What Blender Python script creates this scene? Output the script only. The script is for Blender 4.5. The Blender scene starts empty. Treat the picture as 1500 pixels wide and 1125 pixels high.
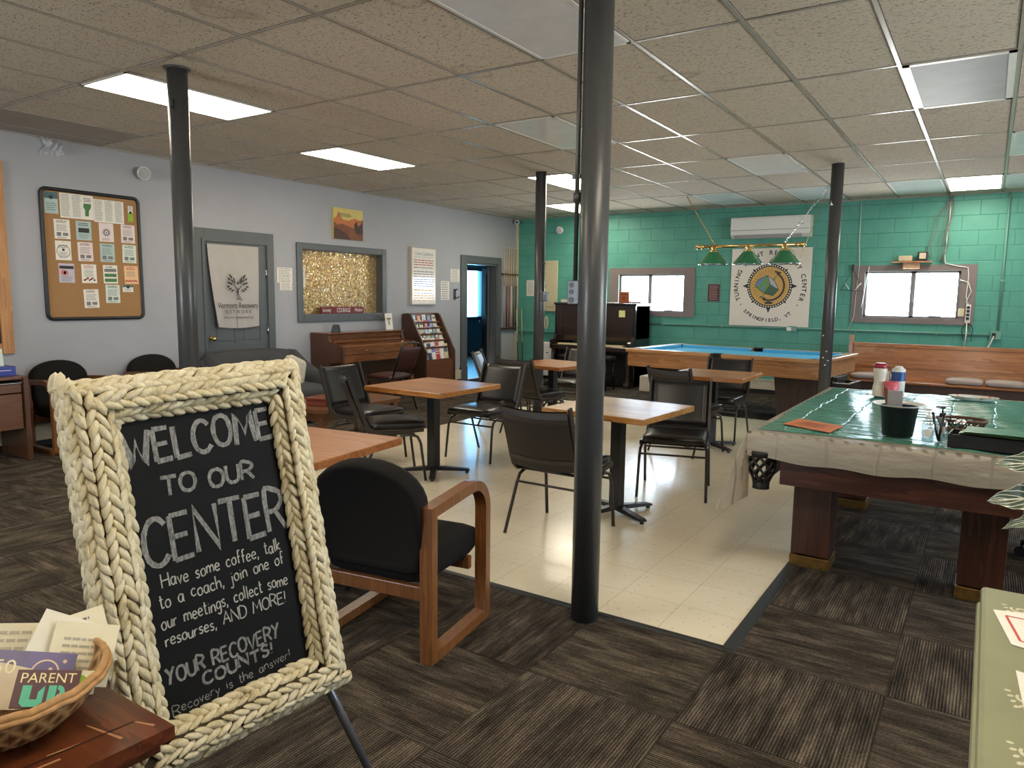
import bpy, bmesh, math, random
from mathutils import Vector, Matrix
random.seed(7)
scene = bpy.context.scene
COL = scene.collection
PI = math.pi

# ------------------------------------------------------------------ camera
YAW, PITCH, ROLL = 0.5788, 0.1211, 0.0120
cam_data = bpy.data.cameras.new('camera')
cam = bpy.data.objects.new('camera', cam_data)
COL.objects.link(cam)
fw = Vector((-math.sin(YAW) * math.cos(PITCH), math.cos(YAW) * math.cos(PITCH), -math.sin(PITCH)))
r0 = Vector((math.cos(YAW), math.sin(YAW), 0))
u0 = r0.cross(fw)
rr = math.cos(ROLL) * r0 + math.sin(ROLL) * u0
uu = -math.sin(ROLL) * r0 + math.cos(ROLL) * u0
cam.matrix_world = Matrix(((rr.x, uu.x, -fw.x, 0), (rr.y, uu.y, -fw.y, 0), (rr.z, uu.z, -fw.z, 1.49), (0, 0, 0, 1)))
cam_data.sensor_fit = 'HORIZONTAL'
cam_data.sensor_width = 36.0
cam_data.lens = 1062.9 / 1500 * 36.0
cam_data.clip_start = 0.05
scene.camera = cam

# ------------------------------------------------------------------ light and exposure
vs = scene.view_settings
vs.view_transform = 'Standard'
vs.look = 'None'
vs.exposure = 1.42
vs.gamma = 1.0
vs.use_curve_mapping = False
SKY_STRENGTH = 18.0
LAMP_STRENGTH = 7.0
world = bpy.data.worlds.new('daylight')
scene.world = world
world.use_nodes = True
bg = world.node_tree.nodes['Background']
wt = world.node_tree
w_tc = wt.nodes.new('ShaderNodeTexCoord')
w_sp = wt.nodes.new('ShaderNodeSeparateXYZ')
w_rp = wt.nodes.new('ShaderNodeValToRGB')            # sunlit pavement below, hazy sky above the horizon
w_mr = wt.nodes.new('ShaderNodeMapRange')
w_mr.inputs['From Min'].default_value = -1.0
wt.links.new(w_tc.outputs['Generated'], w_sp.inputs[0])
wt.links.new(w_sp.outputs[2], w_mr.inputs['Value'])
wt.links.new(w_mr.outputs[0], w_rp.inputs[0])
w_rp.color_ramp.elements[0].position, w_rp.color_ramp.elements[0].color = .49, (.74, .73, .70, 1)
w_rp.color_ramp.elements[1].position, w_rp.color_ramp.elements[1].color = .52, (.38, .45, .53, 1)
wt.links.new(w_rp.outputs[0], bg.inputs['Color'])
bg.inputs['Strength'].default_value = SKY_STRENGTH
scene.cycles.use_denoising = True
scene.cycles.max_bounces = 8
scene.cycles.diffuse_bounces = 5
scene.cycles.glossy_bounces = 4
scene.cycles.transparent_max_bounces = 12
scene.cycles.sample_clamp_indirect = 6.0
scene.cycles.caustics_reflective = False
scene.cycles.caustics_refractive = False


def daylight_portal(name, loc, rot, sx, sy):
    """Light portal filling a window opening: it only guides the sky's own light in."""
    l = bpy.data.lights.new(name, 'AREA')
    l.shape = 'RECTANGLE'
    l.size, l.size_y = sx, sy
    l.cycles.is_portal = True
    o = bpy.data.objects.new(name, l)
    o.location = loc
    o.rotation_euler = rot
    COL.objects.link(o)


XL, YB, ZC = -7.57, 11.70, 2.921          # left wall, green wall, ceiling
XR, YF = 4.6, -4.2                        # wall to the right, wall behind the camera
daylight_portal('portal', (-4.845, YB + .10, 1.56), (-PI / 2, 0, 0), 1.19, .64)
daylight_portal('portal', (-0.955, YB + .10, 1.57), (-PI / 2, 0, 0), 1.19, .66)
daylight_portal('portal', (XR + .10, 5.2, 1.55), (0, PI / 2, 0), 1.3, 3.2)
daylight_portal('portal', (-4.6, YF - .10, 1.5), (PI / 2, 0, 0), 2.0, 1.5)

# ------------------------------------------------------------------ helpers


class Shape:
    """Collects simple solids into one mesh."""

    def __init__(self):
        self.v, self.f, self.s = [], [], []

    def add(self, verts, faces, smooth=False, M=None):
        b = len(self.v)
        for p in verts:
            p = Vector(p)
            self.v.append(M @ p if M else p)
        for f in faces:
            self.f.append([b + i for i in f])
            self.s.append(smooth)
        return self

    def box(self, a, b, bev=0.0, M=None):
        x0, y0, z0 = [min(p, q) for p, q in zip(a, b)]
        x1, y1, z1 = [max(p, q) for p, q in zip(a, b)]
        if bev <= 0:
            vs_ = [(x0, y0, z0), (x1, y0, z0), (x1, y1, z0), (x0, y1, z0), (x0, y0, z1), (x1, y0, z1), (x1, y1, z1), (x0, y1, z1)]
            fs = [(3, 2, 1, 0), (4, 5, 6, 7), (0, 1, 5, 4), (1, 2, 6, 5), (2, 3, 7, 6), (3, 0, 4, 7)]
            return self.add(vs_, fs, False, M)
        bm = bmesh.new()
        bmesh.ops.create_cube(bm, size=1)
        for v in bm.verts:
            v.co = Vector(((v.co.x + .5) * (x1 - x0) + x0, (v.co.y + .5) * (y1 - y0) + y0, (v.co.z + .5) * (z1 - z0) + z0))
        bev = min(bev, .49 * min(x1 - x0, y1 - y0, z1 - z0))
        bmesh.ops.bevel(bm, geom=bm.edges[:], offset=bev, segments=2, affect='EDGES', profile=.5)
        self.from_bm(bm, False, M)
        return self

    def from_bm(self, bm, smooth=False, M=None):
        bm.verts.index_update()
        self.add([v.co.copy() for v in bm.verts], [[v.index for v in f.verts] for f in bm.faces], smooth, M)
        bm.free()
        return self

    def cushion(self, a, b, bev=.04, sub=2, puff=0.0, M=None):
        """soft rounded block"""
        x0, y0, z0 = [min(p, q) for p, q in zip(a, b)]
        x1, y1, z1 = [max(p, q) for p, q in zip(a, b)]
        bm = bmesh.new()
        bmesh.ops.create_cube(bm, size=1)
        for v in bm.verts:
            v.co = Vector(((v.co.x + .5) * (x1 - x0) + x0, (v.co.y + .5) * (y1 - y0) + y0, (v.co.z + .5) * (z1 - z0) + z0))
        bev = min(bev, .45 * min(x1 - x0, y1 - y0, z1 - z0))
        bmesh.ops.subdivide_edges(bm, edges=bm.edges[:], cuts=5, use_grid_fill=True)
        c = Vector(((x0 + x1) / 2, (y0 + y1) / 2, (z0 + z1) / 2))
        h = Vector(((x1 - x0) / 2, (y1 - y0) / 2, (z1 - z0) / 2))
        for v in bm.verts:
            d = v.co - c
            q = Vector((max(-h.x + bev, min(h.x - bev, d.x)), max(-h.y + bev, min(h.y - bev, d.y)), max(-h.z + bev, min(h.z - bev, d.z))))
            e = d - q
            n = e.normalized() if e.length > 1e-6 else Vector((0, 0, 0))
            u, w_, t = d.x / h.x, d.y / h.y, d.z / h.z
            pf = puff * (1 - min(1, u * u)) * (1 - min(1, w_ * w_)) if abs(t) > .99 else 0
            v.co = c + q + n * bev + Vector((0, 0, pf if t > 0 else -pf * .3))
        self.from_bm(bm, True, M)
        return self

    def cyl(self, p0, p1, r, r2=None, seg=12, caps=True, smooth=True, M=None):
        p0, p1 = Vector(p0), Vector(p1)
        r2 = r if r2 is None else r2
        d = (p1 - p0).normalized()
        a = d.orthogonal().normalized()
        b = d.cross(a)
        vs_ = []
        for p, q in ((p0, r), (p1, r2)):
            for i in range(seg):
                t = 2 * PI * i / seg
                vs_.append(p + (a * math.cos(t) + b * math.sin(t)) * q)
        self.add(vs_, [(i, (i + 1) % seg, seg + (i + 1) % seg, seg + i) for i in range(seg)], smooth, M)
        if caps:
            self.add(vs_, [list(range(seg))[::-1], list(range(seg, 2 * seg))], False, M)
        return self

    def tube(self, pts, r, seg=8, closed=False, M=None, radii=None, caps=True):
        pts = [Vector(p) for p in pts]
        n = len(pts)
        vs_ = []
        prev = None
        for i, p in enumerate(pts):
            if closed:
                d = (pts[(i + 1) % n] - pts[i - 1])
            else:
                d = pts[min(i + 1, n - 1)] - pts[max(i - 1, 0)]
            d.normalize()
            if prev is None:
                a = d.orthogonal().normalized()
            else:
                a = prev - d * prev.dot(d)
                a = a.normalized() if a.length > 1e-6 else d.orthogonal().normalized()
            prev = a
            b = d.cross(a)
            q = radii[i] if radii else r
            for k in range(seg):
                t = 2 * PI * k / seg
                vs_.append(p + (a * math.cos(t) + b * math.sin(t)) * q)
        fs = []
        for i in range(n if closed else n - 1):
            for k in range(seg):
                a0, a1 = i * seg, ((i + 1) % n) * seg
                fs.append((a0 + k, a0 + (k + 1) % seg, a1 + (k + 1) % seg, a1 + k))
        self.add(vs_, fs, True, M)
        if caps and not closed:
            self.add(vs_, [list(range(seg))[::-1], list(range((n - 1) * seg, n * seg))], False, M)
        return self

    def lathe(self, prof, c=(0, 0, 0), seg=24, M=None, smooth=True, a0=0, a1=2 * PI):
        """prof: list of (radius, z)"""
        full = abs(a1 - a0 - 2 * PI) < 1e-6
        n = seg if full else seg + 1
        vs_ = []
        for r, z in prof:
            for k in range(n):
                t = a0 + (a1 - a0) * k / seg
                vs_.append((c[0] + r * math.cos(t), c[1] + r * math.sin(t), c[2] + z))
        fs = []
        for i in range(len(prof) - 1):
            for k in range(seg):
                k2 = (k + 1) % n
                fs.append((i * n + k, i * n + k2, (i + 1) * n + k2, (i + 1) * n + k))
        return self.add(vs_, fs, smooth, M)

    def prism(self, poly, a, b, axis='x', M=None, smooth=False):
        """extrude a 2D polygon along an axis; poly in the two other axes in order"""
        n = len(poly)

        def P(q, t):
            if axis == 'x':
                return (t, q[0], q[1])
            if axis == 'y':
                return (q[0], t, q[1])
            return (q[0], q[1], t)
        vs_ = [P(q, a) for q in poly] + [P(q, b) for q in poly]
        self.add(vs_, [list(range(n)), list(range(n, 2 * n))[::-1]], False, M)
        self.add(vs_, [(i, (i + 1) % n, n + (i + 1) % n, n + i) for i in range(n)], smooth, M)
        return self

    def grid(self, fn, nu, nv, smooth=True, M=None):
        vs_ = [fn(i / nu, j / nv) for i in range(nu + 1) for j in range(nv + 1)]
        fs = [(i * (nv + 1) + j, (i + 1) * (nv + 1) + j, (i + 1) * (nv + 1) + j + 1, i * (nv + 1) + j + 1) for i in range(nu) for j in range(nv)]
        return self.add(vs_, fs, smooth, M)

    def ball(self, c, r, seg=12, rings=8, scale=(1, 1, 1), M=None):
        prof = [(r * math.sin(PI * i / rings), -r * math.cos(PI * i / rings)) for i in range(rings + 1)]
        M2 = Matrix.Translation(c) @ Matrix.Diagonal((scale[0], scale[1], scale[2], 1))
        return self.lathe(prof, (0, 0, 0), seg, M @ M2 if M else M2)

    def build(self, name, m, parent=None, recalc=True):
        me = bpy.data.meshes.new(name)
        me.from_pydata([tuple(p) for p in self.v], [], self.f)
        me.polygons.foreach_set('use_smooth', self.s)
        if recalc:
            bm = bmesh.new()
            bm.from_mesh(me)
            bmesh.ops.remove_doubles(bm, verts=bm.verts[:], dist=1e-5)
            bmesh.ops.recalc_face_normals(bm, faces=bm.faces[:])
            bm.to_mesh(me)
            bm.free()
        me.update()
        me.materials.append(m)
        o = bpy.data.objects.new(name, me)
        COL.objects.link(o)
        if parent:
            o.parent = parent
        return o


def S():
    return Shape()


def thing(name, label, cat, loc=(0, 0, 0), rz=0, group=None):
    o = bpy.data.objects.new(name, None)
    COL.objects.link(o)
    o.empty_display_size = .1
    o.location = loc
    o.rotation_euler = (0, 0, rz)
    o['label'], o['category'] = label, cat
    if group:
        o['group'] = group
    return o


def tag(o, label, cat, group=None):
    o['label'], o['category'] = label, cat
    if group:
        o['group'] = group
    return o


def struct(o):
    o['kind'] = 'structure'
    return o


def copy_thing(root, label, loc, rz, group=None):
    r = root.copy()
    COL.objects.link(r)
    r.location = loc
    r.rotation_euler = (0, 0, rz)
    r['label'] = label
    if group:
        r['group'] = group
    for ch in list(root.children):
        c = ch.copy()
        COL.objects.link(c)
        c.parent = r
        for g in list(ch.children):
            d = g.copy()
            COL.objects.link(d)
            d.parent = c
    return r


# ------------------------------------------------------------------ materials
MATS = {}


class N:
    """tiny node-graph helper"""

    def __init__(self, name, rough=.5, metal=0.0, spec=.5):
        self.m = bpy.data.materials.new(name)
        self.m.use_nodes = True
        self.t = self.m.node_tree
        self.b = self.t.nodes['Principled BSDF']
        self.b.inputs['Roughness'].default_value = rough
        self.b.inputs['Metallic'].default_value = metal
        self.b.inputs['Specular IOR Level'].default_value = spec

    def n(self, typ, **kw):
        nd = self.t.nodes.new(typ)
        for k, v in kw.items():
            if k.startswith('i_'):
                key = k[2:].replace('_', ' ')
                nd.inputs[key].default_value = v
            else:
                setattr(nd, k, v)
        return nd

    def l(self, a, b):
        self.t.links.new(a, b)

    def math(self, op, a, b=None, c=None):
        nd = self.t.nodes.new('ShaderNodeMath')
        nd.operation = op
        for i, x in enumerate((a, b, c)):
            if x is None:
                continue
            if isinstance(x, (int, float)):
                nd.inputs[i].default_value = x
            else:
                self.l(x, nd.inputs[i])
        return nd.outputs[0]

    def coords(self, scale=(1, 1, 1), rot=(0, 0, 0), loc=(0, 0, 0)):
        tc = self.n('ShaderNodeTexCoord')
        mp = self.n('ShaderNodeMapping')
        mp.inputs['Scale'].default_value = scale
        mp.inputs['Rotation'].default_value = rot
        mp.inputs['Location'].default_value = loc
        self.l(tc.outputs['Object'], mp.inputs['Vector'])
        return mp.outputs[0]

    def noise(self, vec, scale, detail=3, rough=.55):
        nd = self.n('ShaderNodeTexNoise')
        nd.inputs['Scale'].default_value = scale
        nd.inputs['Detail'].default_value = detail
        nd.inputs['Roughness'].default_value = rough
        if vec is not None:
            self.l(vec, nd.inputs['Vector'])
        return nd.outputs['Fac']

    def ramp(self, fac, stops):
        nd = self.n('ShaderNodeValToRGB')
        cr = nd.color_ramp
        while len(cr.elements) < len(stops):
            cr.elements.new(.5)
        for e, (p, c) in zip(cr.elements, stops):
            e.position = p
            e.color = (*c, 1) if len(c) == 3 else c
        self.l(fac, nd.inputs[0])
        return nd.outputs[0]

    def mix(self, fac, a, b):
        nd = self.n('ShaderNodeMix', data_type='RGBA')
        for i, x in ((0, fac), (6, a), (7, b)):
            if isinstance(x, (int, float)):
                nd.inputs[i].default_value = x
            elif isinstance(x, tuple):
                nd.inputs[i].default_value = (*x, 1)
            else:
                self.l(x, nd.inputs[i])
        return nd.outputs[2]

    def color(self, x):
        if isinstance(x, tuple):
            self.b.inputs['Base Color'].default_value = (*x, 1)
        else:
            self.l(x, self.b.inputs['Base Color'])

    def bump(self, h, strength=.3, dist=.01):
        nd = self.n('ShaderNodeBump')
        nd.inputs['Strength'].default_value = strength
        nd.inputs['Distance'].default_value = dist
        self.l(h, nd.inputs['Height'])
        self.l(nd.outputs[0], self.b.inputs['Normal'])


def srgb(r, g, b):
    f = lambda c: (c / 255 / 12.92) if c / 255 <= .04045 else ((c / 255 + .055) / 1.055) ** 2.4
    return (f(r), f(g), f(b))


def plain(name, col, rough=.5, metal=0.0, var=.06, scale=30, bump=0.0, spec=.5, coat=0.0):
    """solid colour with slight procedural variation"""
    if name in MATS:
        return MATS[name]
    g = N(name, rough, metal, spec)
    v = g.coords()
    nz = g.noise(v, scale)
    lo = tuple(max(0, c * (1 - var)) for c in col)
    hi = tuple(min(1, c * (1 + var)) for c in col)
    g.color(g.ramp(nz, [(.3, lo), (.7, hi)]))
    if coat:
        g.b.inputs['Coat Weight'].default_value = coat
    if bump:
        g.bump(nz, bump, .004)
    MATS[name] = g.m
    return g.m


def wood(name, dark, light, axis='x', scale=1.0, rough=.4, coat=0.0, spec=.5):
    if name in MATS:
        return MATS[name]
    g = N(name, rough, 0, spec)
    k = {'x': (.8, 9, 9), 'y': (9, .8, 9), 'z': (9, 9, .8)}[axis]
    v = g.coords(tuple(q * scale for q in k))
    n1 = g.noise(v, 1.6, 4, .6)
    k2 = {'x': (.5, 60, 60), 'y': (60, .5, 60), 'z': (60, 60, .5)}[axis]
    v2 = g.coords(tuple(q * scale for q in k2))
    n2 = g.noise(v2, 2.0, 2, .5)
    f = g.math('ADD', g.math('MULTIPLY', g.math('FRACT', g.math('MULTIPLY', n1, 5.0)), .5), g.math('MULTIPLY', n2, .5))
    g.color(g.ramp(f, [(.1, dark), (.55, tuple((a + b) / 2 for a, b in zip(dark, light))), (.9, light)]))
    g.bump(n2, .08, .002)
    if coat:
        g.b.inputs['Coat Weight'].default_value = coat
        g.b.inputs['Coat Roughness'].default_value = .15
    MATS[name] = g.m
    return g.m


def emit(name, col, strength):
    g = N(name)
    g.b.inputs['Base Color'].default_value = (.8, .8, .8, 1)
    g.b.inputs['Emission Color'].default_value = (*col, 1)
    g.b.inputs['Emission Strength'].default_value = strength
    return g.m


def glass(name, tint=(1, 1, 1), clear=.9, rough=.0):
    g = N(name)
    out = g.t.nodes['Material Output']
    tr = g.n('ShaderNodeBsdfTransparent')
    tr.inputs[0].default_value = (*tint, 1)
    gl = g.n('ShaderNodeBsdfGlossy')
    gl.inputs['Roughness'].default_value = rough
    mx = g.n('ShaderNodeMixShader')
    mx.inputs[0].default_value = 1 - clear
    g.l(tr.outputs[0], mx.inputs[1])
    g.l(gl.outputs[0], mx.inputs[2])
    g.l(mx.outputs[0], out.inputs[0])
    return g.m


# ------------------------------------------------------------------ writing


def text_shape(s, size, origin, xd, yd, align='CENTER', sh=None, lift=.0008, spacing=1.0, shear=0.0, xs=1.0, bold=0.0):
    """printed lettering laid on a surface; origin = baseline anchor"""
    cu = bpy.data.curves.new('lettering', 'FONT')
    cu.body = s
    cu.size = size
    cu.align_x = align
    cu.space_character = spacing
    cu.shear = shear
    cu.offset = bold
    cu.resolution_u = 3
    o = bpy.data.objects.new('lettering', cu)
    COL.objects.link(o)
    bpy.context.view_layer.update()
    me = o.to_mesh()
    xd, yd, og = Vector(xd).normalized(), Vector(yd).normalized(), Vector(origin)
    nn = xd.cross(yd)
    sh = sh or Shape()
    sh.add([og + xd * v.co.x * xs + yd * v.co.y + nn * lift for v in me.vertices], [list(p.vertices) for p in me.polygons])
    o.to_mesh_clear()
    bpy.data.objects.remove(o)
    bpy.data.curves.remove(cu)
    return sh


GL = {
 'W': (1.0, ["0,1 .27,0 .5,.7 .73,0 1,1"]), 'E': (.62, [".58,1 0,1 0,0 .62,0", "0,.52 .5,.52"]), 'L': (.6, ["0,1 0,0 .6,0"]),
 'C': (.7, [".68,.85 .5,1 .25,.98 .05,.75 0,.45 .08,.15 .3,0 .52,.03 .7,.18"]), 'O': (.75, [".38,1 .12,.88 0,.5 .12,.12 .38,0 .63,.12 .75,.5 .63,.88 .38,1"]),
 'M': (.9, ["0,0 .12,1 .45,.35 .78,1 .9,0"]), 'T': (.75, ["0,1 .75,1", ".38,1 .38,0"]), 'U': (.68, ["0,1 .02,.3 .18,.03 .36,0 .55,.06 .66,.3 .68,1"]),
 'R': (.65, ["0,0 0,1 .35,1 .58,.88 .58,.68 .35,.5 0,.48", ".3,.5 .65,0"]), 'N': (.72, ["0,0 0,1 .72,0 .72,1"]), 'A': (.72, ["0,0 .36,1 .72,0", ".15,.38 .57,.38"]),
 'D': (.68, ["0,0 0,1 .3,1 .58,.85 .68,.5 .58,.15 .3,0 0,0"]), 'Y': (.7, ["0,1 .35,.5", ".7,1 .35,.5 .2,-.1"]), 'V': (.7, ["0,1 .35,0 .7,1"]),
 'S': (.55, [".53,.85 .38,1 .15,.98 .04,.8 .12,.6 .42,.45 .53,.25 .42,.05 .2,0 0,.12"]), 'H': (.66, ["0,1 0,0", ".64,1 .66,0", "0,.5 .66,.52"]),
 'a': (.45, [".4,.5 .2,.55 .03,.4 .02,.15 .15,0 .32,.08 .42,.5 .42,.05 .5,0"]), 'c': (.4, [".38,.45 .22,.55 .04,.4 .02,.15 .18,0 .4,.08"]),
 'e': (.42, ["0,.28 .38,.32 .34,.5 .18,.55 .03,.4 .02,.15 .18,0 .42,.08"]), 'f': (.32, [".34,.95 .22,1 .13,.85 .12,0", "0,.5 .3,.52"]),
 'g': (.42, [".4,.5 .2,.55 .03,.4 .04,.12 .2,.05 .38,.2 .4,.55 .4,-.2 .25,-.38 .05,-.28"]), 'h': (.42, ["0,1 0,0", "0,.3 .15,.5 .32,.52 .4,.35 .42,0"]),
 'i': (.12, [".06,.52 .06,0", ".06,.72 .07,.75"]), 'j': (.2, [".15,.52 .15,-.2 .05,-.35 -.1,-.3", ".15,.72 .16,.75"]), 'k': (.38, ["0,1 0,0", ".35,.55 .02,.25 .38,0"]),
 'l': (.12, [".06,1 .06,0"]), 'm': (.66, ["0,.52 0,0", "0,.3 .12,.5 .26,.5 .32,.3 .32,0", ".32,.3 .45,.5 .58,.5 .65,.3 .66,0"]), 'n': (.4, ["0,.52 0,0", "0,.3 .15,.52 .32,.5 .38,.3 .4,0"]),
 'o': (.42, [".22,.55 .04,.42 .01,.22 .1,.03 .25,0 .4,.12 .42,.35 .34,.52 .22,.55"]), 'r': (.3, ["0,.52 0,0", "0,.3 .12,.5 .3,.52"]),
 's': (.34, [".32,.48 .18,.55 .05,.46 .1,.32 .28,.24 .32,.1 .18,0 0,.06"]), 't': (.3, [".13,.9 .13,.1 .22,0 .32,.05", "0,.6 .3,.62"]), 'u': (.42, ["0,.52 .03,.12 .15,0 .32,.08 .4,.52 .4,.05 .46,0"]),
 'v': (.38, ["0,.52 .18,0 .38,.55"]), 'w': (.58, ["0,.52 .14,0 .29,.45 .44,0 .58,.55"]), 'y': (.4, ["0,.52 .18,.1", ".4,.55 .05,-.38"]),
 ',': (.12, [".08,.08 .02,-.18"]), '!': (.12, [".08,1 .05,.28", ".04,.05 .05,.02"]), ' ': (.4, []), '-': (.3, ["0,.4 .3,.4"]), '.': (.1, [".04,.03 .05,0"]),
}


def smooth_path(pts, k=4):
    if len(pts) < 4:
        return pts
    out = []
    n = len(pts)
    for i in range(n - 1):
        p0, p1, p2, p3 = pts[max(i - 1, 0)], pts[i], pts[i + 1], pts[min(i + 2, n - 1)]
        for j in range(k):
            t = j / k
            out.append(tuple(.5 * ((2 * p1[a]) + (-p0[a] + p2[a]) * t + (2 * p0[a] - 5 * p1[a] + 4 * p2[a] - p3[a]) * t * t + (-p0[a] + 3 * p1[a] - 3 * p2[a] + p3[a]) * t ** 3) for a in (0, 1)))
    out.append(pts[-1])
    return out


def handwriting(sh, s, x0, x1, y0, y1, h, w, gap=.16, place=None, curvy='CEOUSRDacefghijmnorstuy,', wob=.0):
    """stroke lettering from (x0,y0) to (x1,y1) on a plane; h cap height; w stroke width; place maps 2D to 3D"""
    total = sum(GL[c][0] + gap for c in s) - gap
    sc = math.hypot(x1 - x0, y1 - y0) / total
    ax = Vector((x1 - x0, y1 - y0)).normalized()
    ay = Vector((-ax.y, ax.x))
    cur = 0.0
    for c in s:
        gw, strokes = GL[c]
        jig = random.uniform(-wob, wob)
        for st in strokes:
            pts = [tuple(float(q) for q in p.split(',')) for p in st.split()]
            if c in curvy:
                pts = smooth_path(pts, 4)
            P = [Vector((x0, y0)) + ax * (cur + p[0]) * sc + ay * (p[1] * h + jig) for p in pts]
            if len(P) < 2:
                continue
            L_, R_ = [], []
            for i, p in enumerate(P):
                d = (P[min(i + 1, len(P) - 1)] - P[max(i - 1, 0)])
                d = d.normalized() if d.length > 1e-9 else Vector((1, 0))
                nn = Vector((-d.y, d.x))
                if 0 < i < len(P) - 1:
                    d1, d2 = (P[i] - P[i - 1]).normalized(), (P[i + 1] - P[i]).normalized()
                    kf = min(1.8, 1 / max(.4, math.cos(d1.angle(d2) / 2))) if d1.length and d2.length else 1
                else:
                    kf = 1
                q = w / 2 * kf * random.uniform(.85, 1.12)
                L_.append(p + nn * q)
                R_.append(p - nn * q)
            vs_ = [place(a) for a in L_] + [place(a) for a in R_]
            n = len(P)
            sh.add(vs_, [(i, i + 1, n + i + 1, n + i) for i in range(n - 1)])
        cur += gw + gap
    return sh


def bars(sh, og, xd, yd, w, h, rows, lift=.0008, fill=.75, x_in=.1, thick=.35):
    """rows of small broken bars standing for print too small to read"""
    xd, yd, og = Vector(xd).normalized(), Vector(yd).normalized(), Vector(og)
    nn = xd.cross(yd)
    for i in range(rows):
        y = h * (.5 - (i + .7) / (rows + .4))
        x = -w / 2 + w * x_in
        end = w / 2 - w * x_in * random.uniform(1, 2.4)
        while x < end:
            l = random.uniform(.08, .22) * w
            x2 = min(end, x + l)
            t = h / rows * thick / 2
            sh.add([og + xd * a + yd * b + nn * lift for a, b in ((x, y - t), (x2, y - t), (x2, y + t), (x, y + t))], [(0, 1, 2, 3)])
            x = x2 + w * .025
    return sh


def rect(sh, og, xd, yd, x0, y0, x1, y1, lift=.0006):
    xd, yd, og = Vector(xd).normalized(), Vector(yd).normalized(), Vector(og)
    nn = xd.cross(yd)
    return sh.add([og + xd * a + yd * b + nn * lift for a, b in ((x0, y0), (x1, y0), (x1, y1), (x0, y1))], [(0, 1, 2, 3)])


def poly2(sh, og, xd, yd, pts, lift=.0006):
    xd, yd, og = Vector(xd).normalized(), Vector(yd).normalized(), Vector(og)
    nn = xd.cross(yd)
    return sh.add([og + xd * a + yd * b + nn * lift for a, b in pts], [list(range(len(pts)))])


def circle_pts(cx, cy, r, n=28, r2=None):
    return [(cx + r * math.cos(2 * PI * i / n), cy + (r2 or r) * math.sin(2 * PI * i / n)) for i in range(n)]


def ring2(sh, og, xd, yd, cx, cy, ra, rb, n=40, lift=.0006, a0=0, a1=2 * PI):
    xd, yd, og = Vector(xd).normalized(), Vector(yd).normalized(), Vector(og)
    nn = xd.cross(yd)
    vs_ = []
    for i in range(n + 1):
        t = a0 + (a1 - a0) * i / n
        for q in (ra, rb):
            vs_.append(og + xd * (cx + q * math.cos(t)) + yd * (cy + q * math.sin(t)) + nn * lift)
    return sh.add(vs_, [(2 * i, 2 * i + 1, 2 * i + 3, 2 * i + 2) for i in range(n)])

# ================================================================== setting materials


def carpet_material():
    g = N('carpet_tiles', .95, 0, .1)
    tc = g.n('ShaderNodeTexCoord')
    sp = g.n('ShaderNodeSeparateXYZ')
    g.l(tc.outputs['Object'], sp.inputs[0])
    X = g.math('DIVIDE', g.math('ADD', sp.outputs[0], .83), .61)
    Y = g.math('DIVIDE', g.math('SUBTRACT', sp.outputs[1], 2.34), .61)
    ix, iy = g.math('FLOOR', X), g.math('FLOOR', Y)
    par = g.math('MODULO', g.math('ABSOLUTE', g.math('ADD', ix, iy)), 2.0)
    inv = g.math('SUBTRACT', 1.0, par)
    # along / across the tufting of this tile
    al = g.math('ADD', g.math('MULTIPLY', X, par), g.math('MULTIPLY', Y, inv))
    ac = g.math('ADD', g.math('MULTIPLY', Y, par), g.math('MULTIPLY', X, inv))
    wn = g.n('ShaderNodeTexWhiteNoise', noise_dimensions='2D')
    cmb0 = g.n('ShaderNodeCombineXYZ')
    g.l(ix, cmb0.inputs[0])
    g.l(iy, cmb0.inputs[1])
    g.l(cmb0.outputs[0], wn.inputs['Vector'])
    off = g.math('MULTIPLY', wn.outputs['Value'], 37.0)

    def vec(a, b):
        c = g.n('ShaderNodeCombineXYZ')
        g.l(g.math('MULTIPLY', al, a), c.inputs[0])
        g.l(g.math('MULTIPLY', ac, b), c.inputs[1])
        g.l(off, c.inputs[2])
        return c.outputs[0]
    cloud = g.noise(vec(1.3, 5.0), 1.6, 4, .6)
    streak = g.noise(vec(3.0, 34.0), 1.0, 3, .6)
    fleck = g.noise(vec(60.0, 95.0), 1.0, 2, .6)
    rib = g.math('MULTIPLY', g.math('ADD', g.math('SINE', g.math('MULTIPLY', ac, 2 * PI * 56)), 1.0), .5)
    f = g.math('ADD', g.math('MULTIPLY', cloud, .50), g.math('MULTIPLY', streak, .34))
    f = g.math('ADD', f, g.math('MULTIPLY', fleck, .26))
    f = g.math('ADD', f, g.math('MULTIPLY', g.math('SUBTRACT', rib, .5), .16))
    col = g.ramp(f, [(.36, (.0095, .0075, .0062)), (.50, (.032, .0255, .0195)), (.62, (.084, .066, .049)), (.76, (.20, .160, .118))])
    # seams
    fx, fy = g.math('FRACT', X), g.math('FRACT', Y)
    e = g.math('MINIMUM', g.math('MINIMUM', fx, g.math('SUBTRACT', 1.0, fx)), g.math('MINIMUM', fy, g.math('SUBTRACT', 1.0, fy)))
    seam = g.math('LESS_THAN', e, .006)
    g.color(g.mix(g.math('MULTIPLY', seam, .45), col, (.010, .008, .007)))
    g.bump(g.math('ADD', rib, fleck), .5, .004)
    return g.m


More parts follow.
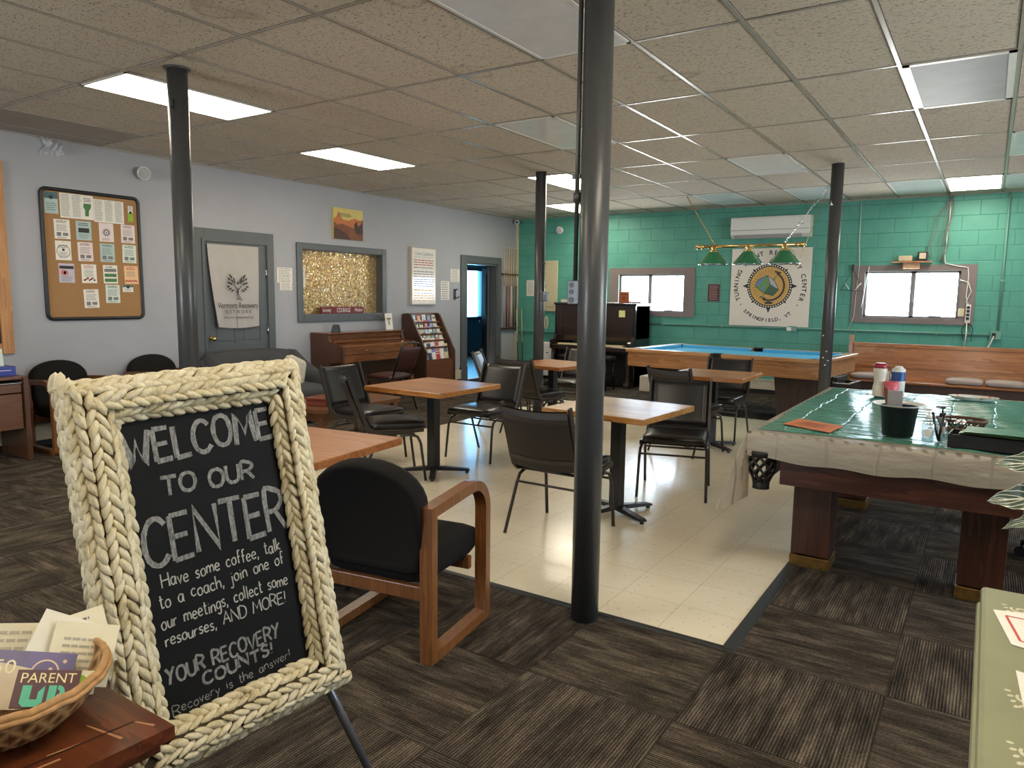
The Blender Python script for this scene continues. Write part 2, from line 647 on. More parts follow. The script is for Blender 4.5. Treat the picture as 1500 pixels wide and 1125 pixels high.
def vinyl_material():
    g = N('vinyl_tiles', .22, 0, .5)
    v = g.coords()
    tc = g.n('ShaderNodeTexCoord')
    sp = g.n('ShaderNodeSeparateXYZ')
    g.l(tc.outputs['Object'], sp.inputs[0])
    X = g.math('DIVIDE', g.math('ADD', sp.outputs[0], .845), .3048)
    Y = g.math('DIVIDE', g.math('SUBTRACT', sp.outputs[1], 2.98), .3048)
    fx, fy = g.math('FRACT', X), g.math('FRACT', Y)
    e = g.math('MINIMUM', g.math('MINIMUM', fx, g.math('SUBTRACT', 1.0, fx)), g.math('MINIMUM', fy, g.math('SUBTRACT', 1.0, fy)))
    seam = g.math('LESS_THAN', e, .006)
    cloud = g.noise(v, 2.2, 4, .6)
    vo = g.n('ShaderNodeTexVoronoi', feature='F1')
    vo.inputs['Scale'].default_value = 1.0
    g.l(g.coords((22, 48, 30), (0, 0, .5)), vo.inputs['Vector'])
    sc_ = g.n('ShaderNodeSeparateColor')
    g.l(vo.outputs['Color'], sc_.inputs[0])
    fl = g.math('MULTIPLY', g.math('LESS_THAN', vo.outputs['Distance'], .17), g.math('GREATER_THAN', sc_.outputs[0], .35))
    c = g.ramp(cloud, [(.3, srgb(222, 210, 183)), (.7, srgb(228, 217, 193))])
    c = g.mix(g.math('MULTIPLY', fl, .5), c, srgb(150, 136, 112))
    wn = g.n('ShaderNodeTexWhiteNoise', noise_dimensions='2D')
    cb = g.n('ShaderNodeCombineXYZ')
    g.l(g.math('FLOOR', X), cb.inputs[0])
    g.l(g.math('FLOOR', Y), cb.inputs[1])
    g.l(cb.outputs[0], wn.inputs['Vector'])
    c = g.mix(g.math('MULTIPLY', wn.outputs['Value'], .06), c, srgb(180, 166, 140))
    c = g.mix(g.math('MULTIPLY', seam, .38), c, srgb(120, 108, 90))
    g.color(c)
    r = g.noise(v, 5.0, 4, .65)
    g.l(g.ramp(r, [(.3, (.17, .17, .17)), (.75, (.25, .25, .25))]), g.b.inputs['Roughness'])
    g.bump(g.noise(v, 7.0, 3, .6), .05, .01)
    return g.m


def ceiling_material():
    g = N('ceiling_tile', .95, 0, .15)
    v = g.coords()
    pit = g.noise(g.coords((1, 2.2, 1), (0, 0, .5)), 46, 3, .65)
    pit2 = g.noise(g.coords((1.7, 1, 1), (0, 0, -.3)), 90, 2, .6)
    big = g.noise(v, .55, 3, .5)
    base = g.ramp(big, [(.3, srgb(202, 192, 177)), (.7, srgb(212, 202, 188))])
    c = g.mix(g.ramp(pit, [(.56, (0, 0, 0)), (.66, (1, 1, 1))]), base, srgb(126, 114, 99))
    # water marks of a few old leaks
    st = g.noise(g.coords((1, 1, 1), (0, 0, 0), (3.1, 1.7, 0)), 1.15, 2, .5)
    ringm = g.ramp(st, [(.655, (0, 0, 0)), (.675, (1, 1, 1)), (.69, (.15, .15, .15)), (.75, (.25, .25, .25))])
    c = g.mix(g.math('MULTIPLY', ringm, .38), c, srgb(135, 115, 92))
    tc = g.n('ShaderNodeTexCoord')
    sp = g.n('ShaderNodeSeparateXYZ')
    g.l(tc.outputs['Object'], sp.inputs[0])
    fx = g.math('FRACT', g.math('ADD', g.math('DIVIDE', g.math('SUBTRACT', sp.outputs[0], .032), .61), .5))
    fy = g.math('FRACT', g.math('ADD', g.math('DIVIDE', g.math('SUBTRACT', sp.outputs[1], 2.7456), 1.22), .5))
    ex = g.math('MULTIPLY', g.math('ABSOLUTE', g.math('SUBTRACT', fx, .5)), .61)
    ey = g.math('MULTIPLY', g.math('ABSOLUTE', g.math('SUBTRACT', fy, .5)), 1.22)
    gap = g.math('LESS_THAN', g.math('MINIMUM', ex, ey), .0165)  # tile joints with a dark shadow line painted along both sides of the bars
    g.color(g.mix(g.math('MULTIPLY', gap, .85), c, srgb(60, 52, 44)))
    g.bump(g.math('ADD', pit, g.math('MULTIPLY', pit2, .6)), .55, .006)
    return g.m


def block_material():
    g = N('painted_block', .5, 0, .4)
    tc = g.n('ShaderNodeTexCoord')
    sp = g.n('ShaderNodeSeparateXYZ')
    g.l(tc.outputs['Object'], sp.inputs[0])
    Z = g.math('DIVIDE', sp.outputs[2], .203)
    row = g.math('FLOOR', Z)
    X = g.math('ADD', g.math('DIVIDE', sp.outputs[0], .406), g.math('MULTIPLY', g.math('MODULO', row, 2.0), .5))
    fz, fx = g.math('FRACT', Z), g.math('FRACT', X)
    ez = g.math('MINIMUM', fz, g.math('SUBTRACT', 1.0, fz))
    ex = g.math('MULTIPLY', g.math('MINIMUM', fx, g.math('SUBTRACT', 1.0, fx)), 2.0)
    e = g.math('MINIMUM', ez, ex)
    joint = g.ramp(e, [(.0, (0, 0, 0)), (.035, (1, 1, 1))])
    nz = g.noise(g.coords(), 3.0, 4, .6)
    fine = g.noise(g.coords(), 70, 3, .6)
    c = g.ramp(nz, [(.3, srgb(76, 146, 131)), (.7, srgb(88, 157, 142))])
    g.color(g.mix(joint, srgb(70, 134, 121), c))
    g.bump(g.math('ADD', joint, g.math('MULTIPLY', fine, .35)), .55, .008)
    return g.m


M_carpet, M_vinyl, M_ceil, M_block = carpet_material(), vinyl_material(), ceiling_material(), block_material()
M_wall = plain('grey_wall_paint', srgb(160, 161, 166), .6, var=.03, scale=2.2, bump=.06)
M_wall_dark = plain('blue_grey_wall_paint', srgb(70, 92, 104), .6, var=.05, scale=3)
M_trim = plain('slate_trim_paint', srgb(84, 88, 90), .38, var=.05, scale=6)
M_cream = plain('cream_heater_enamel', srgb(196, 186, 160), .4, var=.05, scale=8)
M_blackbase = plain('black_vinyl_base', srgb(34, 33, 33), .5)
M_casing = plain('taupe_window_casing', srgb(120, 110, 108), .5, var=.06, scale=7)
M_alum = plain('grey_window_sash', srgb(126, 122, 124), .4, .3)
M_glass = glass('window_glass', (.97, .99, 1.0), .93)
M_edge = plain('dark_edge_strip', srgb(44, 46, 46), .5)
M_tbar = plain('ceiling_bar_paint', srgb(160, 152, 141), .26, var=.04, scale=5)

# ================================================================== floor and ceiling
struct(S().box((XL - .1, YF - .1, -.12), (XR + .1, YB + .1, 0)).build('floor', M_carpet))
vx0, vx1, vy0, vy1 = -5.17, -.845, 2.98, 9.08
struct(S().box((vx0, vy0, 0), (vx1, vy1, .006)).build('floor_vinyl', M_vinyl))
e = S()
e.prism([(vx1 - .004, .0), (vx1 + .05, .0), (vx1 + .04, .006), (vx1 + .006, .011), (vx1 - .004, .011)], vy0 - .018, vy1, 'y')
e.prism([(vy0 + .002, 0), (vy0 - .022, 0), (vy0 - .018, .007), (vy0 + .002, .010)], vx0, vx1 + .04, 'x')
struct(e.build('trim_1', M_edge))
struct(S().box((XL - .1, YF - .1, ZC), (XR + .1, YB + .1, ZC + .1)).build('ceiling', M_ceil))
GX, GY = .032, 2.7456


def gx(k):
    return GX - .61 * k


def gy(r):
    return GY + 1.22 * r


t = S()
for k in range(-7, 13):
    x = gx(k)
    if XL < x < XR:
        t.box((x - .012, YF, ZC - .004), (x + .012, YB, ZC + .002))
for r in range(-5, 8):
    y = gy(r)
    if YF < y < YB:
        for k in range(-8, 13):
            a, b = max(XL, gx(k + 1) + .012), min(XR, gx(k) - .012)
            if b > a:
                t.box((a, y - .011, ZC - .0035), (b, y + .011, ZC + .002))
t.box((XL, YF, ZC - .012), (XL + .02, YB, ZC))
t.box((XL, YB - .02, ZC - .012), (XR, YB, ZC))
struct(t.build('trim_2', M_tbar))

# ================================================================== walls


def wall_with_holes(fixed, a0, a1, thick, holes, axis, m, name, z1=ZC + .02):
    """fixed: inner face coordinate; thick signed outward; holes: (a,b,z0,z1) sorted"""
    s = S()

    def seg(a, b, z0, z2):
        if b - a < 1e-4 or z2 - z0 < 1e-4:
            return
        if axis == 'y':
            s.box((fixed, a, z0), (fixed + thick, b, z2))
        else:
            s.box((a, fixed, z0), (b, fixed + thick, z2))
    cur = a0
    for (a, b, z0, z2) in holes:
        seg(cur, a, 0, z1)
        seg(a, b, 0, z0)
        seg(a, b, z2, z1)
        cur = b
    seg(cur, a1, 0, z1)
    return struct(s.build(name, m))


wall_with_holes(XL, YF, YB, -.14, [(6.50, 8.03, 1.20, 2.07), (10.11, 11.05, 0, 2.05)], 'y', M_wall, 'wall_left')
wall_with_holes(YB, XL - .14, XR + .2, .2, [(-5.44, -4.25, 1.24, 1.88), (-1.55, -.36, 1.24, 1.90)], 'x', M_block, 'wall_back')
wall_with_holes(XR, YF, YB, .2, [(3.6, 6.8, .9, 2.2)], 'y', M_wall, 'wall_right')
wall_with_holes(YF, XL - .14, XR + .2, -.2, [(-5.6, -3.6, .75, 2.25)], 'x', M_wall, 'wall_front')

# windows of the green wall


def slider_window(n, x0, x1, z0, z1, cx0, cx1, cz0, cz1, xm):
    c = S()
    for a, b in (((cx0, YB - .022, cz0), (x0, YB, cz1)), ((x1, YB - .022, cz0), (cx1, YB, cz1)),
                 ((x0, YB - .022, cz0), (x1, YB, z0)), ((x0, YB - .022, z1), (x1, YB, cz1))):
        c.box(a, b)
    c.box((x0 - .01, YB, z0 - .005), (x1 + .01, YB + .2, z0 + .01))
    w = struct(c.build('window_%d' % n, M_casing))
    f = S()
    y0, y1 = YB + .03, YB + .07
    for a, b in (((x0, y0, z0), (x0 + .035, y1, z1)), ((x1 - .035, y0, z0), (x1, y1, z1)), ((xm - .03, y0, z0), (xm + .03, y1, z1)),
                 ((x0, y0, z0), (x1, y1, z0 + .03)), ((x0, y0, z1 - .03), (x1, y1, z1))):
        f.box(a, b)
    f.box((xm - .012, y0 - .02, z0 + .22), (xm + .012, y0, z0 + .34), .004)
    f.box((x1 - .36, y0 - .014, z0 + .028), (x1 - .2, y0, z0 + .042))
    f.build('window_sash', M_alum, w)
    S().box((x0 + .035, YB + .048, z0 + .03), (xm - .03, YB + .052, z1 - .03)).build('pane', M_glass, w)
    S().box((xm + .03, YB + .048, z0 + .03), (x1 - .035, YB + .052, z1 - .03)).build('pane', M_glass, w)
    return w


slider_window(1, -5.44, -4.25, 1.24, 1.88, -5.62, -4.08, 1.17, 1.985, -4.875)
slider_window(2, -1.55, -.36, 1.24, 1.90, -1.71, -.18, 1.165, 1.985, -.935)


def fixed_window(n, mn, mx, bars_at, axis):
    f = S()
    x0, y0, z0 = mn
    x1, y1, z1 = mx
    if axis == 'y':
        f.box((x0, y0, z0), (x1, y0 + .05, z1)).box((x0, y1 - .05, z0), (x1, y1, z1))
        f.box((x0, y0, z0), (x1, y1, z0 + .05)).box((x0, y0, z1 - .05), (x1, y1, z1))
        for b in bars_at:
            f.box((x0, b - .025, z0), (x1, b + .025, z1))
        p = S().box(((x0 + x1) / 2 - .003, y0 + .05, z0 + .05), ((x0 + x1) / 2 + .003, y1 - .05, z1 - .05))
    else:
        f.box((x0, y0, z0), (x0 + .05, y1, z1)).box((x1 - .05, y0, z0), (x1, y1, z1))
        f.box((x0, y0, z0), (x1, y1, z0 + .05)).box((x0, y0, z1 - .05), (x1, y1, z1))
        for b in bars_at:
            f.box((b - .025, y0, z0), (b + .025, y1, z1))
        p = S().box((x0 + .05, (y0 + y1) / 2 - .003, z0 + .05), (x1 - .05, (y0 + y1) / 2 + .003, z1 - .05))
    w = struct(f.build('window_%d' % n, M_casing))
    p.build('pane', M_glass, w)


fixed_window(4, (XR + .02, 3.6, .9), (XR + .08, 6.8, 2.2), (5.2,), 'y')
fixed_window(5, (-5.6, YF - .08, .75), (-3.6, YF - .02, 2.25), (-4.6,), 'x')

# skirting heaters and bases
b = S()
b.box((-7.5, YB - .055, .07), (XR, YB, .215), .006)
b.box((-7.5, YB - .065, .215), (XR, YB, .232))
struct(b.build('baseboard_back', M_cream))
struct(S().box((XL, YB - .02, 0), (XR, YB - .0, .07)).build('trim_3', M_blackbase))
b = S()
for a, c in ((YF, 4.98), (6.08, 9.9)):
    b.box((XL, a, .06), (XL + .055, c, .20), .006).box((XL, a, .20), (XL + .065, c, .215))
struct(b.build('baseboard_left', M_cream))
b = S()
for a, c in ((YF, 4.98), (6.08, 9.9), (11.17, YB)):
    b.box((XL, a, 0), (XL + .015, c, .06))
struct(b.build('trim_4', M_blackbase))
# pilaster / boxed corner and green ledge of the far corner
struct(S().box((XL, YB - .05, .82), (-6.62, YB, .865)).build('trim_5', M_block))
struct(S().box((XL, YB - .04, .0), (XL + .04, YB, ZC)).build('trim_6', M_cream))

# ------------------------------------------------------------------ door 1 (six-panel, slate) in the grey wall
d0, d1, dh = 5.09, 5.95, 2.07
s = S()
x = XL
s.box((x, 4.98, 0), (x + .03, d0, 2.215), .004).box((x, d1, 0), (x + .03, 6.06, 2.215), .004).box((x, d0, dh), (x + .03, d1, 2.215), .004)
s.box((x + .03, d0 - .03, 0), (x + .042, d0, dh)).box((x + .03, d1, 0), (x + .042, d1 + .03, dh)).box((x + .03, d0 - .03, dh), (x + .042, d1 + .03, dh + .03))
door1 = struct(s.build('door_1', M_trim))
s = S()
xf = XL + .016
s.box((XL + .001, d0, .01), (xf - .008, d1, dh))
w = d1 - d0
st, rail = .115, .0
cols = ((d0 + st, d0 + w / 2 - .05), (d0 + w / 2 + .05, d1 - st))
rows_ = ((.22, .74), (.89, 1.55), (1.66, 1.93))
s.box((xf - .008, d0, .01), (xf, d0 + st, dh)).box((xf - .008, d1 - st, .01), (xf, d1, dh)).box((xf - .008, d0 + w / 2 - .05, .01), (xf, d0 + w / 2 + .05, dh))
for z0, z1 in ((.01, .22), (.74, .89), (1.55, 1.66), (1.93, dh)):
    for a, c in cols:
        s.box((xf - .008, a, z0), (xf, c, z1))
for a, c in cols:
    for z0, z1 in rows_:
        s.box((xf - .008, a + .03, z0 + .03), (xf - .002, c - .03, z1 - .03), .003)
s.build('door_panel', M_trim, door1)
M_brass = plain('brass', (.62, .46, .20), .25, 1.0, var=.1)
M_chrome = plain('chrome', (.62, .62, .62), .18, 1.0, var=.05)
s = S()
s.cyl((xf, 5.15, .95), (xf + .04, 5.15, .95), .014).ball((xf + .055, 5.15, .95), .027).cyl((xf, 5.15, .95), (xf + .008, 5.15, .95), .03)
s.build('door_knob', M_brass, door1)
for z in (1.72, 1.02, .25):
    S().cyl((xf + .006, d1 + .004, z - .05), (xf + .006, d1 + .004, z + .05), .007).box((xf - .002, d1 - .02, z - .045), (xf + .003, d1 + .01, z + .045)).build('hinge', M_chrome, door1)

# ------------------------------------------------------------------ door 2: open doorway with slate casing and dark leaf
s = S()
s.box((x, 9.94, 0), (x + .025, 10.11, 2.17), .004).box((x, 11.05, 0), (x + .025, 11.16, 2.17), .004).box((x, 10.11, 2.05), (x + .025, 11.05, 2.17), .004)
s.box((x - .14, 10.11, 0), (x, 10.14, 2.05)).box((x - .14, 11.02, 0), (x, 11.05, 2.05)).box((x - .14, 10.11, 2.02), (x, 11.05, 2.05))
s.box((x, 9.92, 0), (x + .032, 10.12, .26), .003)
door2 = struct(s.build('door_2', M_trim))
M_leaf = plain('dark_door_paint', srgb(52, 50, 50), .45)
ML = Matrix.Translation((XL - .15, 11.02, 0)) @ Matrix.Rotation(math.radians(-48), 4, 'Z')
lf = S()
lf.box((-.92, -.04, .01), (0, 0, 2.01), .003, M=ML)
lf.box((-.80, -.048, 1.1), (-.12, -.04, 1.9), .003, M=ML).box((-.80, -.048, .15), (-.12, -.04, .95), .003, M=ML)
lo = lf.build('door_leaf', M_leaf, door2)
S().ball((-.84, -.09, .98), .026, M=ML).cyl((-.84, -.04, .98), (-.84, -.09, .98), .012, M=ML).build('door_knob', M_chrome, lo)

# the room beyond the doorway
s = S()
s.box((-10.6, 9.2, -.1), (XL - .14, 15.2, 0))
struct(s.build('floor_beyond', plain('office_floor', srgb(150, 135, 110), .4)))
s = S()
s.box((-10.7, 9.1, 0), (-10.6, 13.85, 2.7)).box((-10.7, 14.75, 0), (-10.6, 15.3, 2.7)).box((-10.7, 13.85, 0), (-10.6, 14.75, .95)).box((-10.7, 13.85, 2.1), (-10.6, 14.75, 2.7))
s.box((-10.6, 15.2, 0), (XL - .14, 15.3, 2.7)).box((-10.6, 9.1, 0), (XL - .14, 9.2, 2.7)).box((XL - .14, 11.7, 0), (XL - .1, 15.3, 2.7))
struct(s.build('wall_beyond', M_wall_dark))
struct(S().box((-10.7, 9.1, 2.7), (XL - .1, 15.3, 2.75)).build('ceiling_beyond', M_ceil))
w3 = S()
for a, c in (((-10.62, 13.80, .90), (-10.56, 13.87, 2.15)), ((-10.62, 14.73, .90), (-10.56, 14.80, 2.15)), ((-10.62, 13.80, .90), (-10.56, 14.80, .97)), ((-10.62, 13.80, 2.08), (-10.56, 14.80, 2.15))):
    w3.box(a, c)
w3o = struct(w3.build('window_6', M_blackbase))
S().box((-10.595, 13.87, .97), (-10.59, 14.73, 2.08)).build('pane', glass('blue_glass', (.45, .8, 1.0), .93), w3o)
daylight_portal('portal', (-10.72, 14.3, 1.52), (0, -PI / 2, 0), 1.13, .9)

# ------------------------------------------------------------------ window 3: inner window with glitter film


def glitter_material():
    g = N('glitter_film', .27, .5, .5)
    v = g.coords((1, 1, 1))
    vo = g.n('ShaderNodeTexVoronoi', feature='F1')
    vo.inputs['Scale'].default_value = 75
    g.l(v, vo.inputs['Vector'])
    sepc = g.n('ShaderNodeSeparateColor')
    g.l(vo.outputs['Color'], sepc.inputs[0])
    big = g.noise(v, 2.4, 2, .5)
    c = g.ramp(sepc.outputs[0], [(0, srgb(150, 118, 72)), (.6, srgb(184, 150, 96)), (.8, srgb(206, 176, 118)), (.9, srgb(196, 170, 180)), (.95, srgb(186, 200, 130)), (1, srgb(245, 236, 210))])
    g.color(c)
    nm = g.n('ShaderNodeNewGeometry')
    sub = g.n('ShaderNodeVectorMath', operation='SUBTRACT')
    g.l(vo.outputs['Color'], sub.inputs[0])
    sub.inputs[1].default_value = (.5, .5, .5)
    sc = g.n('ShaderNodeVectorMath', operation='SCALE')
    g.l(sub.outputs[0], sc.inputs[0])
    sc.inputs['Scale'].default_value = .5
    ad = g.n('ShaderNodeVectorMath', operation='ADD')
    g.l(sc.outputs[0], ad.inputs[0])
    g.l(nm.outputs['Normal'], ad.inputs[1])
    no = g.n('ShaderNodeVectorMath', operation='NORMALIZE')
    g.l(ad.outputs[0], no.inputs[0])
    g.l(no.outputs[0], g.b.inputs['Normal'])
    return g.m


s = S()
x = XL
for a, c in (((x, 6.43, 1.11), (x + .03, 6.52, 2.145)), ((x, 8.01, 1.11), (x + .03, 8.10, 2.145)), ((x, 6.52, 1.11), (x + .03, 8.01, 1.205)), ((x, 6.52, 2.06), (x + .03, 8.01, 2.145))):
    s.box(a, c, .006)
for a, c in (((x - .11, 6.50, 1.2), (x, 6.52, 2.07)), ((x - .11, 8.01, 1.2), (x, 8.03, 2.07)), ((x - .11, 6.52, 1.2), (x, 8.01, 1.215)), ((x - .11, 6.52, 2.055), (x, 8.01, 2.07))):
    s.box(a, c)
w3 = struct(s.build('window_3', M_trim))
S().box((x - .11, 6.52, 1.215), (x - .10, 8.01, 2.055)).build('pane', glitter_material(), w3)
S().box((x - .14, 6.5, 1.2), (x - .135, 8.03, 2.07)).build('window_backing', M_wall, w3)

# ================================================================== ceiling fixtures
M_lamp_on = emit('lit_diffuser', (1.0, .89, .71), LAMP_STRENGTH)
M_lamp_off = plain('unlit_diffuser', srgb(226, 227, 229), .2, var=.05, scale=6)
M_lamp_grey = plain('grey_recess', srgb(150, 150, 152), .5, var=.08, scale=5)
M_lframe = plain('lamp_frame', srgb(222, 220, 215), .35)


def ceiling_light(k, r, m, label, group, frame=.022):
    x0, x1, y0, y1 = gx(k + 1) + .012, gx(k) - .012, gy(r) + .011, gy(r + 1) - .011
    t = thing('ceiling_light', label, 'ceiling light', ((x0 + x1) / 2, (y0 + y1) / 2, ZC), 0, group)
    hx, hy = (x1 - x0) / 2, (y1 - y0) / 2
    f = S()
    for a, c in (((-hx, -hy, -.008), (-hx + frame, hy, .0)), ((hx - frame, -hy, -.008), (hx, hy, 0)), ((-hx, -hy, -.008), (hx, -hy + frame, 0)), ((-hx, hy - frame, -.008), (hx, hy, 0))):
        f.box(a, c)
    f.build('frame', M_lframe, t)
    S().box((-hx + frame, -hy + frame, -.006), (hx - frame, hy - frame, -.003)).build('diffuser', m, t)
    return t


LG, OG = 'lit fluorescent ceiling panels', 'unlit ceiling light panels'
ceiling_light(8, 0, M_lamp_on, 'lit fluorescent ceiling panel right behind the left grey pole', LG)
ceiling_light(9, 2, M_lamp_on, 'lit fluorescent ceiling panel above the inner window and sunset picture', LG)
ceiling_light(7, 4, M_lamp_on, 'lit ceiling panel behind the far thin pole, nearer of two', LG)
ceiling_light(9, 6, M_lamp_on, 'lit ceiling panel near the far corner, farther of two', LG)
ceiling_light(0, 6, M_lamp_on, 'lit ceiling panel above the right window of the green wall', LG)
for k, r in ((0, -1), (0, -3), (5, -2), (9, -3), (-5, 0), (-4, 4)):  # all unseen; the first is added to brighten the sign and tablecloth
    ceiling_light(k, r, M_lamp_on, 'unseen lit ceiling panel, out of view', LG)
ceiling_light(3, 0, M_lamp_off, 'large unlit ceiling panel beside the top of the front pole', OG)
ceiling_light(5, 2, M_lamp_off, 'unlit ceiling panel just left of the front pole', OG)
ceiling_light(3, 4, M_lamp_off, 'unlit panel shining pale blue above the hanging pool lamp', OG)
ceiling_light(5, 6, M_lamp_off, 'unlit ceiling panel beside the left chain of the pool lamp', OG)
ceiling_light(3, 6, M_lamp_off, 'unlit ceiling panel behind the right chain of the pool lamp', OG)
ceiling_light(1, 6, M_lamp_off, 'unlit pale panel just left of the lit panel over the right window', OG)
ceiling_light(0, 2, M_lamp_grey, 'grey recessed ceiling panel with white inner frame, upper right', OG, .04)
ceiling_light(-1, 4, M_lamp_off, 'unlit ceiling panel cut by the right edge, nearer of two', OG)
ceiling_light(-1, 6, M_lamp_off, 'unlit ceiling panel cut by the right edge, farther of two', OG)
o = S().box((XL + .02, gy(0) - 1.2, ZC - .003), (gx(11) - .012, gy(1) - .02, ZC - .001)).build('ceiling_panel', plain('smooth_grey_panel', srgb(158, 150, 140), .7, var=.05, scale=4))
tag(o, 'smooth grey ceiling panel along the wall above the cork board', 'ceiling panel')

# ================================================================== support poles
M_pole = plain('dark_grey_pole_paint', srgb(66, 67, 67), .34, var=.06, scale=40, bump=.12)
M_box = plain('steel_box', srgb(92, 96, 104), .4, .4)
M_black = plain('black_plastic', srgb(24, 24, 26), .4)
M_white = plain('white_plastic', srgb(222, 220, 214), .4, var=.02)
M_offwhite = plain('paper_white', srgb(226, 222, 212), .7, var=.02)
M_ink = plain('ink', srgb(48, 46, 46), .7)
M_inkgrey = plain('grey_ink', srgb(120, 118, 118), .7)


def pole(x, y, label, r=.0635):
    t = thing('support_pole', label, 'pole', (x, y, 0))
    S().cyl((0, 0, .0), (0, 0, ZC), r, seg=28).build('pole_shaft', M_pole, t)
    return t


pl = pole(-1.475, 2.90, 'thick dark grey steel pole in the foreground at the edge of the vinyl floor')
s = S()
s.tube([(-.075, -.025, ZC), (-.075, -.025, 1.56)], .0105, 10)
s.cyl((-.075, -.025, 1.90), (-.075, -.025, 1.94), .017).box((-.1, -.03, 2.0), (-.06, -.018, 2.02))
s.build('conduit', M_pole, pl)
bx = S().box((-.104, -.045, 1.455), (-.045, .0, 1.56), .004).build('outlet_box', M_box, pl)
s = S()
for z in (1.475, 1.51, 1.54):
    s.cyl((-.083, -.045, z), (-.083, -.047, z), .011 if z > 1.48 else .013)
s.build('knockouts', M_black, bx)
S().cyl((0.01, -.0645, 2.0), (.01, -.0625, 2.0), .005).build('bolt_hole', M_black, pl)

pl = pole(-4.51, 2.90, 'dark grey steel pole on the left, between the cork board and the slate door')
s = S()
s.box((.022, -.073, 2.66), (.040, -.058, 2.715), .003)
s.build('hook', M_black, pl)
S().lathe([(.064, 0), (.085, .0), (.08, -.012), (.064, -.012)], (0, 0, ZC), 24).build('ceiling_collar', M_pole, pl)

pl = pole(-4.49, 7.44, 'thin looking grey pole in the far middle, near the corner')
s = S().tube([(.075, -.03, ZC), (.075, -.03, 1.53)], .010, 8)
s.box((.04, -.045, 1.86), (.10, -.03, 1.875))
s.build('conduit', M_pole, pl)
bx = S().box((.035, -.05, 1.425), (.125, .01, 1.54), .004).build('outlet_box', M_box, pl)
S().box((.085, -.052, 1.44), (.118, -.05, 1.525), .002).build('cover_plate', M_chrome, bx)

pl = pole(-1.463, 8.52, 'dark grey steel pole standing in front of the far pool table')
S().cyl((-.03, -.075, 2.49), (-.03, -.05, 2.49), .012).cyl((-.03, -.08, 2.475), (-.03, -.08, 2.53), .006).build('hook', M_chrome, pl)
s = S()
for z, a in ((.93, .2), (.86, -.3), (.83, .5), (1.1, -.5), (.78, .1)):
    th = -PI / 2 + a
    s.ball((.0635 * math.cos(th), .0635 * math.sin(th), z), .009, 8, 5, (1, 1, .8))
s.build('paint_chips', M_offwhite, pl)

# ================================================================== things on the grey wall
WX = XL + .001           # face of the grey wall; right on it = +y, up = +z
RY, UZ = (0, 1, 0), (0, 0, 1)


def wall_paper(name, y0, y1, z0, z1, m, label, cat, group=None, off=.002, thick=.002, curl=0.0):
    """sheet of paper on the grey wall, returns (empty, centre point on its face)"""
    t = thing(name, label, cat, (XL + off, (y0 + y1) / 2, (z0 + z1) / 2), 0, group)
    w, h = y1 - y0, z1 - z0
    S().box((0, -w / 2, -h / 2), (thick, w / 2, h / 2)).build('sheet', m, t)
    return t, w, h, thick


# cork board
cb = thing('cork_board', 'cork notice board in a black rounded frame full of flyers', 'notice board', (XL, 3.88, 1.83))
W2, H2 = .47, .617
poly = []
for cx, cz, a0 in ((W2 - .05, H2 - .05, 0), (-W2 + .05, H2 - .05, 90), (-W2 + .05, -H2 + .05, 180), (W2 - .05, -H2 + .05, 270)):
    for i in range(7):
        a = math.radians(a0 + 15 * i)
        poly.append((cx + .05 * math.cos(a), cz + .05 * math.sin(a)))
S().tube([(.014, p[0], p[1]) for p in poly], .018, 8, closed=True).build('frame', M_black, cb)


def cork_material():
    g = N('cork', .9, 0, .2)
    n1 = g.noise(g.coords(), 160, 3, .7)
    n2 = g.noise(g.coords(), 6, 3, .5)
    c = g.ramp(n1, [(.3, srgb(128, 94, 60)), (.5, srgb(160, 122, 82)), (.7, srgb(182, 146, 106))])
    g.color(g.mix(g.math('MULTIPLY', n2, .25), c, srgb(148, 112, 74)))
    g.bump(n1, .3, .002)
    return g.m


S().prism(poly, .002, .012, 'x').build('cork_panel', cork_material(), cb)

# flyers pinned on it: name, centre (y,z rel. to board), size, paper colour, style, label
P_lav = plain('lavender_paper', srgb(190, 182, 196), .7, var=.02)
P_teal = plain('teal_paper', srgb(170, 192, 188), .7, var=.02)
P_orange = plain('peach_paper', srgb(226, 184, 140), .7, var=.02)
P_pink = plain('pale_pink_paper', srgb(224, 208, 206), .7, var=.02)
P_green = plain('mint_paper', srgb(204, 216, 204), .7, var=.02)
C_green = plain('green_print', srgb(72, 120, 70), .7)
C_lime = plain('lime_print', srgb(140, 180, 50), .7)
C_teal = plain('dark_teal_print', srgb(70, 105, 110), .7)
C_red = plain('red_print', srgb(170, 60, 50), .7)
C_slate = plain('slate_print', srgb(90, 100, 110), .7)
C_pinkp = plain('pink_print', srgb(200, 110, 100), .7)
C_blue = plain('blue_print', srgb(90, 130, 170), .7)
C_yell = plain('yellow_print', srgb(200, 160, 60), .7)


def px_board(px, py):
    """position on the board measured off a straight-on grid (0..1 across, 0..1 down)"""
    return -W2 + px * 2 * W2, H2 - py * 2 * H2


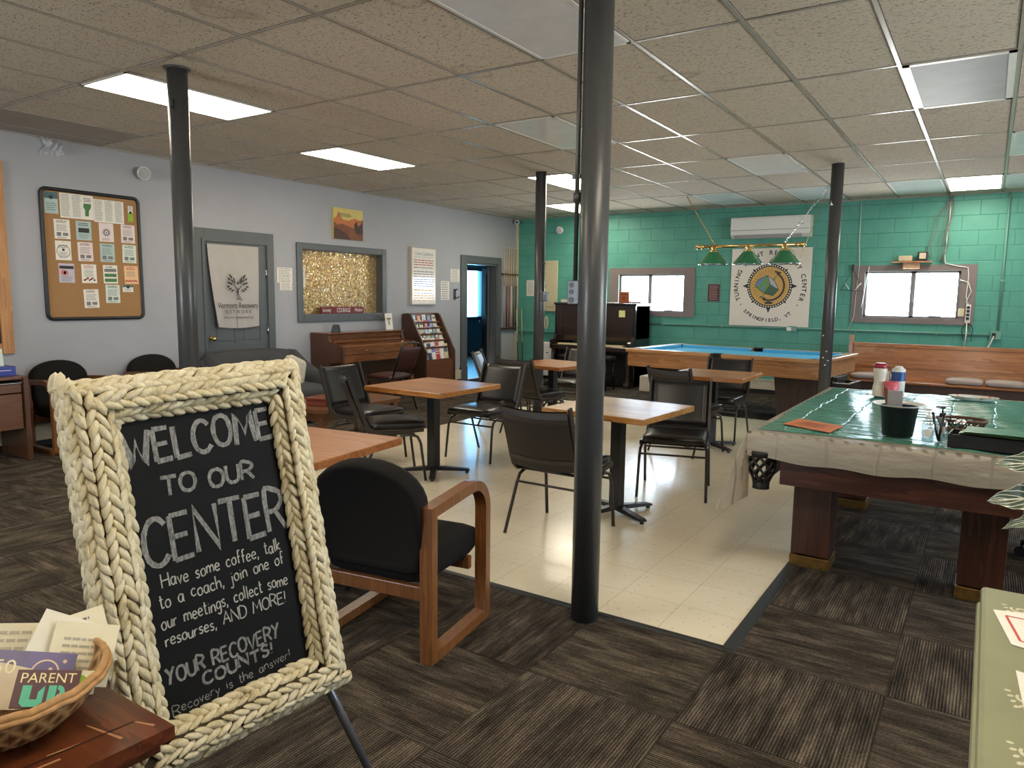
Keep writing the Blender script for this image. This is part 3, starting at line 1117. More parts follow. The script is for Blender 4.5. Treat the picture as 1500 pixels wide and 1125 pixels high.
def flyer(px, py, w, h, m, label, style, name='flyer', rot=0.0):
    y, z = px_board(px, py)
    t = thing(name, label, 'flyer', (XL + .0135, 3.88 + y, 1.83 + z), 0, 'papers on the cork board')
    R_ = Matrix.Rotation(rot, 4, 'X')
    S().box((0, -w / 2, -h / 2), (.0012, w / 2, h / 2), M=R_).build('sheet', m, t)
    xd, yd = R_ @ Vector((0, 1, 0)), R_ @ Vector((0, 0, 1))
    og = Vector((.0012, 0, 0))
    dk, gr, co = S(), S(), S()
    cm = None
    colsh = {}

    def co_(i):
        return colsh.setdefault(i, S())

    def B(x0, y0, x1, y1, rows, sh=None):
        c = og + xd * ((x0 + x1) / 2 * w) + yd * ((y0 + y1) / 2 * h)
        bars(sh or gr, c, xd, yd, (x1 - x0) * w, (y1 - y0) * h, rows)
    if style == 'leaflet':
        for i in range(3):
            B(-.5 + i / 3, -.45, -.5 + (i + 1) / 3 - .01, .48, 17, co_(i))
    elif style == 'leaflet_map':
        for i in range(2):
            B(-.5 + i / 3, -.45, -.5 + (i + 1) / 3 - .01, .48, 17, co_(i))
        cm = C_green
        poly2(co, og, xd, yd, [(.2 * w, .16 * h), (.43 * w, .16 * h), (.42 * w, .0), (.36 * w, -.12 * h), (.34 * w, -.36 * h), (.23 * w, -.36 * h), (.24 * w, -.1 * h), (.19 * w, 0)])
        B(.18, .2, .48, .42, 3, dk)
    elif style == 'pass':
        cm = C_red
        for i in range(3):
            B(-.5 + i / 3, -.3, -.5 + (i + 1) / 3 - .01, .48, 15)
        ring2(co, og, xd, yd, .33 * w, -.36 * h, .045, .054, 20)
    elif style == 'badge':
        cm = C_teal
        rect(co, og, xd, yd, -w / 2, .2 * h, w / 2, h / 2)
        poly2(dk, og, xd, yd, circle_pts(0, .26 * h, .16 * w, 14), .0012)
        B(-.45, -.4, .45, .05, 4)
    elif style == 'circle':
        ring2(dk, og, xd, yd, 0, -.04 * h, .40 * w, .43 * w, 26)
        rect(dk, og, xd, yd, -.08 * w, -.02 * h, .08 * w, .1 * h)
        B(-.4, .12, .4, .3, 3, dk)
        B(-.35, -.4, .35, -.05, 5)
    elif style == 'burst':
        for i in range(14):
            a = 2 * PI * i / 14
            c_, s_ = math.cos(a), math.sin(a)
            poly2(gr, og, xd, yd, [(c_ * .12 * w - s_ * .008, s_ * .12 * w + c_ * .008), (c_ * .12 * w + s_ * .008, s_ * .12 * w - c_ * .008), (c_ * .34 * w, s_ * .34 * w)])
        poly2(dk, og, xd, yd, circle_pts(0, 0, .05 * w, 10))
        B(-.4, -.45, .4, -.28, 2)
    elif style == 'stripes':
        cm = C_green
        for i, q in enumerate((.22, -.05, -.32)):
            rect(co if i else gr, og, xd, yd, -.42 * w, (q - .09) * h, .42 * w, (q + .09) * h)
        B(-.4, .34, .3, .46, 1, dk)
    elif style == 'crowd':
        cm = C_red
        B(-.42, .26, .42, .46, 2, co)
        B(-.4, -.2, .4, .24, 6)
        for i in range(7):
            poly2(co if i % 2 else dk, og, xd, yd, circle_pts((-.33 + .11 * i) * w, (-.34 + .05 * (i % 3)) * h, .07 * w, 8))
    elif style == 'photo':
        cm = C_pinkp
        rect(dk, og, xd, yd, -.45 * w, .22 * h, .45 * w, .38 * h)
        poly2(co, og, xd, yd, circle_pts(-.2 * w, .04 * h, .17 * w, 12))
        poly2(co, og, xd, yd, circle_pts(-.05 * w, .0 * h, .15 * w, 12))
        B(-.45, -.45, .45, -.12, 6)
    elif style == 'block':
        rect(dk, og, xd, yd, -.36 * w, -.1 * h, .36 * w, .14 * h)
        B(-.44, .22, .44, .44, 2, dk)
        B(-.42, -.42, .42, -.14, 5)
    elif style == 'autumn':
        cm = C_red
        B(-.44, .25, .44, .46, 2, co)
        B(-.42, -.12, .42, .22, 6)
        for i in range(9):
            poly2(co, og, xd, yd, circle_pts((-.42 + .1 * i) * w, (-.36 + .05 * (i % 2)) * h, .06 * w, 7))
    elif style == 'lime':
        cm = C_lime
        rect(co, og, xd, yd, -w / 2, -h / 2, w / 2, .06 * h)
        poly2(dk, og, xd, yd, circle_pts(0, .08 * h, .3 * w, 12), .0012)
        B(-.4, .2, .4, .46, 3)
    else:
        B(-.42, .30, .42, .46, 2, dk)
        B(-.44, -.12, .44, .26, 6)
        rect(gr, og, xd, yd, -.36 * w, -.36 * h, -.08 * w, -.16 * h)
        rect(gr, og, xd, yd, .02 * w, -.34 * h, .36 * w, -.18 * h)
        B(-.4, -.48, .4, -.38, 1)
    for q in colsh.values():
        q.build('print_column', M_inkgrey, t)
    if dk.f:
        dk.build('print', M_ink, t)
    if gr.f:
        gr.build('fine_print', M_inkgrey, t)
    if co.f:
        co.build('colour_print', cm, t)
    p = S()
    p.ball(og + yd * (h / 2 - .008) + Vector((.003, 0, 0)), .004, 8, 5)
    p.build('push_pin', M_chrome, t)
    return t


fw_, fh_ = .145, .185
flyer(.095, .105, .12, .20, P_teal, 'small teal and red leaflet at the top left corner of the cork board', 'badge', 'leaflet')
flyer(.345, .115, .315, .235, M_offwhite, 'wide white leaflet with a green state map, top of the cork board', 'leaflet_map', 'leaflet')
flyer(.675, .13, .30, .225, M_offwhite, 'wide white three-column leaflet, right of the green map leaflet', 'leaflet', 'leaflet')
flyer(.91, .13, .05, .16, M_offwhite, 'narrow white and lime bookmark, top right of the cork board', 'lime', 'bookmark')
rowsF = [
    (.30, [(.185, M_offwhite, 'plain', 'white flyer below the teal leaflet, first in its row on the cork board'), (.40, P_teal, 'block', 'teal flyer with a dark block, below the green map leaflet'),
           (.635, P_pink, 'burst', 'pale flyer with a ray burst, below the three-column leaflet'), (.87, P_pink, 'plain', 'pale flyer below the lime bookmark on the cork board')]),
    (.465, [(.185, M_offwhite, 'circle', 'white flyer with a big circle, left side of the cork board'), (.405, P_pink, 'plain', 'pale flyer directly under the teal flyer on the cork board'),
            (.635, P_teal, 'plain', 'grey-blue flyer directly under the ray burst flyer'), (.875, P_green, 'plain', 'mint flyer at the right end of the middle row of the cork board')]),
    (.64, [(.205, P_lav, 'photo', 'lavender flyer with two pink shapes on the cork board'), (.43, M_offwhite, 'crowd', 'white flyer with red figures along its foot on the cork board'),
           (.655, M_offwhite, 'stripes', 'white flyer with wide green and grey stripes on the cork board'), (.885, P_orange, 'autumn', 'peach orange flyer with red leaves at the right of the cork board')]),
]
for pz, row in rowsF:
    for py, m, st, lb in row:
        flyer(py, pz, fw_, fh_, m, lb, st, rot=random.uniform(-.02, .02))
flyer(.44, .84, fw_, fh_, M_offwhite, 'white flyer at the bottom of the cork board, left of two', 'plain', rot=.03)
flyer(.67, .80, fw_, fh_, P_green, 'mint flyer at the bottom of the cork board, right of two', 'plain')
flyer(.84, .755, .11, .07, M_offwhite, 'small white card with a teal top, bottom right of the cork board', 'badge', 'card')

# emergency lamp head and crumpled plastic bag
M_lens = plain('lamp_lens', (.75, .76, .78), .15, .7, var=.15, scale=60)


def lamp_head(loc, d, label):
    t = thing('emergency_light', label, 'emergency light', loc)
    d = Vector(d).normalized()
    S().cyl((0, 0, 0), d * .05, .03, .03).build('mount', M_white, t)
    q = d * .05
    aim = (d + Vector((0, -.35, -.25))).normalized()
    S().cyl(q, q + aim * .05, .055, .066, 18).build('housing', M_white, t)
    S().cyl(q + aim * .05, q + aim * .058, .060, .054, 18).build('lens', M_lens, t)


lamp_head((XL, 4.40, 2.72), (1, 0, 0), 'round chrome emergency lamp head on the grey wall above the cork board')
lamp_head((-6.6, YB, 2.68), (0, -1, 0), 'white emergency lamp head on the green wall near the far corner')


def film_material():
    g = N('clear_film', .25)
    out = g.t.nodes['Material Output']
    tr = g.n('ShaderNodeBsdfTransparent')
    df = g.n('ShaderNodeBsdfPrincipled')
    df.inputs['Base Color'].default_value = (.75, .77, .8, 1)
    df.inputs['Roughness'].default_value = .2
    mx = g.n('ShaderNodeMixShader')
    mx.inputs[0].default_value = .5
    g.l(tr.outputs[0], mx.inputs[1])
    g.l(df.outputs[0], mx.inputs[2])
    g.l(mx.outputs[0], out.inputs[0])
    return g.m


M_film = film_material()
s = S()
s.grid(lambda u, v: (.012 + .09 * math.sin(PI * v) * (.7 + .5 * math.sin(u * 19 + v * 7)), (u - .5) * (.17 + .05 * math.sin(v * 9)), -(v - .5) * .15 + .012 * math.sin(u * 23 + v * 5)), 16, 12, smooth=False)
o = s.build('plastic_bag', M_film)
o.location = (XL, 3.53, 2.84)
tag(o, 'crumpled clear plastic bag taped high on the grey wall above the cork board', 'bag')

# wooden framed board cut by the left edge
t = thing('framed_board', 'dark board in an oak frame on the grey wall, cut by the left edge', 'board', (XL, 2.4, 1.77))
s = S()
for a, c in (((0, .60, -.87), (.03, .70, .87)), ((0, -.70, -.87), (.03, -.60, .87)), ((0, -.6, .77), (.03, .6, .87)), ((0, -.6, -.87), (.03, .6, -.77))):
    s.box(a, c, .004)
M_oak = wood('oak_frame', srgb(150, 98, 50), srgb(196, 142, 84), 'z', 1.0, .45)
s.build('frame', M_oak, t)
S().box((0, -.6, -.77), (.012, .6, .77)).build('panel', plain('board_brown', srgb(52, 36, 30), .7), t)
s = S()
for i in range(5):
    c = (0.013, .50, .1 - i * .17)
    s.tube([(.013, .56 - .05 * abs(math.sin(j * .8 + i)), .2 - i * .2 - j * .025) for j in range(9)], .006, 5)
s.build('white_drawing', M_offwhite, t)

# banner on door 1
M_ban = plain('grey_satin', srgb(168, 162, 156), .45, var=.03, scale=8)
bn = thing('banner', 'grey cloth banner with a tree emblem hanging on the slate door', 'banner', (XL + .03, 5.475, 2.04))


def ban(u, v):
    y = (u - .5) * (.70 - .05 * v) + (.055 * v * v * (1 - u) if u < .5 else 0) + .01 * v
    z = -v * (.955 + .02 * math.sin(u * 3.1)) + (.02 * (1 - v)) * 0
    x = .006 + .010 * v * (1 + math.sin(u * 9.5 + .6 * v * 3)) + .02 * v * math.exp(-((u - .02) / .12) ** 2) + .004 * math.sin(u * 24) * v
    return (x, y, z)


s = S().grid(ban, 40, 30)
s.build('cloth', M_ban, bn)
og = Vector((.037, .02, 0))
xd, yd = RY, UZ
s = text_shape('Vermont Recovery', .098, og + Vector((0, 0, -.735)), xd, yd, xs=.74)
text_shape('NETWORK', .062, og + Vector((0, 0, -.80)), xd, yd, sh=s, spacing=1.75, xs=.8)
text_shape('www.vtrecoverynetwork.org', .043, og + Vector((0, 0, -.858)), xd, yd, sh=s, xs=.8)
s.build('lettering', M_ink, bn)
s = S()
# tree emblem: two raised arms, a head and leaves
def leafp(cx, cy, a, l=.026, w=.011):
    c_, s_ = math.cos(a), math.sin(a)
    return [(cx + c_ * p - s_ * q, cy + s_ * p + c_ * q) for p, q in ((-l, 0), (-l * .3, w), (l * .4, w * .8), (l, 0), (l * .4, -w * .8), (-l * .3, -w))]


def strip2(sh, pts, w, lift=.0008):
    n = len(pts)
    L_, R_ = [], []
    for i in range(n):
        d = Vector(pts[min(i + 1, n - 1)]) - Vector(pts[max(i - 1, 0)])
        d.normalize()
        nn = Vector((-d.y, d.x))
        q = w * (1 - .6 * abs(2 * i / (n - 1) - 1) ** 2)
        L_.append(Vector(pts[i]) + nn * q)
        R_.append(Vector(pts[i]) - nn * q)
    vv = [og + Vector((lift, p.x, p.y)) for p in L_ + R_]
    sh.add(vv, [(i, i + 1, n + i + 1, n + i) for i in range(n - 1)])


cyy = -.47
strip2(s, smooth_path([(-.055, cyy + .03), (-.04, cyy - .01), (-.005, cyy - .04), (.005, cyy - .08), (-.02, cyy - .12)]), .006)
strip2(s, smooth_path([(.06, cyy + .03), (.045, cyy - .01), (.012, cyy - .04), (-.008, cyy - .08), (.015, cyy - .12), (.05, cyy - .165)]), .006)
strip2(s, smooth_path([(-.015, cyy - .12), (.0, cyy - .14), (.02, cyy - .16), (.04, cyy - .168), (.06, cyy - .165)]), .005)
strip2(s, smooth_path([(-.03, cyy - .165), (-.015, cyy - .16), (.0, cyy - .158), (.01, cyy - .16)]), .004)
poly2(s, og, xd, yd, circle_pts(.002, cyy + .03, .016, 14))
for sg in (-1, 1):
    for lx, ly, a in ((.05, .075, 1.9), (.085, .10, 2.1), (.115, .075, 2.6), (.075, .055, 2.3), (.12, .03, 2.9), (.09, .02, 2.7), (.13, -.015, 3.1), (.105, -.04, 3.5), (.075, -.06, 3.6), (.10, .115, 2.0), (.045, .045, 1.8)):
        poly2(s, og, xd, yd, leafp(sg * lx, cyy + ly, a if sg < 0 else PI - a))
s.build('tree_emblem', M_ink, bn)

# paper pair left of the inner window
for (y0, y1, z0, z1, lb) in ((6.12, 6.36, 1.62, 1.81, 'upper white notice left of the inner window, overlapping a lower sheet'), (6.165, 6.355, 1.525, 1.70, 'lower white sheet left of the inner window, under another notice')):
    t, w, h, th = wall_paper('notice', y0, y1, z0, z1, M_offwhite, lb, 'notice', off=.002 if z0 < 1.6 else .005)
    sh = bars(S(), (th, 0, 0), RY, UZ, w, h, 9)
    sh.build('print', M_inkgrey, t)

# picture
pc = thing('canvas_picture', 'square canvas picture of orange hills at sunset, above the inner window', 'picture', (XL, 7.34, 2.445))
hw = .275
S().box((0, -hw, -.21), (.03, hw, .21)).build('canvas', plain('canvas_sky', srgb(206, 186, 110), .6, var=.06, scale=3), pc)
og3 = Vector((.03, 0, 0))
s = S()
poly2(s, og3, RY, UZ, [(-hw, -.21), (hw, -.21), (hw, .08), (.2, .07), (.12, .09), (.0, .05), (-.1, .06), (-.15, .1), (-.19, .17), (-.22, .09), (-hw, .06)], .0006)
s.build('far_hills', plain('orange_hills', srgb(184, 108, 58), .6, var=.12, scale=9), pc)
s = S()
poly2(s, og3, RY, UZ, [(-hw, -.21), (hw, -.21), (hw, .0), (.18, .0), (.1, -.05), (.02, -.03), (-.12, -.0), (-.2, -.02), (-hw, .02)], .0012)
s.build('near_hills', plain('brown_hills', srgb(122, 70, 44), .6, var=.15, scale=9), pc)
s = S()
poly2(s, og3, RY, UZ, [(-hw, -.21), (.05, -.21), (-.05, -.13), (-.16, -.08), (-hw, -.06)], .0018)
poly2(s, og3, RY, UZ, [(.1, .0), (.16, .06), (.18, -.02), (.24, .02), (hw, .09), (hw, -.12), (.14, -.12)], .0018)
s.build('dark_trees', plain('dark_hills', srgb(70, 44, 36), .6, var=.15, scale=9), pc)
bars(S(), og3 + Vector((0, -.05, .12)), RY, UZ, .3, .06, 3, .002).build('print', M_ink, pc)

# serenity sign on the sill of window 3
sg_ = thing('word_sign', 'narrow dark red wooden sign reading Serenity Courage Wisdom in the inner window', 'sign', (XL - .03, 7.26, 1.262))
S().box((-.012, -.40, -.046), (.012, .40, .046), .002).build('board', plain('dark_red_paint', srgb(110, 30, 34), .5), sg_)
s = text_shape('·Serenity·', .07, (.012, -.385, -.022), RY, UZ, 'LEFT', xs=.62)
text_shape('COURAGE', .088, (.012, .01, -.03), RY, UZ, 'CENTER', s, xs=.62)
text_shape('·Wisdom·', .07, (.012, .385, -.022), RY, UZ, 'RIGHT', s, xs=.62)
s.build('lettering', M_offwhite, sg_)
# small paper stuck behind the glass edge
t, w, h, th = wall_paper('notice', 6.53, 6.66, 1.57, 1.83, M_offwhite, 'pale sheet stuck to the left edge of the glittery inner window', 'notice', off=-.098)
bars(S(), (th, 0, 0), RY, UZ, w, h, 9).build('print', M_inkgrey, t)

# guidelines board
gb = thing('guidelines_board', 'tall white board of handwritten group guidelines right of the inner window', 'board', (XL, 8.93, 1.775))
S().box((0, -.295, -.445), (.05, .295, .445), .004).build('frame', plain('pale_board_edge', srgb(196, 182, 160), .5), gb)
S().box((.05, -.28, -.43), (.052, .28, .43)).build('writing_surface', plain('whiteboard', srgb(226, 220, 214), .12, var=.02), gb)
og4 = Vector((.052, 0, 0))
pg = lambda p: og4 + Vector((.0008, p[0], p[1]))
s = S()
s2 = text_shape('Comm Guidelines', .085, og4 + Vector((0, 0, .325)), RY, UZ, xs=.72, shear=.15)
rect(s2, og4, RY, UZ, -.24, .295, .22, .30)
s2.build('heading', M_inkgrey, gb)
for k_, (zc, hh, rows, m, nm) in enumerate(((.215, .12, 3, C_red, 'red_writing'), (.135, .03, 1, M_ink, 'black_writing'), (.035, .13, 3, M_inkgrey, 'grey_writing'), (-.10, .15, 4, C_blue, 'blue_writing'), (-.215, .05, 1, C_yell, 'ochre_writing'), (-.26, .03, 1, M_ink, 'black_writing'), (-.34, .13, 3, C_yell, 'ochre_writing'))):
    bars(S(), og4 + Vector((0, 0, zc)), RY, UZ, .54, hh, rows, x_in=.04, thick=.32).build(nm, m, gb)

for (y0, y1, z0, z1, lb) in ((9.67, 9.91, 1.71, 1.92, 'upper white sheet on the wall beside the dark doorway'), (9.41, 9.63, 1.41, 1.715, 'lower white sheet on the wall between the guidelines board and the doorway')):
    t, w, h, th = wall_paper('notice', y0, y1, z0, z1, M_offwhite, lb, 'notice')
    bars(S(), (th, 0, 0), RY, UZ, w, h, 8).build('print', M_inkgrey, t)

t = thing('coat_hook', 'black metal coat hook on the wall beside the doorway', 'hook', (XL, 9.78, 1.50))
S().box((0, -.03, -.09), (.008, .03, .09), .002).build('back_plate', M_black, t)
S().tube([(.008, 0, -.05), (.07, 0, -.06), (.10, 0, -.03)], .009, 6).tube([(.008, 0, .07), (.05, 0, .08), (.06, .0, .095)], .009, 6).build('hook', M_black, t)

# cue rack
M_walnut = wood('dark_rack_wood', srgb(44, 26, 18), srgb(74, 46, 32), 'y', 1, .4)
ck = thing('cue_rack', 'dark wooden wall rack holding pool cues near the far corner', 'cue rack', (XL, 11.41, 0))
S().box((0, -.27, .86), (.07, .27, .90), .004).build('bottom_shelf', M_walnut, ck)
s = S().box((0, -.27, 1.86), (.05, .27, 1.90), .004)
for i in range(6):
    y = -.20 + i * .08
    s.tube([(.05, y - .02, 1.88), (.065, y - .018, 1.88), (.072, y, 1.88), (.065, y + .018, 1.88), (.05, y + .02, 1.88)], .004, 5)
s.build('top_clip_rail', M_walnut, ck)
butts = [srgb(150, 150, 160), srgb(90, 40, 30), srgb(150, 70, 60), srgb(200, 190, 170), srgb(60, 80, 55), srgb(50, 30, 24)]
nm = ['white tipped', 'dark', 'red brown', 'cream', 'green', 'black']
M_maple = wood('maple', srgb(190, 158, 112), srgb(216, 188, 142), 'z', 1, .3)
for i in range(6):
    t = thing('pool_cue', '%s pool cue, number %s from the left in the wall rack' % (nm[i], ['one', 'two', 'three', 'four', 'five', 'six'][i]), 'pool cue', (XL + .05, 11.21 + i * .08, .905), 0, 'pool cues in the wall rack')
    bm_ = plain('cue_butt_%s' % nm[i].split()[0], butts[i], .3)
    S().cyl((0, 0, 0), (0, 0, .76), .0145, .0105, 10).build('butt', bm_, t)
    S().cyl((0, 0, .76), (0, 0, 1.45), .0105, .0065, 10).build('shaft', M_maple, t)
    S().cyl((0, 0, 1.45), (0, 0, 1.475), .0066, .0062, 10).build('ferrule', M_white, t)
for i, (x, y, lean, lb) in enumerate(((-7.40, 11.55, .10, 'light pool cue leaning in the far corner, left of two'), (-7.33, 11.585, .07, 'pool cue leaning in the far corner, right of two'))):
    t = thing('pool_cue', lb, 'pool cue', (x, y, 0), 0, 'pool cues leaning in the corner')
    top = Vector((-lean, .04, 1.24))
    S().cyl((0, 0, 0), top * .5, .0145, .011, 10).build('butt', plain('cue_butt_corner', srgb(50, 42, 38), .3), t)
    S().cyl(top * .5, top, .011, .0065, 10).build('shaft', M_maple, t)

t = thing('security_camera', 'small white security camera at the ceiling of the far corner', 'camera', (XL + .02, 11.62, 2.83))
S().box((-.02, -.02, .0), (.06, .02, .06), .006).build('bracket', M_white, t)
S().cyl((.06, -.02, .03), (.10, -.12, .01), .035, .035, 16).build('housing', M_white, t)
S().cyl((.10, -.12, .01), (.102, -.126, .009), .025, .025, 14).build('lens', M_black, t)

# ================================================================== café tables and chairs
M_vinyl_blk = plain('black_vinyl', srgb(25, 23, 23), .33, var=.12, scale=60, bump=.10, spec=.5)
M_chair_metal = plain('brown_grey_metal', srgb(60, 54, 49), .38, .3, var=.06)
M_shell = plain('dark_brown_backing', srgb(34, 27, 24), .55, var=.06)
M_blkmetal = plain('black_metal', srgb(26, 25, 25), .42, var=.05)


def chair_mesh():
    t = thing('stacking_chair', 'chair', 'chair')
    hw = .235
    fr = S()
    for sx in (-1, 1):
        x = sx * hw
        # upright + seat rail in one bent bar
        path = [(x, -.335, .845), (x, -.30, .74), (x, -.25, .60), (x, -.215, .50), (x, -.19, .445), (x, -.15, .41), (x, -.08, .40), (x, .10, .405), (x, .25, .415)]
        for i in range(len(path) - 1):
            pass
        n = len(path)
        vv = []
        for i, p in enumerate(path):
            d = Vector(path[min(i + 1, n - 1)]) - Vector(path[max(i - 1, 0)])
            d.normalize()
            nn = Vector((0, -d.z, d.y))
            for a, b in ((-.008, -.016), (.008, -.016), (.008, .016), (-.008, .016)):
                vv.append(Vector(p) + Vector((a, 0, 0)) + nn * b)
        ff = []
        for i in range(n - 1):
            for k in range(4):
                ff.append((i * 4 + k, i * 4 + (k + 1) % 4, (i + 1) * 4 + (k + 1) % 4, (i + 1) * 4 + k))
        ff += [(3, 2, 1, 0), tuple(range(4 * (n - 1), 4 * n))]
        fr.add(vv, ff)
    fr.cyl((-hw, -.10, .393), (hw, -.10, .393), .010, seg=8).cyl((-hw, .16, .397), (hw, .16, .397), .010, seg=8)
    fr.build('side_frame', M_chair_metal, t)
    for sx in (-1, 1):
        x = sx * (hw + .004)
        S().tube([(x, .06, .375), (x, .14, .378), (x * 1.01, .20, .36), (x * 1.02, .225, .30), (x * 1.05, .262, .0)], .011, 8).build('leg', M_chair_metal, t)
        S().tube([(x, .03, .375), (x, -.06, .375), (x * 1.01, -.11, .355), (x * 1.02, -.14, .30), (x * 1.05, -.262, .0)], .011, 8).build('leg', M_chair_metal, t)
    S().cyl((-hw * 1.02, .222, .325), (hw * 1.02, .222, .325), .008, seg=8).build('crossbar', M_chair_metal, t)
    S().cyl((-hw * 1.02, -.142, .312), (hw * 1.02, -.142, .312), .008, seg=8).build('crossbar', M_chair_metal, t)
    S().cushion((-.225, -.17, .412), (.225, .275, .475), .03, puff=.012).build('seat', M_vinyl_blk, t)
    # back: padded front, shell behind, lightly curved
    th = math.atan2(.30 - .205, .74 - .47)
    Mb = Matrix.Translation((0, -.212, .455)) @ Matrix.Rotation(th + .02, 4, 'X')

    def curve(x):
        return -.03 * (1 - (x / .225) ** 2)
    bp = S()

    def padf(u, v):
        x = (u - .5) * .44
        ed = min(1, min(u, 1 - u) * 14, min(v, 1 - v) * 14)
        return (x, .008 + .028 * math.sqrt(max(0, ed)) + curve(x), .02 + v * .375)
    bp.grid(padf, 20, 16, M=Mb)
    bp.grid(lambda u, v: ((u - .5) * .44, .006 + curve((u - .5) * .44), .02 + v * .375), 20, 4, M=Mb)
    bp.build('backrest', M_vinyl_blk, t)
    sh = S()
    sh.grid(lambda u, v: ((u - .5) * .455, -.006 + curve((u - .5) * .44), -.01 + v * .40), 20, 4, M=Mb)
    sh.grid(lambda u, v: ((u - .5) * .455, .004 + curve((u - .5) * .44), -.01 + v * .40), 20, 4, M=Mb)
    sh.grid(lambda u, v: ((u - .5) * .455, -.006 + .010 * v + curve((u - .5) * .44), .39), 20, 1, M=Mb)
    sh.build('back_shell', M_shell, t, recalc=True)
    for z in (.055, .335):
        S().grid(lambda u, v: ((u - .5) * .45, -.009 + curve((u - .5) * .44), z + (v - .5) * .028), 20, 1, M=Mb).build('back_strip', M_chair_metal, t)
    return t


CG = 'black vinyl stacking chairs at the café tables'
chairs = [
    (-2.20, 3.95, 0, 'black stacking chair seen from behind, partly hidden by the thick front pole'),
    (-1.94, 5.27, 196, 'black stacking chair at the right side of the table behind the front pole'),
    (-3.85, 5.43, 180, 'black stacking chair facing the camera behind the middle wooden table'),
    (-4.05, 4.35, -39, 'black stacking chair seen side-on with its seat under the middle wooden table'),
    (-4.66, 4.71, -92, 'black stacking chair with a shiny back at the left of the middle wooden table'),
    (-4.07, 6.66, -8, 'dark brown backed stacking chair seen from behind at the far left table'),
    (-4.68, 7.0, -66, 'black stacking chair at the far left table, its back toward the dark doorway'),
    (-4.25, 7.82, 180, 'black stacking chair on the far side of the far left table, before the upright piano'),
    (-2.38, 6.75, -14, 'black stacking chair seen from behind at the table before the pool table'),
    (-2.33, 7.60, 180, 'black stacking chair behind the far right table, against the pool table'),
]
c0 = chair_mesh()
for i, (x, y, a, lb) in enumerate(chairs):
    if i == 0:
        c0.location, c0.rotation_euler, c0['label'], c0['group'] = (x, y, .006), (0, 0, math.radians(a)), lb, CG
    else:
        copy_thing(c0, lb, (x, y, .006), math.radians(a), CG)

# banquet chair by the little piano
M_maroon = plain('maroon_vinyl', srgb(66, 34, 32), .4, var=.1, scale=50)
t = thing('banquet_chair', 'maroon padded chair with a rounded black frame at the low wooden piano', 'chair', (-6.42, 6.95, 0), math.radians(92))
s = S()
arch = [(-.19, -.20, .46)]
for i in range(13):
    a = PI - PI * i / 12
    arch.append((.19 * (abs(math.cos(a)) ** .5) * (1 if math.cos(a) > 0 else -1), -.335 - .02 * math.sin(a), .80 + .085 * math.sin(a)))
arch.append((.19, -.20, .46))
s.tube(arch, .0125, 8)
s.build('back_frame', M_blkmetal, t)
for sx in (-1, 1):
    S().tube([(sx * .19, -.20, .46), (sx * .195, -.13, .40), (sx * .20, .10, .40), (sx * .20, .19, .38), (sx * .205, .22, .2), (sx * .21, .25, 0)], .012, 8).build('leg', M_blkmetal, t)
    S().tube([(sx * .19, -.13, .40), (sx * .20, -.20, .2), (sx * .21, -.26, 0)], .012, 8).build('leg', M_blkmetal, t)
S().cushion((-.20, -.19, .41), (.20, .22, .475), .03, puff=.015).build('seat', M_maroon, t)
Mb = Matrix.Translation((0, -.222, .52)) @ Matrix.Rotation(.385, 4, 'X')
S().cushion((-.185, -.018, .0), (.185, .02, .33), .017, M=Mb).build('backrest', M_maroon, t)


def cafe_table(x, y, size, rz, base_rz, m, label):
    t = thing('cafe_table', label, 'table', (x, y, .006), rz, 'square wooden café tables')
    h = size / 2
    S().box((-h, -h, .705), (h, h, .744), .005).build('tabletop', m, t)
    col = S().box((-.038, -.038, .03), (.038, .038, .70))
    col.box((-.12, -.12, .692), (.12, .12, .705))
    col.build('pedestal', M_blkmetal, t)
    b = S()
    for i in range(4):
        Mr = Matrix.Rotation(base_rz - rz + i * PI / 2, 4, 'Z')
        b.prism([(.03, .025), (.03, .06), (.28, .036), (.30, .03), (.30, .018), (.28, .018)], -.024, .024, 'y', M=Mr)
        b.cyl((.28, 0, 0), (.28, 0, .02), .014, M=Mr)
    b.build('cross_base', M_blkmetal, t)
    return t


def table_wood(name, seed, d, l):
    g = N(name, .36, 0, .35)
    tc = g.n('ShaderNodeTexCoord')
    sp = g.n('ShaderNodeSeparateXYZ')
    g.l(tc.outputs['Object'], sp.inputs[0])
    brd = g.math('FLOOR', g.math('ADD', g.math('DIVIDE', sp.outputs[1], .14), seed))
    wn = g.n('ShaderNodeTexWhiteNoise', noise_dimensions='1D')
    g.l(brd, wn.inputs['W'])
    n1 = g.noise(g.coords((1.2, 14, 14), (0, 0, .02 * seed), (seed, 0, 0)), 1.5, 4, .6)
    n2 = g.noise(g.coords((3, 120, 120)), 1.2, 2, .5)
    f = g.math('ADD', g.math('MULTIPLY', g.math('FRACT', g.math('MULTIPLY', n1, 4.0)), .45), g.math('MULTIPLY', n2, .3))
    f = g.math('ADD', f, g.math('MULTIPLY', wn.outputs['Value'], .25))
    g.color(g.ramp(f, [(.1, d), (.5, tuple((a + b) / 2 for a, b in zip(d, l))), (.95, l)]))
    g.bump(n2, .05, .002)
    g.b.inputs['Coat Weight'].default_value = .12
    g.b.inputs['Coat Roughness'].default_value = .18
    return g.m


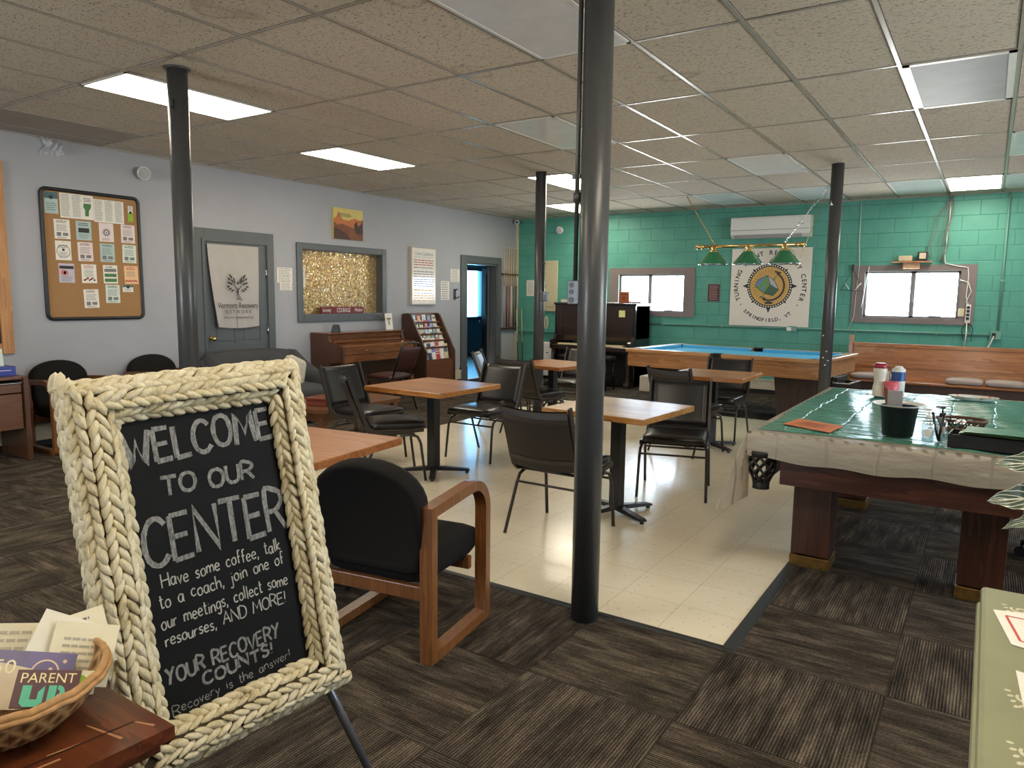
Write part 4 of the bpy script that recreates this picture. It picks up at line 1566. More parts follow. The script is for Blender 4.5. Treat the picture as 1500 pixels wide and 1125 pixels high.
TW1 = table_wood('cedar_a', 1.3, srgb(132, 76, 30), srgb(196, 134, 64))
TW2 = table_wood('cedar_b', 4.7, srgb(138, 88, 42), srgb(200, 150, 86))
TW3 = table_wood('cedar_c', 7.1, srgb(122, 66, 30), srgb(188, 122, 66))
cafe_table(-3.805, 4.635, .80, math.radians(-1), math.radians(37), TW1, 'square wooden café table in the middle, between the black chairs on the left')
cafe_table(-2.06, 4.49, .76, math.radians(-4), math.radians(62), TW2, 'shiny wooden café table right behind the thick front pole')
cafe_table(-4.03, 7.00, .74, math.radians(-8), math.radians(40), TW3, 'wooden café table far back, in front of the upright piano')
cafe_table(-2.24, 7.08, .76, math.radians(1), math.radians(55), TW1, 'wooden café table far back, in front of the blue pool table')
cafe_table(-2.86, 2.36, .80, math.radians(7), math.radians(30), TW3, 'reddish wooden café table nearest the camera, beside the welcome sign')

# ================================================================== armchairs with bentwood frames
M_fabric_blk = plain('black_upholstery', srgb(25, 22, 20), .9, var=.2, scale=120, bump=.25, spec=.2)
M_oakarm = wood('honey_oak', srgb(96, 56, 26), srgb(144, 92, 46), 'z', 1.3, .35, coat=.3)


def armchair_mesh():
    t = thing('armchair', 'armchair', 'armchair')
    for sx in (-1, 1):
        x = sx * .275
        # closed sled frame: back post, bottom runner, front post with big upper bend, arm
        pts = [(-.25, .02), (.20, .02)]
        for i in range(5):
            a = -PI / 2 + PI / 2 * i / 4
            pts.append((.215 + .02 * math.cos(a), .04 + .02 * math.sin(a)))
        pts.append((.235, .50))
        for i in range(9):
            a = PI / 2 * i / 8
            pts.append((.105 + .13 * math.cos(a), .525 + .13 * math.sin(a)))
        pts.append((-.25, .632))
        n = len(pts)
        th = .022
        vv = []
        for i, p in enumerate(pts):
            q0, q1 = Vector(pts[i - 1]), Vector(pts[(i + 1) % n])
            p_ = Vector(p)
            d0 = (p_ - q0).normalized()
            d1 = (q1 - p_).normalized()
            bis = (d0 + d1).normalized()
            nn = Vector((-bis.y, bis.x))
            k = th / max(.5, nn.dot(Vector((-d0.y, d0.x))))
            for xx, q in ((x - .0285, -k), (x + .0285, -k), (x + .0285, k), (x - .0285, k)):
                c = p_ + nn * q
                vv.append((xx, c.x, c.y))
        ff = []
        for i in range(n):
            j = (i + 1) % n
            for k in range(4):
                ff.append((i * 4 + k, i * 4 + (k + 1) % 4, j * 4 + (k + 1) % 4, j * 4 + k))
        S().add(vv, ff).build('arm_frame', M_oakarm, t)
    S().box((-.247, -.245, .25), (.247, -.215, .31), .004).build('rear_rail', M_oakarm, t)
    S().box((-.247, .15, .25), (.247, .18, .31), .004).build('front_rail', M_oakarm, t)
    S().cushion((-.245, -.24, .30), (.245, .27, .44), .05, puff=.02).build('seat', M_fabric_blk, t)
    # back pad with a rounded top outline
    M_ = Matrix.Translation((0, -.20, .36)) @ Matrix.Rotation(.17, 4, 'X')
    prof = [(-.245, .0), (.245, .0), (.268, .14), (.262, .26)]
    top = [(.262 * math.cos(PI * i / 16), .27 + .20 * math.sin(PI * i / 16) ** .8) for i in range(1, 16)]
    prof = [(-.235, .02), (-.20, .0), (.20, .0), (.235, .02), (.258, .12), (.262, .25)] + top + [(-.262, .25), (-.258, .12)]
    s = S()
    rings = []
    cx, cy = 0, .24
    for y, k in ((-.045, .86), (-.055, .93), (-.048, .985), (-.02, 1.0), (.02, .99), (.045, .95), (.05, .86)):
        rings.append([(cx + (p[0] - cx) * k, y, cy + (p[1] - cy) * k) for p in prof])
    m = len(prof)
    vv = [p for r in rings for p in r]
    ff = [(i * m + k, i * m + (k + 1) % m, (i + 1) * m + (k + 1) % m, (i + 1) * m + k) for i in range(len(rings) - 1) for k in range(m)]
    ff += [list(range(m))[::-1], [(len(rings) - 1) * m + k for k in range(m)]]
    s.add(vv, ff, True, M_)
    s.build('backrest', M_fabric_blk, t)
    return t


AG = 'black armchairs with honey oak frames'
a0 = armchair_mesh()
a0.location, a0.rotation_euler = (-2.115, 2.37, 0), (0, 0, math.radians(9))
a0['label'], a0['group'] = 'large black armchair with oak arms right beside the welcome sign', AG
copy_thing(a0, 'black armchair with oak arms against the grey wall, next to the brown desk', (-7.22, 3.43, 0), math.radians(-90), AG)
copy_thing(a0, 'black armchair against the grey wall, showing only its rounded back above the welcome sign', (-7.22, 4.37, 0), math.radians(-90), AG)

# ================================================================== sofa, pillow, coffee table
M_sofa = plain('charcoal_sofa', srgb(66, 67, 68), .85, var=.1, scale=90, bump=.2, spec=.2)
t = thing('sofa', 'charcoal grey sofa with slouchy arms in front of the slate door', 'sofa', (-6.85, 5.46, 0), math.radians(-90))
# local: +y faces the room, x along the wall
s = S().box((-.50, -.40, .08), (.50, .42, .26), .03)
s.build('base', M_sofa, t)
for sx in (-1, 1):
    s = S()

    def armf(u, v, sx=sx):
        y = -.44 + u * .90
        top = .80 - .23 * min(1, max(0, (y + .30) / .38)) ** .8 if y > -.30 else .80
        a = PI * v
        hw_ = .13
        x = sx * .57 + hw_ * math.cos(a) * (1.0)
        z = .10 + (top - .10) * (math.sin(a) ** .45)
        return (x, y, z)
    s.grid(armf, 14, 14)
    n_ = 15
    for u in (0, 1):
        s.add([armf(u, j / 14) for j in range(15)], [list(range(15))], True)
    s.build('arm', M_sofa, t)
    S().cushion((sx * .23 - .22, -.28, .25), (sx * .23 + .22, .46, .43), .06, puff=.03).build('seat_cushion', M_sofa, t)
s = S()


def backf(u, v):
    x = -.69 + 1.38 * u
    a = PI * v
    top = .80 + .03 * math.sin(PI * u) - .10 * (abs(2 * u - 1) ** 8)
    return (x, -.36 + .16 * math.cos(a) - .04, .12 + (top - .12) * math.sin(a) ** .5)


s.grid(backf, 20, 14)
s.build('back', M_sofa, t)
for x in (-.5, .5):
    for y in (-.3, .3):
        S().cyl((x, y, 0), (x, y, .09), .025, .03).build('foot', M_black, t)
M_pillow = plain('flecked_pillow', srgb(186, 178, 160), .8, var=.35, scale=70)
s = S()
s.cushion((-.17, -.06, -.17), (.17, .06, .17), .06)
o = s.build('throw_pillow', M_pillow)
o.location, o.rotation_euler = (-6.66, 5.60, .59), (.05, -.35, math.radians(-74))
tag(o, 'pale flecked throw pillow on the right end of the charcoal sofa', 'pillow')

M_ctab = wood('red_brown_table', srgb(78, 46, 28), srgb(124, 80, 48), 'y', 1, .3, coat=.4)
t = thing('coffee_table', 'low red-brown coffee table in front of the charcoal sofa', 'coffee table', (-5.42, 5.13, 0))
S().prism([(-.36, -.50), (-.28, -.58), (.28, -.58), (.36, -.50), (.36, .50), (.28, .58), (-.28, .58), (-.36, .50)], .385, .42, 'z').build('tabletop', M_ctab, t)
S().box((-.27, -.47, .28), (.27, .47, .385)).build('apron', M_ctab, t)
for sx in (-1, 1):
    for sy in (-1, 1):
        x, y = sx * .27, sy * .48
        s = S().box((x - .035, y - .035, .25), (x + .035, y + .035, .385))
        s.lathe([(.034, .25), (.024, .235), (.033, .215), (.027, .19), (.022, .05), (.026, .03), (.018, 0)], (x, y, 0), 12)
        s.build('leg', M_ctab, t)
M_redbox = wood('cherry_box', srgb(92, 34, 20), srgb(140, 66, 38), 'y', 2, .25, coat=.5)
t = thing('wooden_box', 'small reddish wooden box with a white knob on the coffee table', 'box', (-5.36, 4.86, .421), .25)
S().box((-.11, -.14, 0), (.11, .14, .055), .004).build('box_body', M_redbox, t)
S().box((-.12, -.15, .055), (.12, .15, .075), .004).build('lid', M_redbox, t)
S().ball((.118, -.02, .035), .014, 8, 6).build('knob', M_white, t)
t = thing('candle', 'white pillar candle in a saucer beside the wooden box', 'candle', (-5.24, 5.13, .421))
S().lathe([(0, 0), (.06, 0), (.075, .015), (.06, .006), (0, .006)], (0, 0, 0), 18).build('saucer', M_white, t)
S().cyl((0, 0, .006), (0, 0, .22), .026, .024, 16).build('wax', M_white, t)

# ================================================================== low spinet piano by the grey wall
M_spin = wood('walnut_spinet', srgb(84, 48, 26), srgb(136, 86, 48), 'y', 1, .22, coat=.6)
M_spind = wood('walnut_spinet_side', srgb(62, 35, 20), srgb(96, 58, 34), 'z', 1, .3, coat=.3)
t = thing('spinet_piano', 'low reddish wooden piano with a closed lid under the inner window', 'piano', (XL, 7.36, 0))
side = [(.02, 0), (.36, 0), (.36, .58), (.62, .60), (.62, .80), (.56, .82), (.40, .835), (.37, .86), (.34, .955), (.02, .955)]
for y0, y1 in ((-.73, -.69), (.69, .73)):
    S().prism([(p[0], p[1]) for p in side], y0, y1, 'y').build('side_panel', M_spind, t)
S().box((.02, -.74, .955), (.37, .74, .975), .004).build('lid', M_spin, t)
s = S().prism([(.325, .86), (.345, .95), (.33, .955), (.30, .86)], -.69, .69, 'y')
s.box((.335, -.69, .905), (.352, .69, .912)).box((.34, -.69, .93), (.354, .69, .938))
s.prism([(.33, .845), (.40, .825), (.42, .845), (.345, .87)], -.69, .69, 'y')
s.build('music_panel', M_spin, t)
s = S().prism([(.38, .835), (.585, .815), (.60, .80), (.60, .69), (.575, .69), (.575, .79), (.38, .81)], -.685, .685, 'y')
s.box((.58, -.685, .695), (.608, .685, .705))
fb = s.build('fallboard', M_spin, t)
S().ball((.604, -.28, .735), .012, 8, 6).build('knob', M_brass, fb)
S().box((.36, -.69, .59), (.61, .69, .685), .006).build('keybed', M_spin, t)
S().box((.02, -.69, .02), (.33, .69, .6)).build('lower_panel', M_spind, t)
for y in (-.66, .66):
    s = S().box((.555, y - .035, .52), (.615, y + .035, .60))
    s.lathe([(.03, .52), (.02, .50), (.03, .48), (.026, .44), (.018, .08), (.024, .05), (.02, 0)], (.585, y, 0), 12)
    s.build('leg', M_spin, t)
t = thing('desk_phone', 'small black device on the left end of the low piano', 'device', (-7.36, 6.90, .976), .5)
S().prism([(-.05, 0), (.05, 0), (.03, .10), (-.02, .10)], -.06, .06, 'y').build('housing', M_black, t)
S().prism([(.047, .02), (.049, .02), (.034, .09), (.032, .09)], -.055, .055, 'y').build('screen', plain('dark_screen', srgb(60, 60, 62), .2), t)
t = thing('card', 'white card with a flower standing on the right end of the low piano', 'card', (-7.42, 8.02, .976), 0)
Mc = Matrix.Rotation(-.12, 4, 'Y')
S().box((0, -.075, 0), (.003, .075, .235), M=Mc).build('sheet', M_offwhite, t)
s = S()
for a in (-.5, 0, .45):
    s.tube([Mc @ Vector((.005, 0, .06)), Mc @ Vector((.005, .03 * a, .10)), Mc @ Vector((.005, .06 * a, .15))], .003, 5)
    s.ball(Mc @ Vector((.005, .06 * a, .155)), .012, 8, 5)
s.build('flower_drawing', plain('dry_flower', srgb(150, 120, 84), .7), t)

# ================================================================== brochure rack
M_rackw = wood('rack_oak_dark', srgb(74, 44, 28), srgb(120, 76, 48), 'y', 1.4, .4)
M_rackside = wood('rack_side', srgb(58, 36, 26), srgb(88, 58, 40), 'z', 1.2, .4)
RYC = 8.80
t = thing('brochure_rack', 'dark wooden stepped brochure rack full of leaflets, beside the doorway', 'brochure rack', (XL, RYC, 0))
side = [(.02, 0), (.50, 0), (.50, .62), (.36, .88), (.20, 1.17), (.16, 1.20), (.04, 1.20), (.02, 1.18)]
for y in (-.36, .33):
    S().prism(side, y, y + .03, 'y').build('side_panel', M_rackside, t)
S().box((.46, -.33, .03), (.485, .33, .47)).build('front_panel', M_rackw, t)
S().box((.03, -.33, .0), (.04, .33, 1.17)).build('back_panel', M_rackside, t)
steps = [(.40, .47), (.34, .66), (.29, .765), (.24, .86), (.195, .955), (.15, 1.045)]
for i, (dx, z) in enumerate(steps):
    s = S().box((dx - .04, -.33, z), (dx + .05, .33, z + .012))
    s.box((dx + .045, -.33, z), (dx + .055, .33, z + .03), .002)
    s.prism([(dx - .045, z), (dx - .035, z), (dx - .065, z + .16), (dx - .075, z + .16)], -.33, .33, 'y')
    s.build('tier', M_rackw, t)
bc = [('white', srgb(222, 220, 214)), ('sky blue', srgb(150, 180, 214)), ('dark navy', srgb(52, 62, 84)), ('red', srgb(188, 62, 66)), ('cream', srgb(214, 202, 166)),
      ('periwinkle', srgb(112, 118, 186)), ('green', srgb(74, 124, 92)), ('slate', srgb(96, 108, 128)), ('orange', srgb(206, 132, 84)), ('black', srgb(40, 40, 44))]
BM = {n: plain('brochure_' + n.replace(' ', '_'), c, .35, var=.04) for n, c in bc}
rowsB = [
    (0, .27, .115, ['white', 'dark navy', 'white', 'red', 'white', 'cream']),
    (1, .155, .10, ['white', 'cream', 'white', 'orange', 'white']),
    (2, .13, .085, ['white', 'black', 'cream', 'green', 'periwinkle', 'cream']),
    (3, .13, .085, ['white', 'cream', 'sky blue', 'white', 'slate', 'cream']),
    (4, .13, .085, ['white', 'cream', 'red', 'periwinkle', 'cream']),
    (5, .12, .085, ['sky blue', 'orange', 'white', 'slate', 'cream']),
]
ordn = ['first', 'second', 'third', 'fourth', 'fifth', 'sixth']
rown = ['bottom', 'second lowest', 'third lowest', 'fourth lowest', 'fifth lowest', 'top']
for (r, h, w, cols_) in rowsB:
    dx, z = steps[r]
    n = len(cols_)
    for i, cn in enumerate(cols_):
        y = -.30 + (.60) * (i + .5) / n
        if r in (1, 4) and i == n - 1:
            y -= .02
        o = thing('brochure', '%s leaflet, %s from the left in the %s row of the brochure rack' % (cn, ordn[i], rown[r]), 'leaflet', (XL + dx + .012, RYC + y, z + .013), 0, 'leaflets in the brochure rack')
        Mr = Matrix.Rotation(-.17, 4, 'Y')
        hh = h * random.uniform(.92, 1.04)
        S().box((-.008, -w / 2, 0), (.0, w / 2, hh), M=Mr).build('cover', BM[cn], o)
        xd, zd = Vector((0, 1, 0)), Mr @ Vector((0, 0, 1))
        p = S()
        og_ = Mr @ Vector((.0, 0, hh * .55))
        if random.random() < .5:
            bars(p, og_, xd, zd, w * .9, hh * .6, 4)
        else:
            rect(p, og_, xd, zd, -w * .35, -hh * .1, w * .35, hh * .25)
        p.build('print', BM[random.choice(['slate', 'black', 'periwinkle', 'white'])] if cn in ('white', 'cream') else M_offwhite, o)

# ================================================================== brown desk on the far left
M_desk = wood('brown_desk', srgb(80, 48, 28), srgb(116, 74, 44), 'y', 1, .35, coat=.2)
M_deskd = wood('brown_desk_edge', srgb(68, 40, 24), srgb(98, 62, 38), 'z', 1, .35)
t = thing('desk', 'brown wooden desk with drawers against the grey wall, cut by the left edge', 'desk', (XL, 2.18, 0))
S().box((.03, -.80, .715), (.55, .745, .74), .003).build('desktop', M_desk, t)
S().box((.03, .745, 0), (.57, .785, .74), .003).build('side_panel', M_deskd, t)
S().box((.03, -.84, 0), (.57, -.80, .74), .003).build('side_panel', M_deskd, t)
for z0, z1, nm_ in ((.60, .675, 'drawer'), (.28, .59, 'drawer')):
    d = S().box((.05, .10, z0), (.545, .735, z1), .003).build(nm_, M_desk, t)
S().box((.545, .10, .68), (.555, .735, .69)).build('pull_strip', M_chrome, t)
S().box((.03, -.80, .3), (.045, .745, .71)).build('modesty_panel', M_deskd, t)
M_bluebox = plain('cobalt_card', srgb(44, 58, 140), .4)
t = thing('leaflet_holder', 'cobalt blue leaflet holder on the brown desk at the left edge', 'holder', (-7.26, 2.76, .741), 0)
s = S().box((-.10, -.20, 0), (.12, .17, .08), .003)
s.build('holder_box', M_bluebox, t)
S().box((.1205, -.2, .045), (.1215, .13, .05)).build('white_stripe', M_offwhite, t)
t = thing('booklet', 'pale mint booklet standing in the cobalt blue holder', 'booklet', (-7.24, 2.74, .822), 0)
Mr = Matrix.Rotation(-.15, 4, 'Y')
S().box((-.012, -.16, 0), (0, .14, .15), M=Mr).build('cover', P_green, t)
bars(S(), Mr @ Vector((0, .06, .06)), (0, 1, 0), Mr @ Vector((0, 0, 1)), .11, .07, 4).build('print', M_inkgrey, t)
t = thing('leaflet', 'white leaflet with black lettering leaning above the cobalt blue holder', 'leaflet', (-7.32, 2.72, .822), 0)
Mr = Matrix.Rotation(-.12, 4, 'Y')
S().box((-.004, -.12, 0), (0, .12, .31), M=Mr).build('sheet', M_offwhite, t)
bars(S(), Mr @ Vector((0, 0, .16)), (0, 1, 0), Mr @ Vector((0, 0, 1)), .22, .26, 7, thick=.5).build('print', M_ink, t)

# ================================================================== blue pool table at the back
M_oakp = wood('pool_oak', srgb(128, 84, 48), srgb(182, 132, 84), 'x', .8, .4, coat=.2)
M_railoak = wood('pool_rail_oak', srgb(150, 102, 60), srgb(200, 152, 100), 'x', .8, .3, coat=.4)
M_blue = plain('blue_cloth', srgb(86, 172, 214), .85, var=.04, scale=60, spec=.2)
M_rubber = plain('black_leather', srgb(24, 22, 21), .5)
M_darkwood = wood('pool_leg_dark', srgb(44, 30, 26), srgb(74, 52, 44), 'z', 1, .45)
PT = (-2.745, 9.72)
PR = math.radians(-6.0)
t = thing('pool_table', 'oak pool table with bright blue cloth in front of the green wall', 'pool table', (PT[0], PT[1], 0), PR)
hx, hy = 1.29, .77
for a, c, nmz in (((-hx + .03, -hy + .03, .565), (hx - .03, -hy + .06, .77), 'x'), ((-hx + .03, hy - .06, .565), (hx - .03, hy - .03, .77), 'x'), ((-hx + .03, -hy + .06, .565), (-hx + .06, hy - .06, .77), 'y'), ((hx - .06, -hy + .06, .565), (hx - .03, hy - .06, .77), 'y')):
    S().box(a, c, .004).build('apron', M_oakp, t)
S().box((-hx + .10, -hy + .10, .70), (hx - .10, hy - .10, .755)).build('playing_cloth', M_blue, t)


def rail(a, c, name='rail'):
    return S().box(a, c, .012).build(name, M_railoak, t)


gp = .07
rails = [((-hx, -hy, .755), (-gp, -hy + .12, .80)), ((gp, -hy, .755), (hx, -hy + .12, .80)), ((-hx, hy - .12, .755), (-gp, hy, .80)), ((gp, hy - .12, .755), (hx, hy, .80)),
         ((-hx, -hy + .13, .755), (-hx + .12, hy - .13, .80)), ((hx - .12, -hy + .13, .755), (hx, hy - .13, .80))]
for a, c in rails:
    rail(a, c)
cu = [((-hx + .17, -hy + .12), (-gp - .02, -hy + .165)), ((gp + .02, -hy + .12), (hx - .17, -hy + .165)), ((-hx + .17, hy - .165), (-gp - .02, hy - .12)), ((gp + .02, hy - .165), (hx - .17, hy - .12)),
      ((-hx + .12, -hy + .17), (-hx + .165, hy - .17)), ((hx - .165, -hy + .17), (hx - .12, hy - .17))]
for (a, b), (c, d) in cu:
    S().box((a, b, .75), (c, d, .797), .008).build('cushion', M_blue, t)
for px_, py_ in ((-hx + .10, -hy + .10), (hx - .10, -hy + .10), (-hx + .10, hy - .10), (hx - .10, hy - .10), (0, -hy + .06), (0, hy - .06)):
    S().lathe([(.0, .752), (.062, .752), (.066, .80), (.078, .802), (.082, .796)], (px_, py_, 0), 18).build('pocket', M_rubber, t)
for px_, sgn in ((0, -1), (0, 1)):
    S().box((px_ - .07, sgn * hy - .012 * sgn, .70), (px_ + .07, sgn * (hy - .03), .803), .004).build('pocket_cover', M_rubber, t)
for sx in (-1, 1):
    s = S()
    x = sx * .86
    s.prism([(x - .20, .0), (x + .20, .0), (x + .26, .57), (x - .26, .57)], -.36, .36, 'y')
    s.build('leg', M_darkwood, t)
s = S().box((hx - .02, -.22, .42), (hx + .02, .26, .56))
s.build('ball_return_mount', M_rubber, t)
s = S()
for a, c in (((hx - .01, -.30, .42), (hx + .19, -.27, .50)), ((hx - .01, .12, .42), (hx + .19, .15, .50)), ((hx + .16, -.27, .42), (hx + .19, .12, .50)), ((hx - .01, -.27, .415), (hx + .17, .12, .43))):
    s.box(a, c, .004)
br = s.build('ball_return', M_rubber, t)
s = S()
for a, c in (((hx - .01, -.305, .50), (hx + .195, -.265, .512)), ((hx - .01, .115, .50), (hx + .195, .155, .512)), ((hx + .155, -.27, .50), (hx + .195, .12, .512))):
    s.box(a, c, .003)
s.build('chrome_rim', M_chrome, br)
for i, (bx_, by_, cc) in enumerate(((hx + .03, -.2, (200, 60, 50)), (hx + .05, -.13, (225, 215, 200)), (hx + .09, -.05, (60, 60, 140)))):
    ob = S().ball((0, 0, 0), .028, 14, 8).build('pool_ball', plain('ball_%d' % i, srgb(*cc), .15))
    ob.location = Matrix.Translation((PT[0], PT[1], 0)) @ Matrix.Rotation(PR, 4, 'Z') @ Vector((bx_, by_, .459))
    tag(ob, '%s pool ball in the ball return tray of the blue table' % ['red', 'cream', 'blue'][i], 'ball')
o = S().box((-.19, -.16, 0), (.19, .16, .24), .004).build('cardboard_box', plain('white_carton', srgb(206, 200, 190), .7, var=.04))
o.location = (-4.42, 10.95, .001)
tag(o, 'white carton with a gold half-sun mark on the floor by the pool table', 'box')
s = S()
og_ = Vector((.09, -.1605, .14))
ring2(s, og_, (1, 0, 0), (0, 0, 1), 0, 0, .05, .07, 20, .0008, PI, 2 * PI)
ring2(s, og_, (1, 0, 0), (0, 0, 1), 0, 0, .0, .03, 16, .0008, PI, 2 * PI)
s.build('sun_mark', plain('gold_print', srgb(176, 146, 70), .6), o)

# pool table lamp
LX, LY, LZ = -2.66, 9.60, 2.165
t = thing('pool_lamp', 'brass bar lamp with three green shades hanging on chains over the blue pool table', 'pool lamp', (LX, LY, LZ), math.radians(1))
S().cyl((-.60, 0, 0), (.60, 0, 0), .021, seg=14).build('bar', M_brass, t)
for sx in (-1, 1):
    s = S()
    for x, r in ((.60, .034), (.625, .026), (.655, .038), (.69, .022)):
        s.ball((sx * x, 0, 0), r, 14, 8, (.6 if r < .03 else .8, 1, 1))
    s.cyl((sx * .57, 0, 0), (sx * .70, 0, 0), .019, seg=14)
    s.build('finial', M_brass, t)
M_gshade = plain('green_glass', srgb(24, 108, 66), .1, var=.03, spec=.7, coat=.6)
for i, x in enumerate((-.45, 0, .45)):
    s = S().lathe([(.058, -.065), (.062, -.07), (.19, -.225), (.195, -.232)], (x, 0, 0), 28)
    s.lathe([(.052, -.07), (.184, -.228), (.195, -.232)], (x, 0, 0), 28)
    sh_ = s.build('lamp_shade', M_gshade, t)
    S().lathe([(.188, -.230), (.197, -.236), (.190, -.240)], (x, 0, 0), 28).build('rim', M_chrome, sh_)
    s = S().lathe([(.0, .03), (.04, .02), (.025, -.01), (.055, -.02), (.03, -.04), (.062, -.055), (.062, -.07)], (x, 0, 0), 20)
    s.build('collar', M_brass, sh_)
    S().ball((x, 0, -.16), .03, 12, 8).build('bulb', M_white, sh_)
for sx, top in ((-1, Vector((-3.70 - LX, 10.15 - LY, ZC - LZ))), (1, Vector((-1.84 - LX, 10.14 - LY, ZC - LZ)))):
    a = Vector((sx * .44, 0, .025))
    s = S()
    d = top - a
    L = d.length
    n = int(L / .034)
    dz = d.normalized()
    ax = dz.orthogonal().normalized()
    for i in range(n):
        c = a + dz * (L * (i + .5) / n)
        side_ = ax if i % 2 else dz.cross(ax)
        s.tube([c + dz * (.023 * math.cos(q)) + side_ * (.010 * math.sin(q)) for q in [2 * PI * k / 8 for k in range(8)]], .0032, 4, closed=True)
    s.build('chain', M_brass if sx < 0 else M_chrome, t)
S().tube([(.44, 0, .02), (.55, .02, -.08), (.60, .1, -.25), (.62, .25, -.05), (1840e-3 - 1.0, .54, .76)], .004, 5).build('cord', M_brass, t)

# ================================================================== upright piano in the far corner
M_pf = wood('piano_dark', srgb(30, 20, 18), srgb(56, 38, 32), 'x', 1, .3, coat=.4)
M_pd = plain('piano_side_dark', srgb(30, 26, 28), .22, var=.08, scale=4, coat=.4)
UX, UY = -5.56, 11.0
t = thing('upright_piano', 'tall dark upright piano with ivory keys in front of the green wall', 'piano', (UX, UY, 0))
hw = .75
S().box((-hw, .02, .02), (hw, .60, .66)).build('lower_case', M_pd, t)
s = S().box((-hw + .04, .02, .80), (hw - .04, .05, 1.34))
s.box((-hw + .04, .0, .80), (-hw + .12, .025, 1.34), .004).box((hw - .12, .0, .80), (hw - .04, .025, 1.34), .004).box((-.1, .0, .95), (.1, .025, 1.34), .004)
s.box((-hw + .12, .0, 1.28), (-.1, .025, 1.34)).box((.1, .0, 1.28), (hw - .12, .025, 1.34))
s.box((-hw + .12, .0, .93), (-.1, .025, .99)).box((.1, .0, .93), (hw - .12, .025, .99))
s.build('front_panel', M_pf, t)
for sx in (-1, 1):
    S().box((sx * hw, .0, .0), (sx * (hw - .045), .60, 1.35), .004).build('side_panel', M_pd, t)
    S().prism([(-.17, .62), (.02, .62), (.02, .84), (-.03, .84), (-.06, .76), (-.15, .76), (-.17, .74)], sx * hw, sx * (hw - .05), 'x').build('cheek', M_pf, t)
    s = S().lathe([(.04, .60), (.03, .57), (.036, .53), (.024, .20), (.034, .12), (.04, .1)], (sx * (hw - .05), -.13, 0), 8)
    s.prism([(-.19, .0), (.05, .0), (.05, .05), (-.10, .10), (-.17, .10), (-.19, .05)], sx * (hw - .10), sx * hw, 'x')
    s.build('leg', M_pf, t)
S().box((-hw - .02, -.015, 1.35), (hw + .02, .62, 1.385), .006).build('lid', M_pd, t)
S().box((-hw, .045, .8), (hw, .60, 1.35)).build('upper_case', M_pd, t)
S().prism([(-.17, .60), (.02, .60), (.02, .675), (-.15, .675), (-.17, .66)], -hw, hw, 'x').build('keybed', M_pf, t)
S().prism([(.0, .74), (.03, .74), (.03, .82), (-.035, .84), (-.035, .83)], -hw + .05, hw - .05, 'x').build('fallboard', M_pf, t)
S().box((-.61, -.145, .675), (.61, .0, .70)).build('white_keys', plain('ivory', srgb(222, 206, 160), .3, var=.03), t)
s = S()
for o_ in range(-4, 4):
    for k in (0, 1, 3, 4, 5):
        x = -.02 + o_ * .1505 + (k + 1) * .0215
        if -.6 < x < .6:
            s.box((x - .006, -.095, .70), (x + .006, 0, .712))
s.build('black_keys', M_black, t)
S().box((.07, -.03, .84), (.20, -.028, 1.02), .001).build('sheet_music', M_offwhite, t)
S().box((hw - .29, -.0035, 1.16), (hw - .18, -.0005, 1.27)).build('sticky_note', plain('yellow_note', srgb(222, 222, 150), .7), t)
for i, (px_, w, z, d, h, cc, lb, nm2) in enumerate(((.52, .18, 1.386, .12, .19, (178, 96, 52), 'orange brown little wooden radio box on top of the dark upright piano', 'wooden_box'), (.70, .17, 1.386, .16, .03, (120, 60, 52), 'dark red flat book on the right end of the upright piano top', 'book'))):
    o = S().box((-w / 2, -d / 2, 0), (w / 2, d / 2, h), .008).build(nm2, wood('top_%d' % i, srgb(*[int(c * .75) for c in cc]), srgb(*cc), 'x', 2, .4))
    o.location = (UX + px_ - .02, UY + .14 + .1 * i, 1.386)
    tag(o, lb, nm2.split('_')[-1])
    if i == 0:
        s = S()
        og_ = Vector((0, -d / 2 - .001, .09))
        ring2(s, og_, (1, 0, 0), (0, 0, 1), 0, -.01, .024, .034, 18)
        ring2(s, og_, (1, 0, 0), (0, 0, 1), 0, -.01, 0, .015, 12)
        rect(s, og_, (1, 0, 0), (0, 0, 1), -.06, .05, .06, .065)
        s.build('carving', plain('dark_carving', srgb(96, 44, 26), .5), o)
o = S().box((-.30, -.10, 0), (.30, .10, .012), .002).build('paper_stack', M_offwhite)
o.location = (UX + .02, UY + .22, 1.386)
tag(o, 'low stack of white papers on the middle of the upright piano top', 'paper')
t2 = thing('tissue_box', 'small cream box on the left end of the upright piano top', 'box', (UX - .60, UY + .18, 1.386))
S().box((-.11, -.06, 0), (.11, .06, .05), .004).build('carton', plain('cream_card', srgb(210, 204, 180), .6), t2)
S().cushion((-.01, -.03, .05), (.07, .03, .10), .02).build('tissue', M_white, t2)
t = thing('piano_bench', 'black padded piano bench in front of the dark upright piano', 'bench', (-5.45, 10.55, 0))
S().cushion((-.45, -.17, .47), (.47, .17, .55), .035).build('seat', M_vinyl_blk, t)
for sx in (-1, 1):
    for sy in (-1, 1):
        S().cyl((sx * .40, sy * .13, .47), (sx * .43, sy * .15, 0), .022, .016, 10).build('leg', M_blkmetal, t)
    S().cyl((sx * .415, -.14, .22), (sx * .415, .14, .22), .011, seg=8).build('rung', M_blkmetal, t)

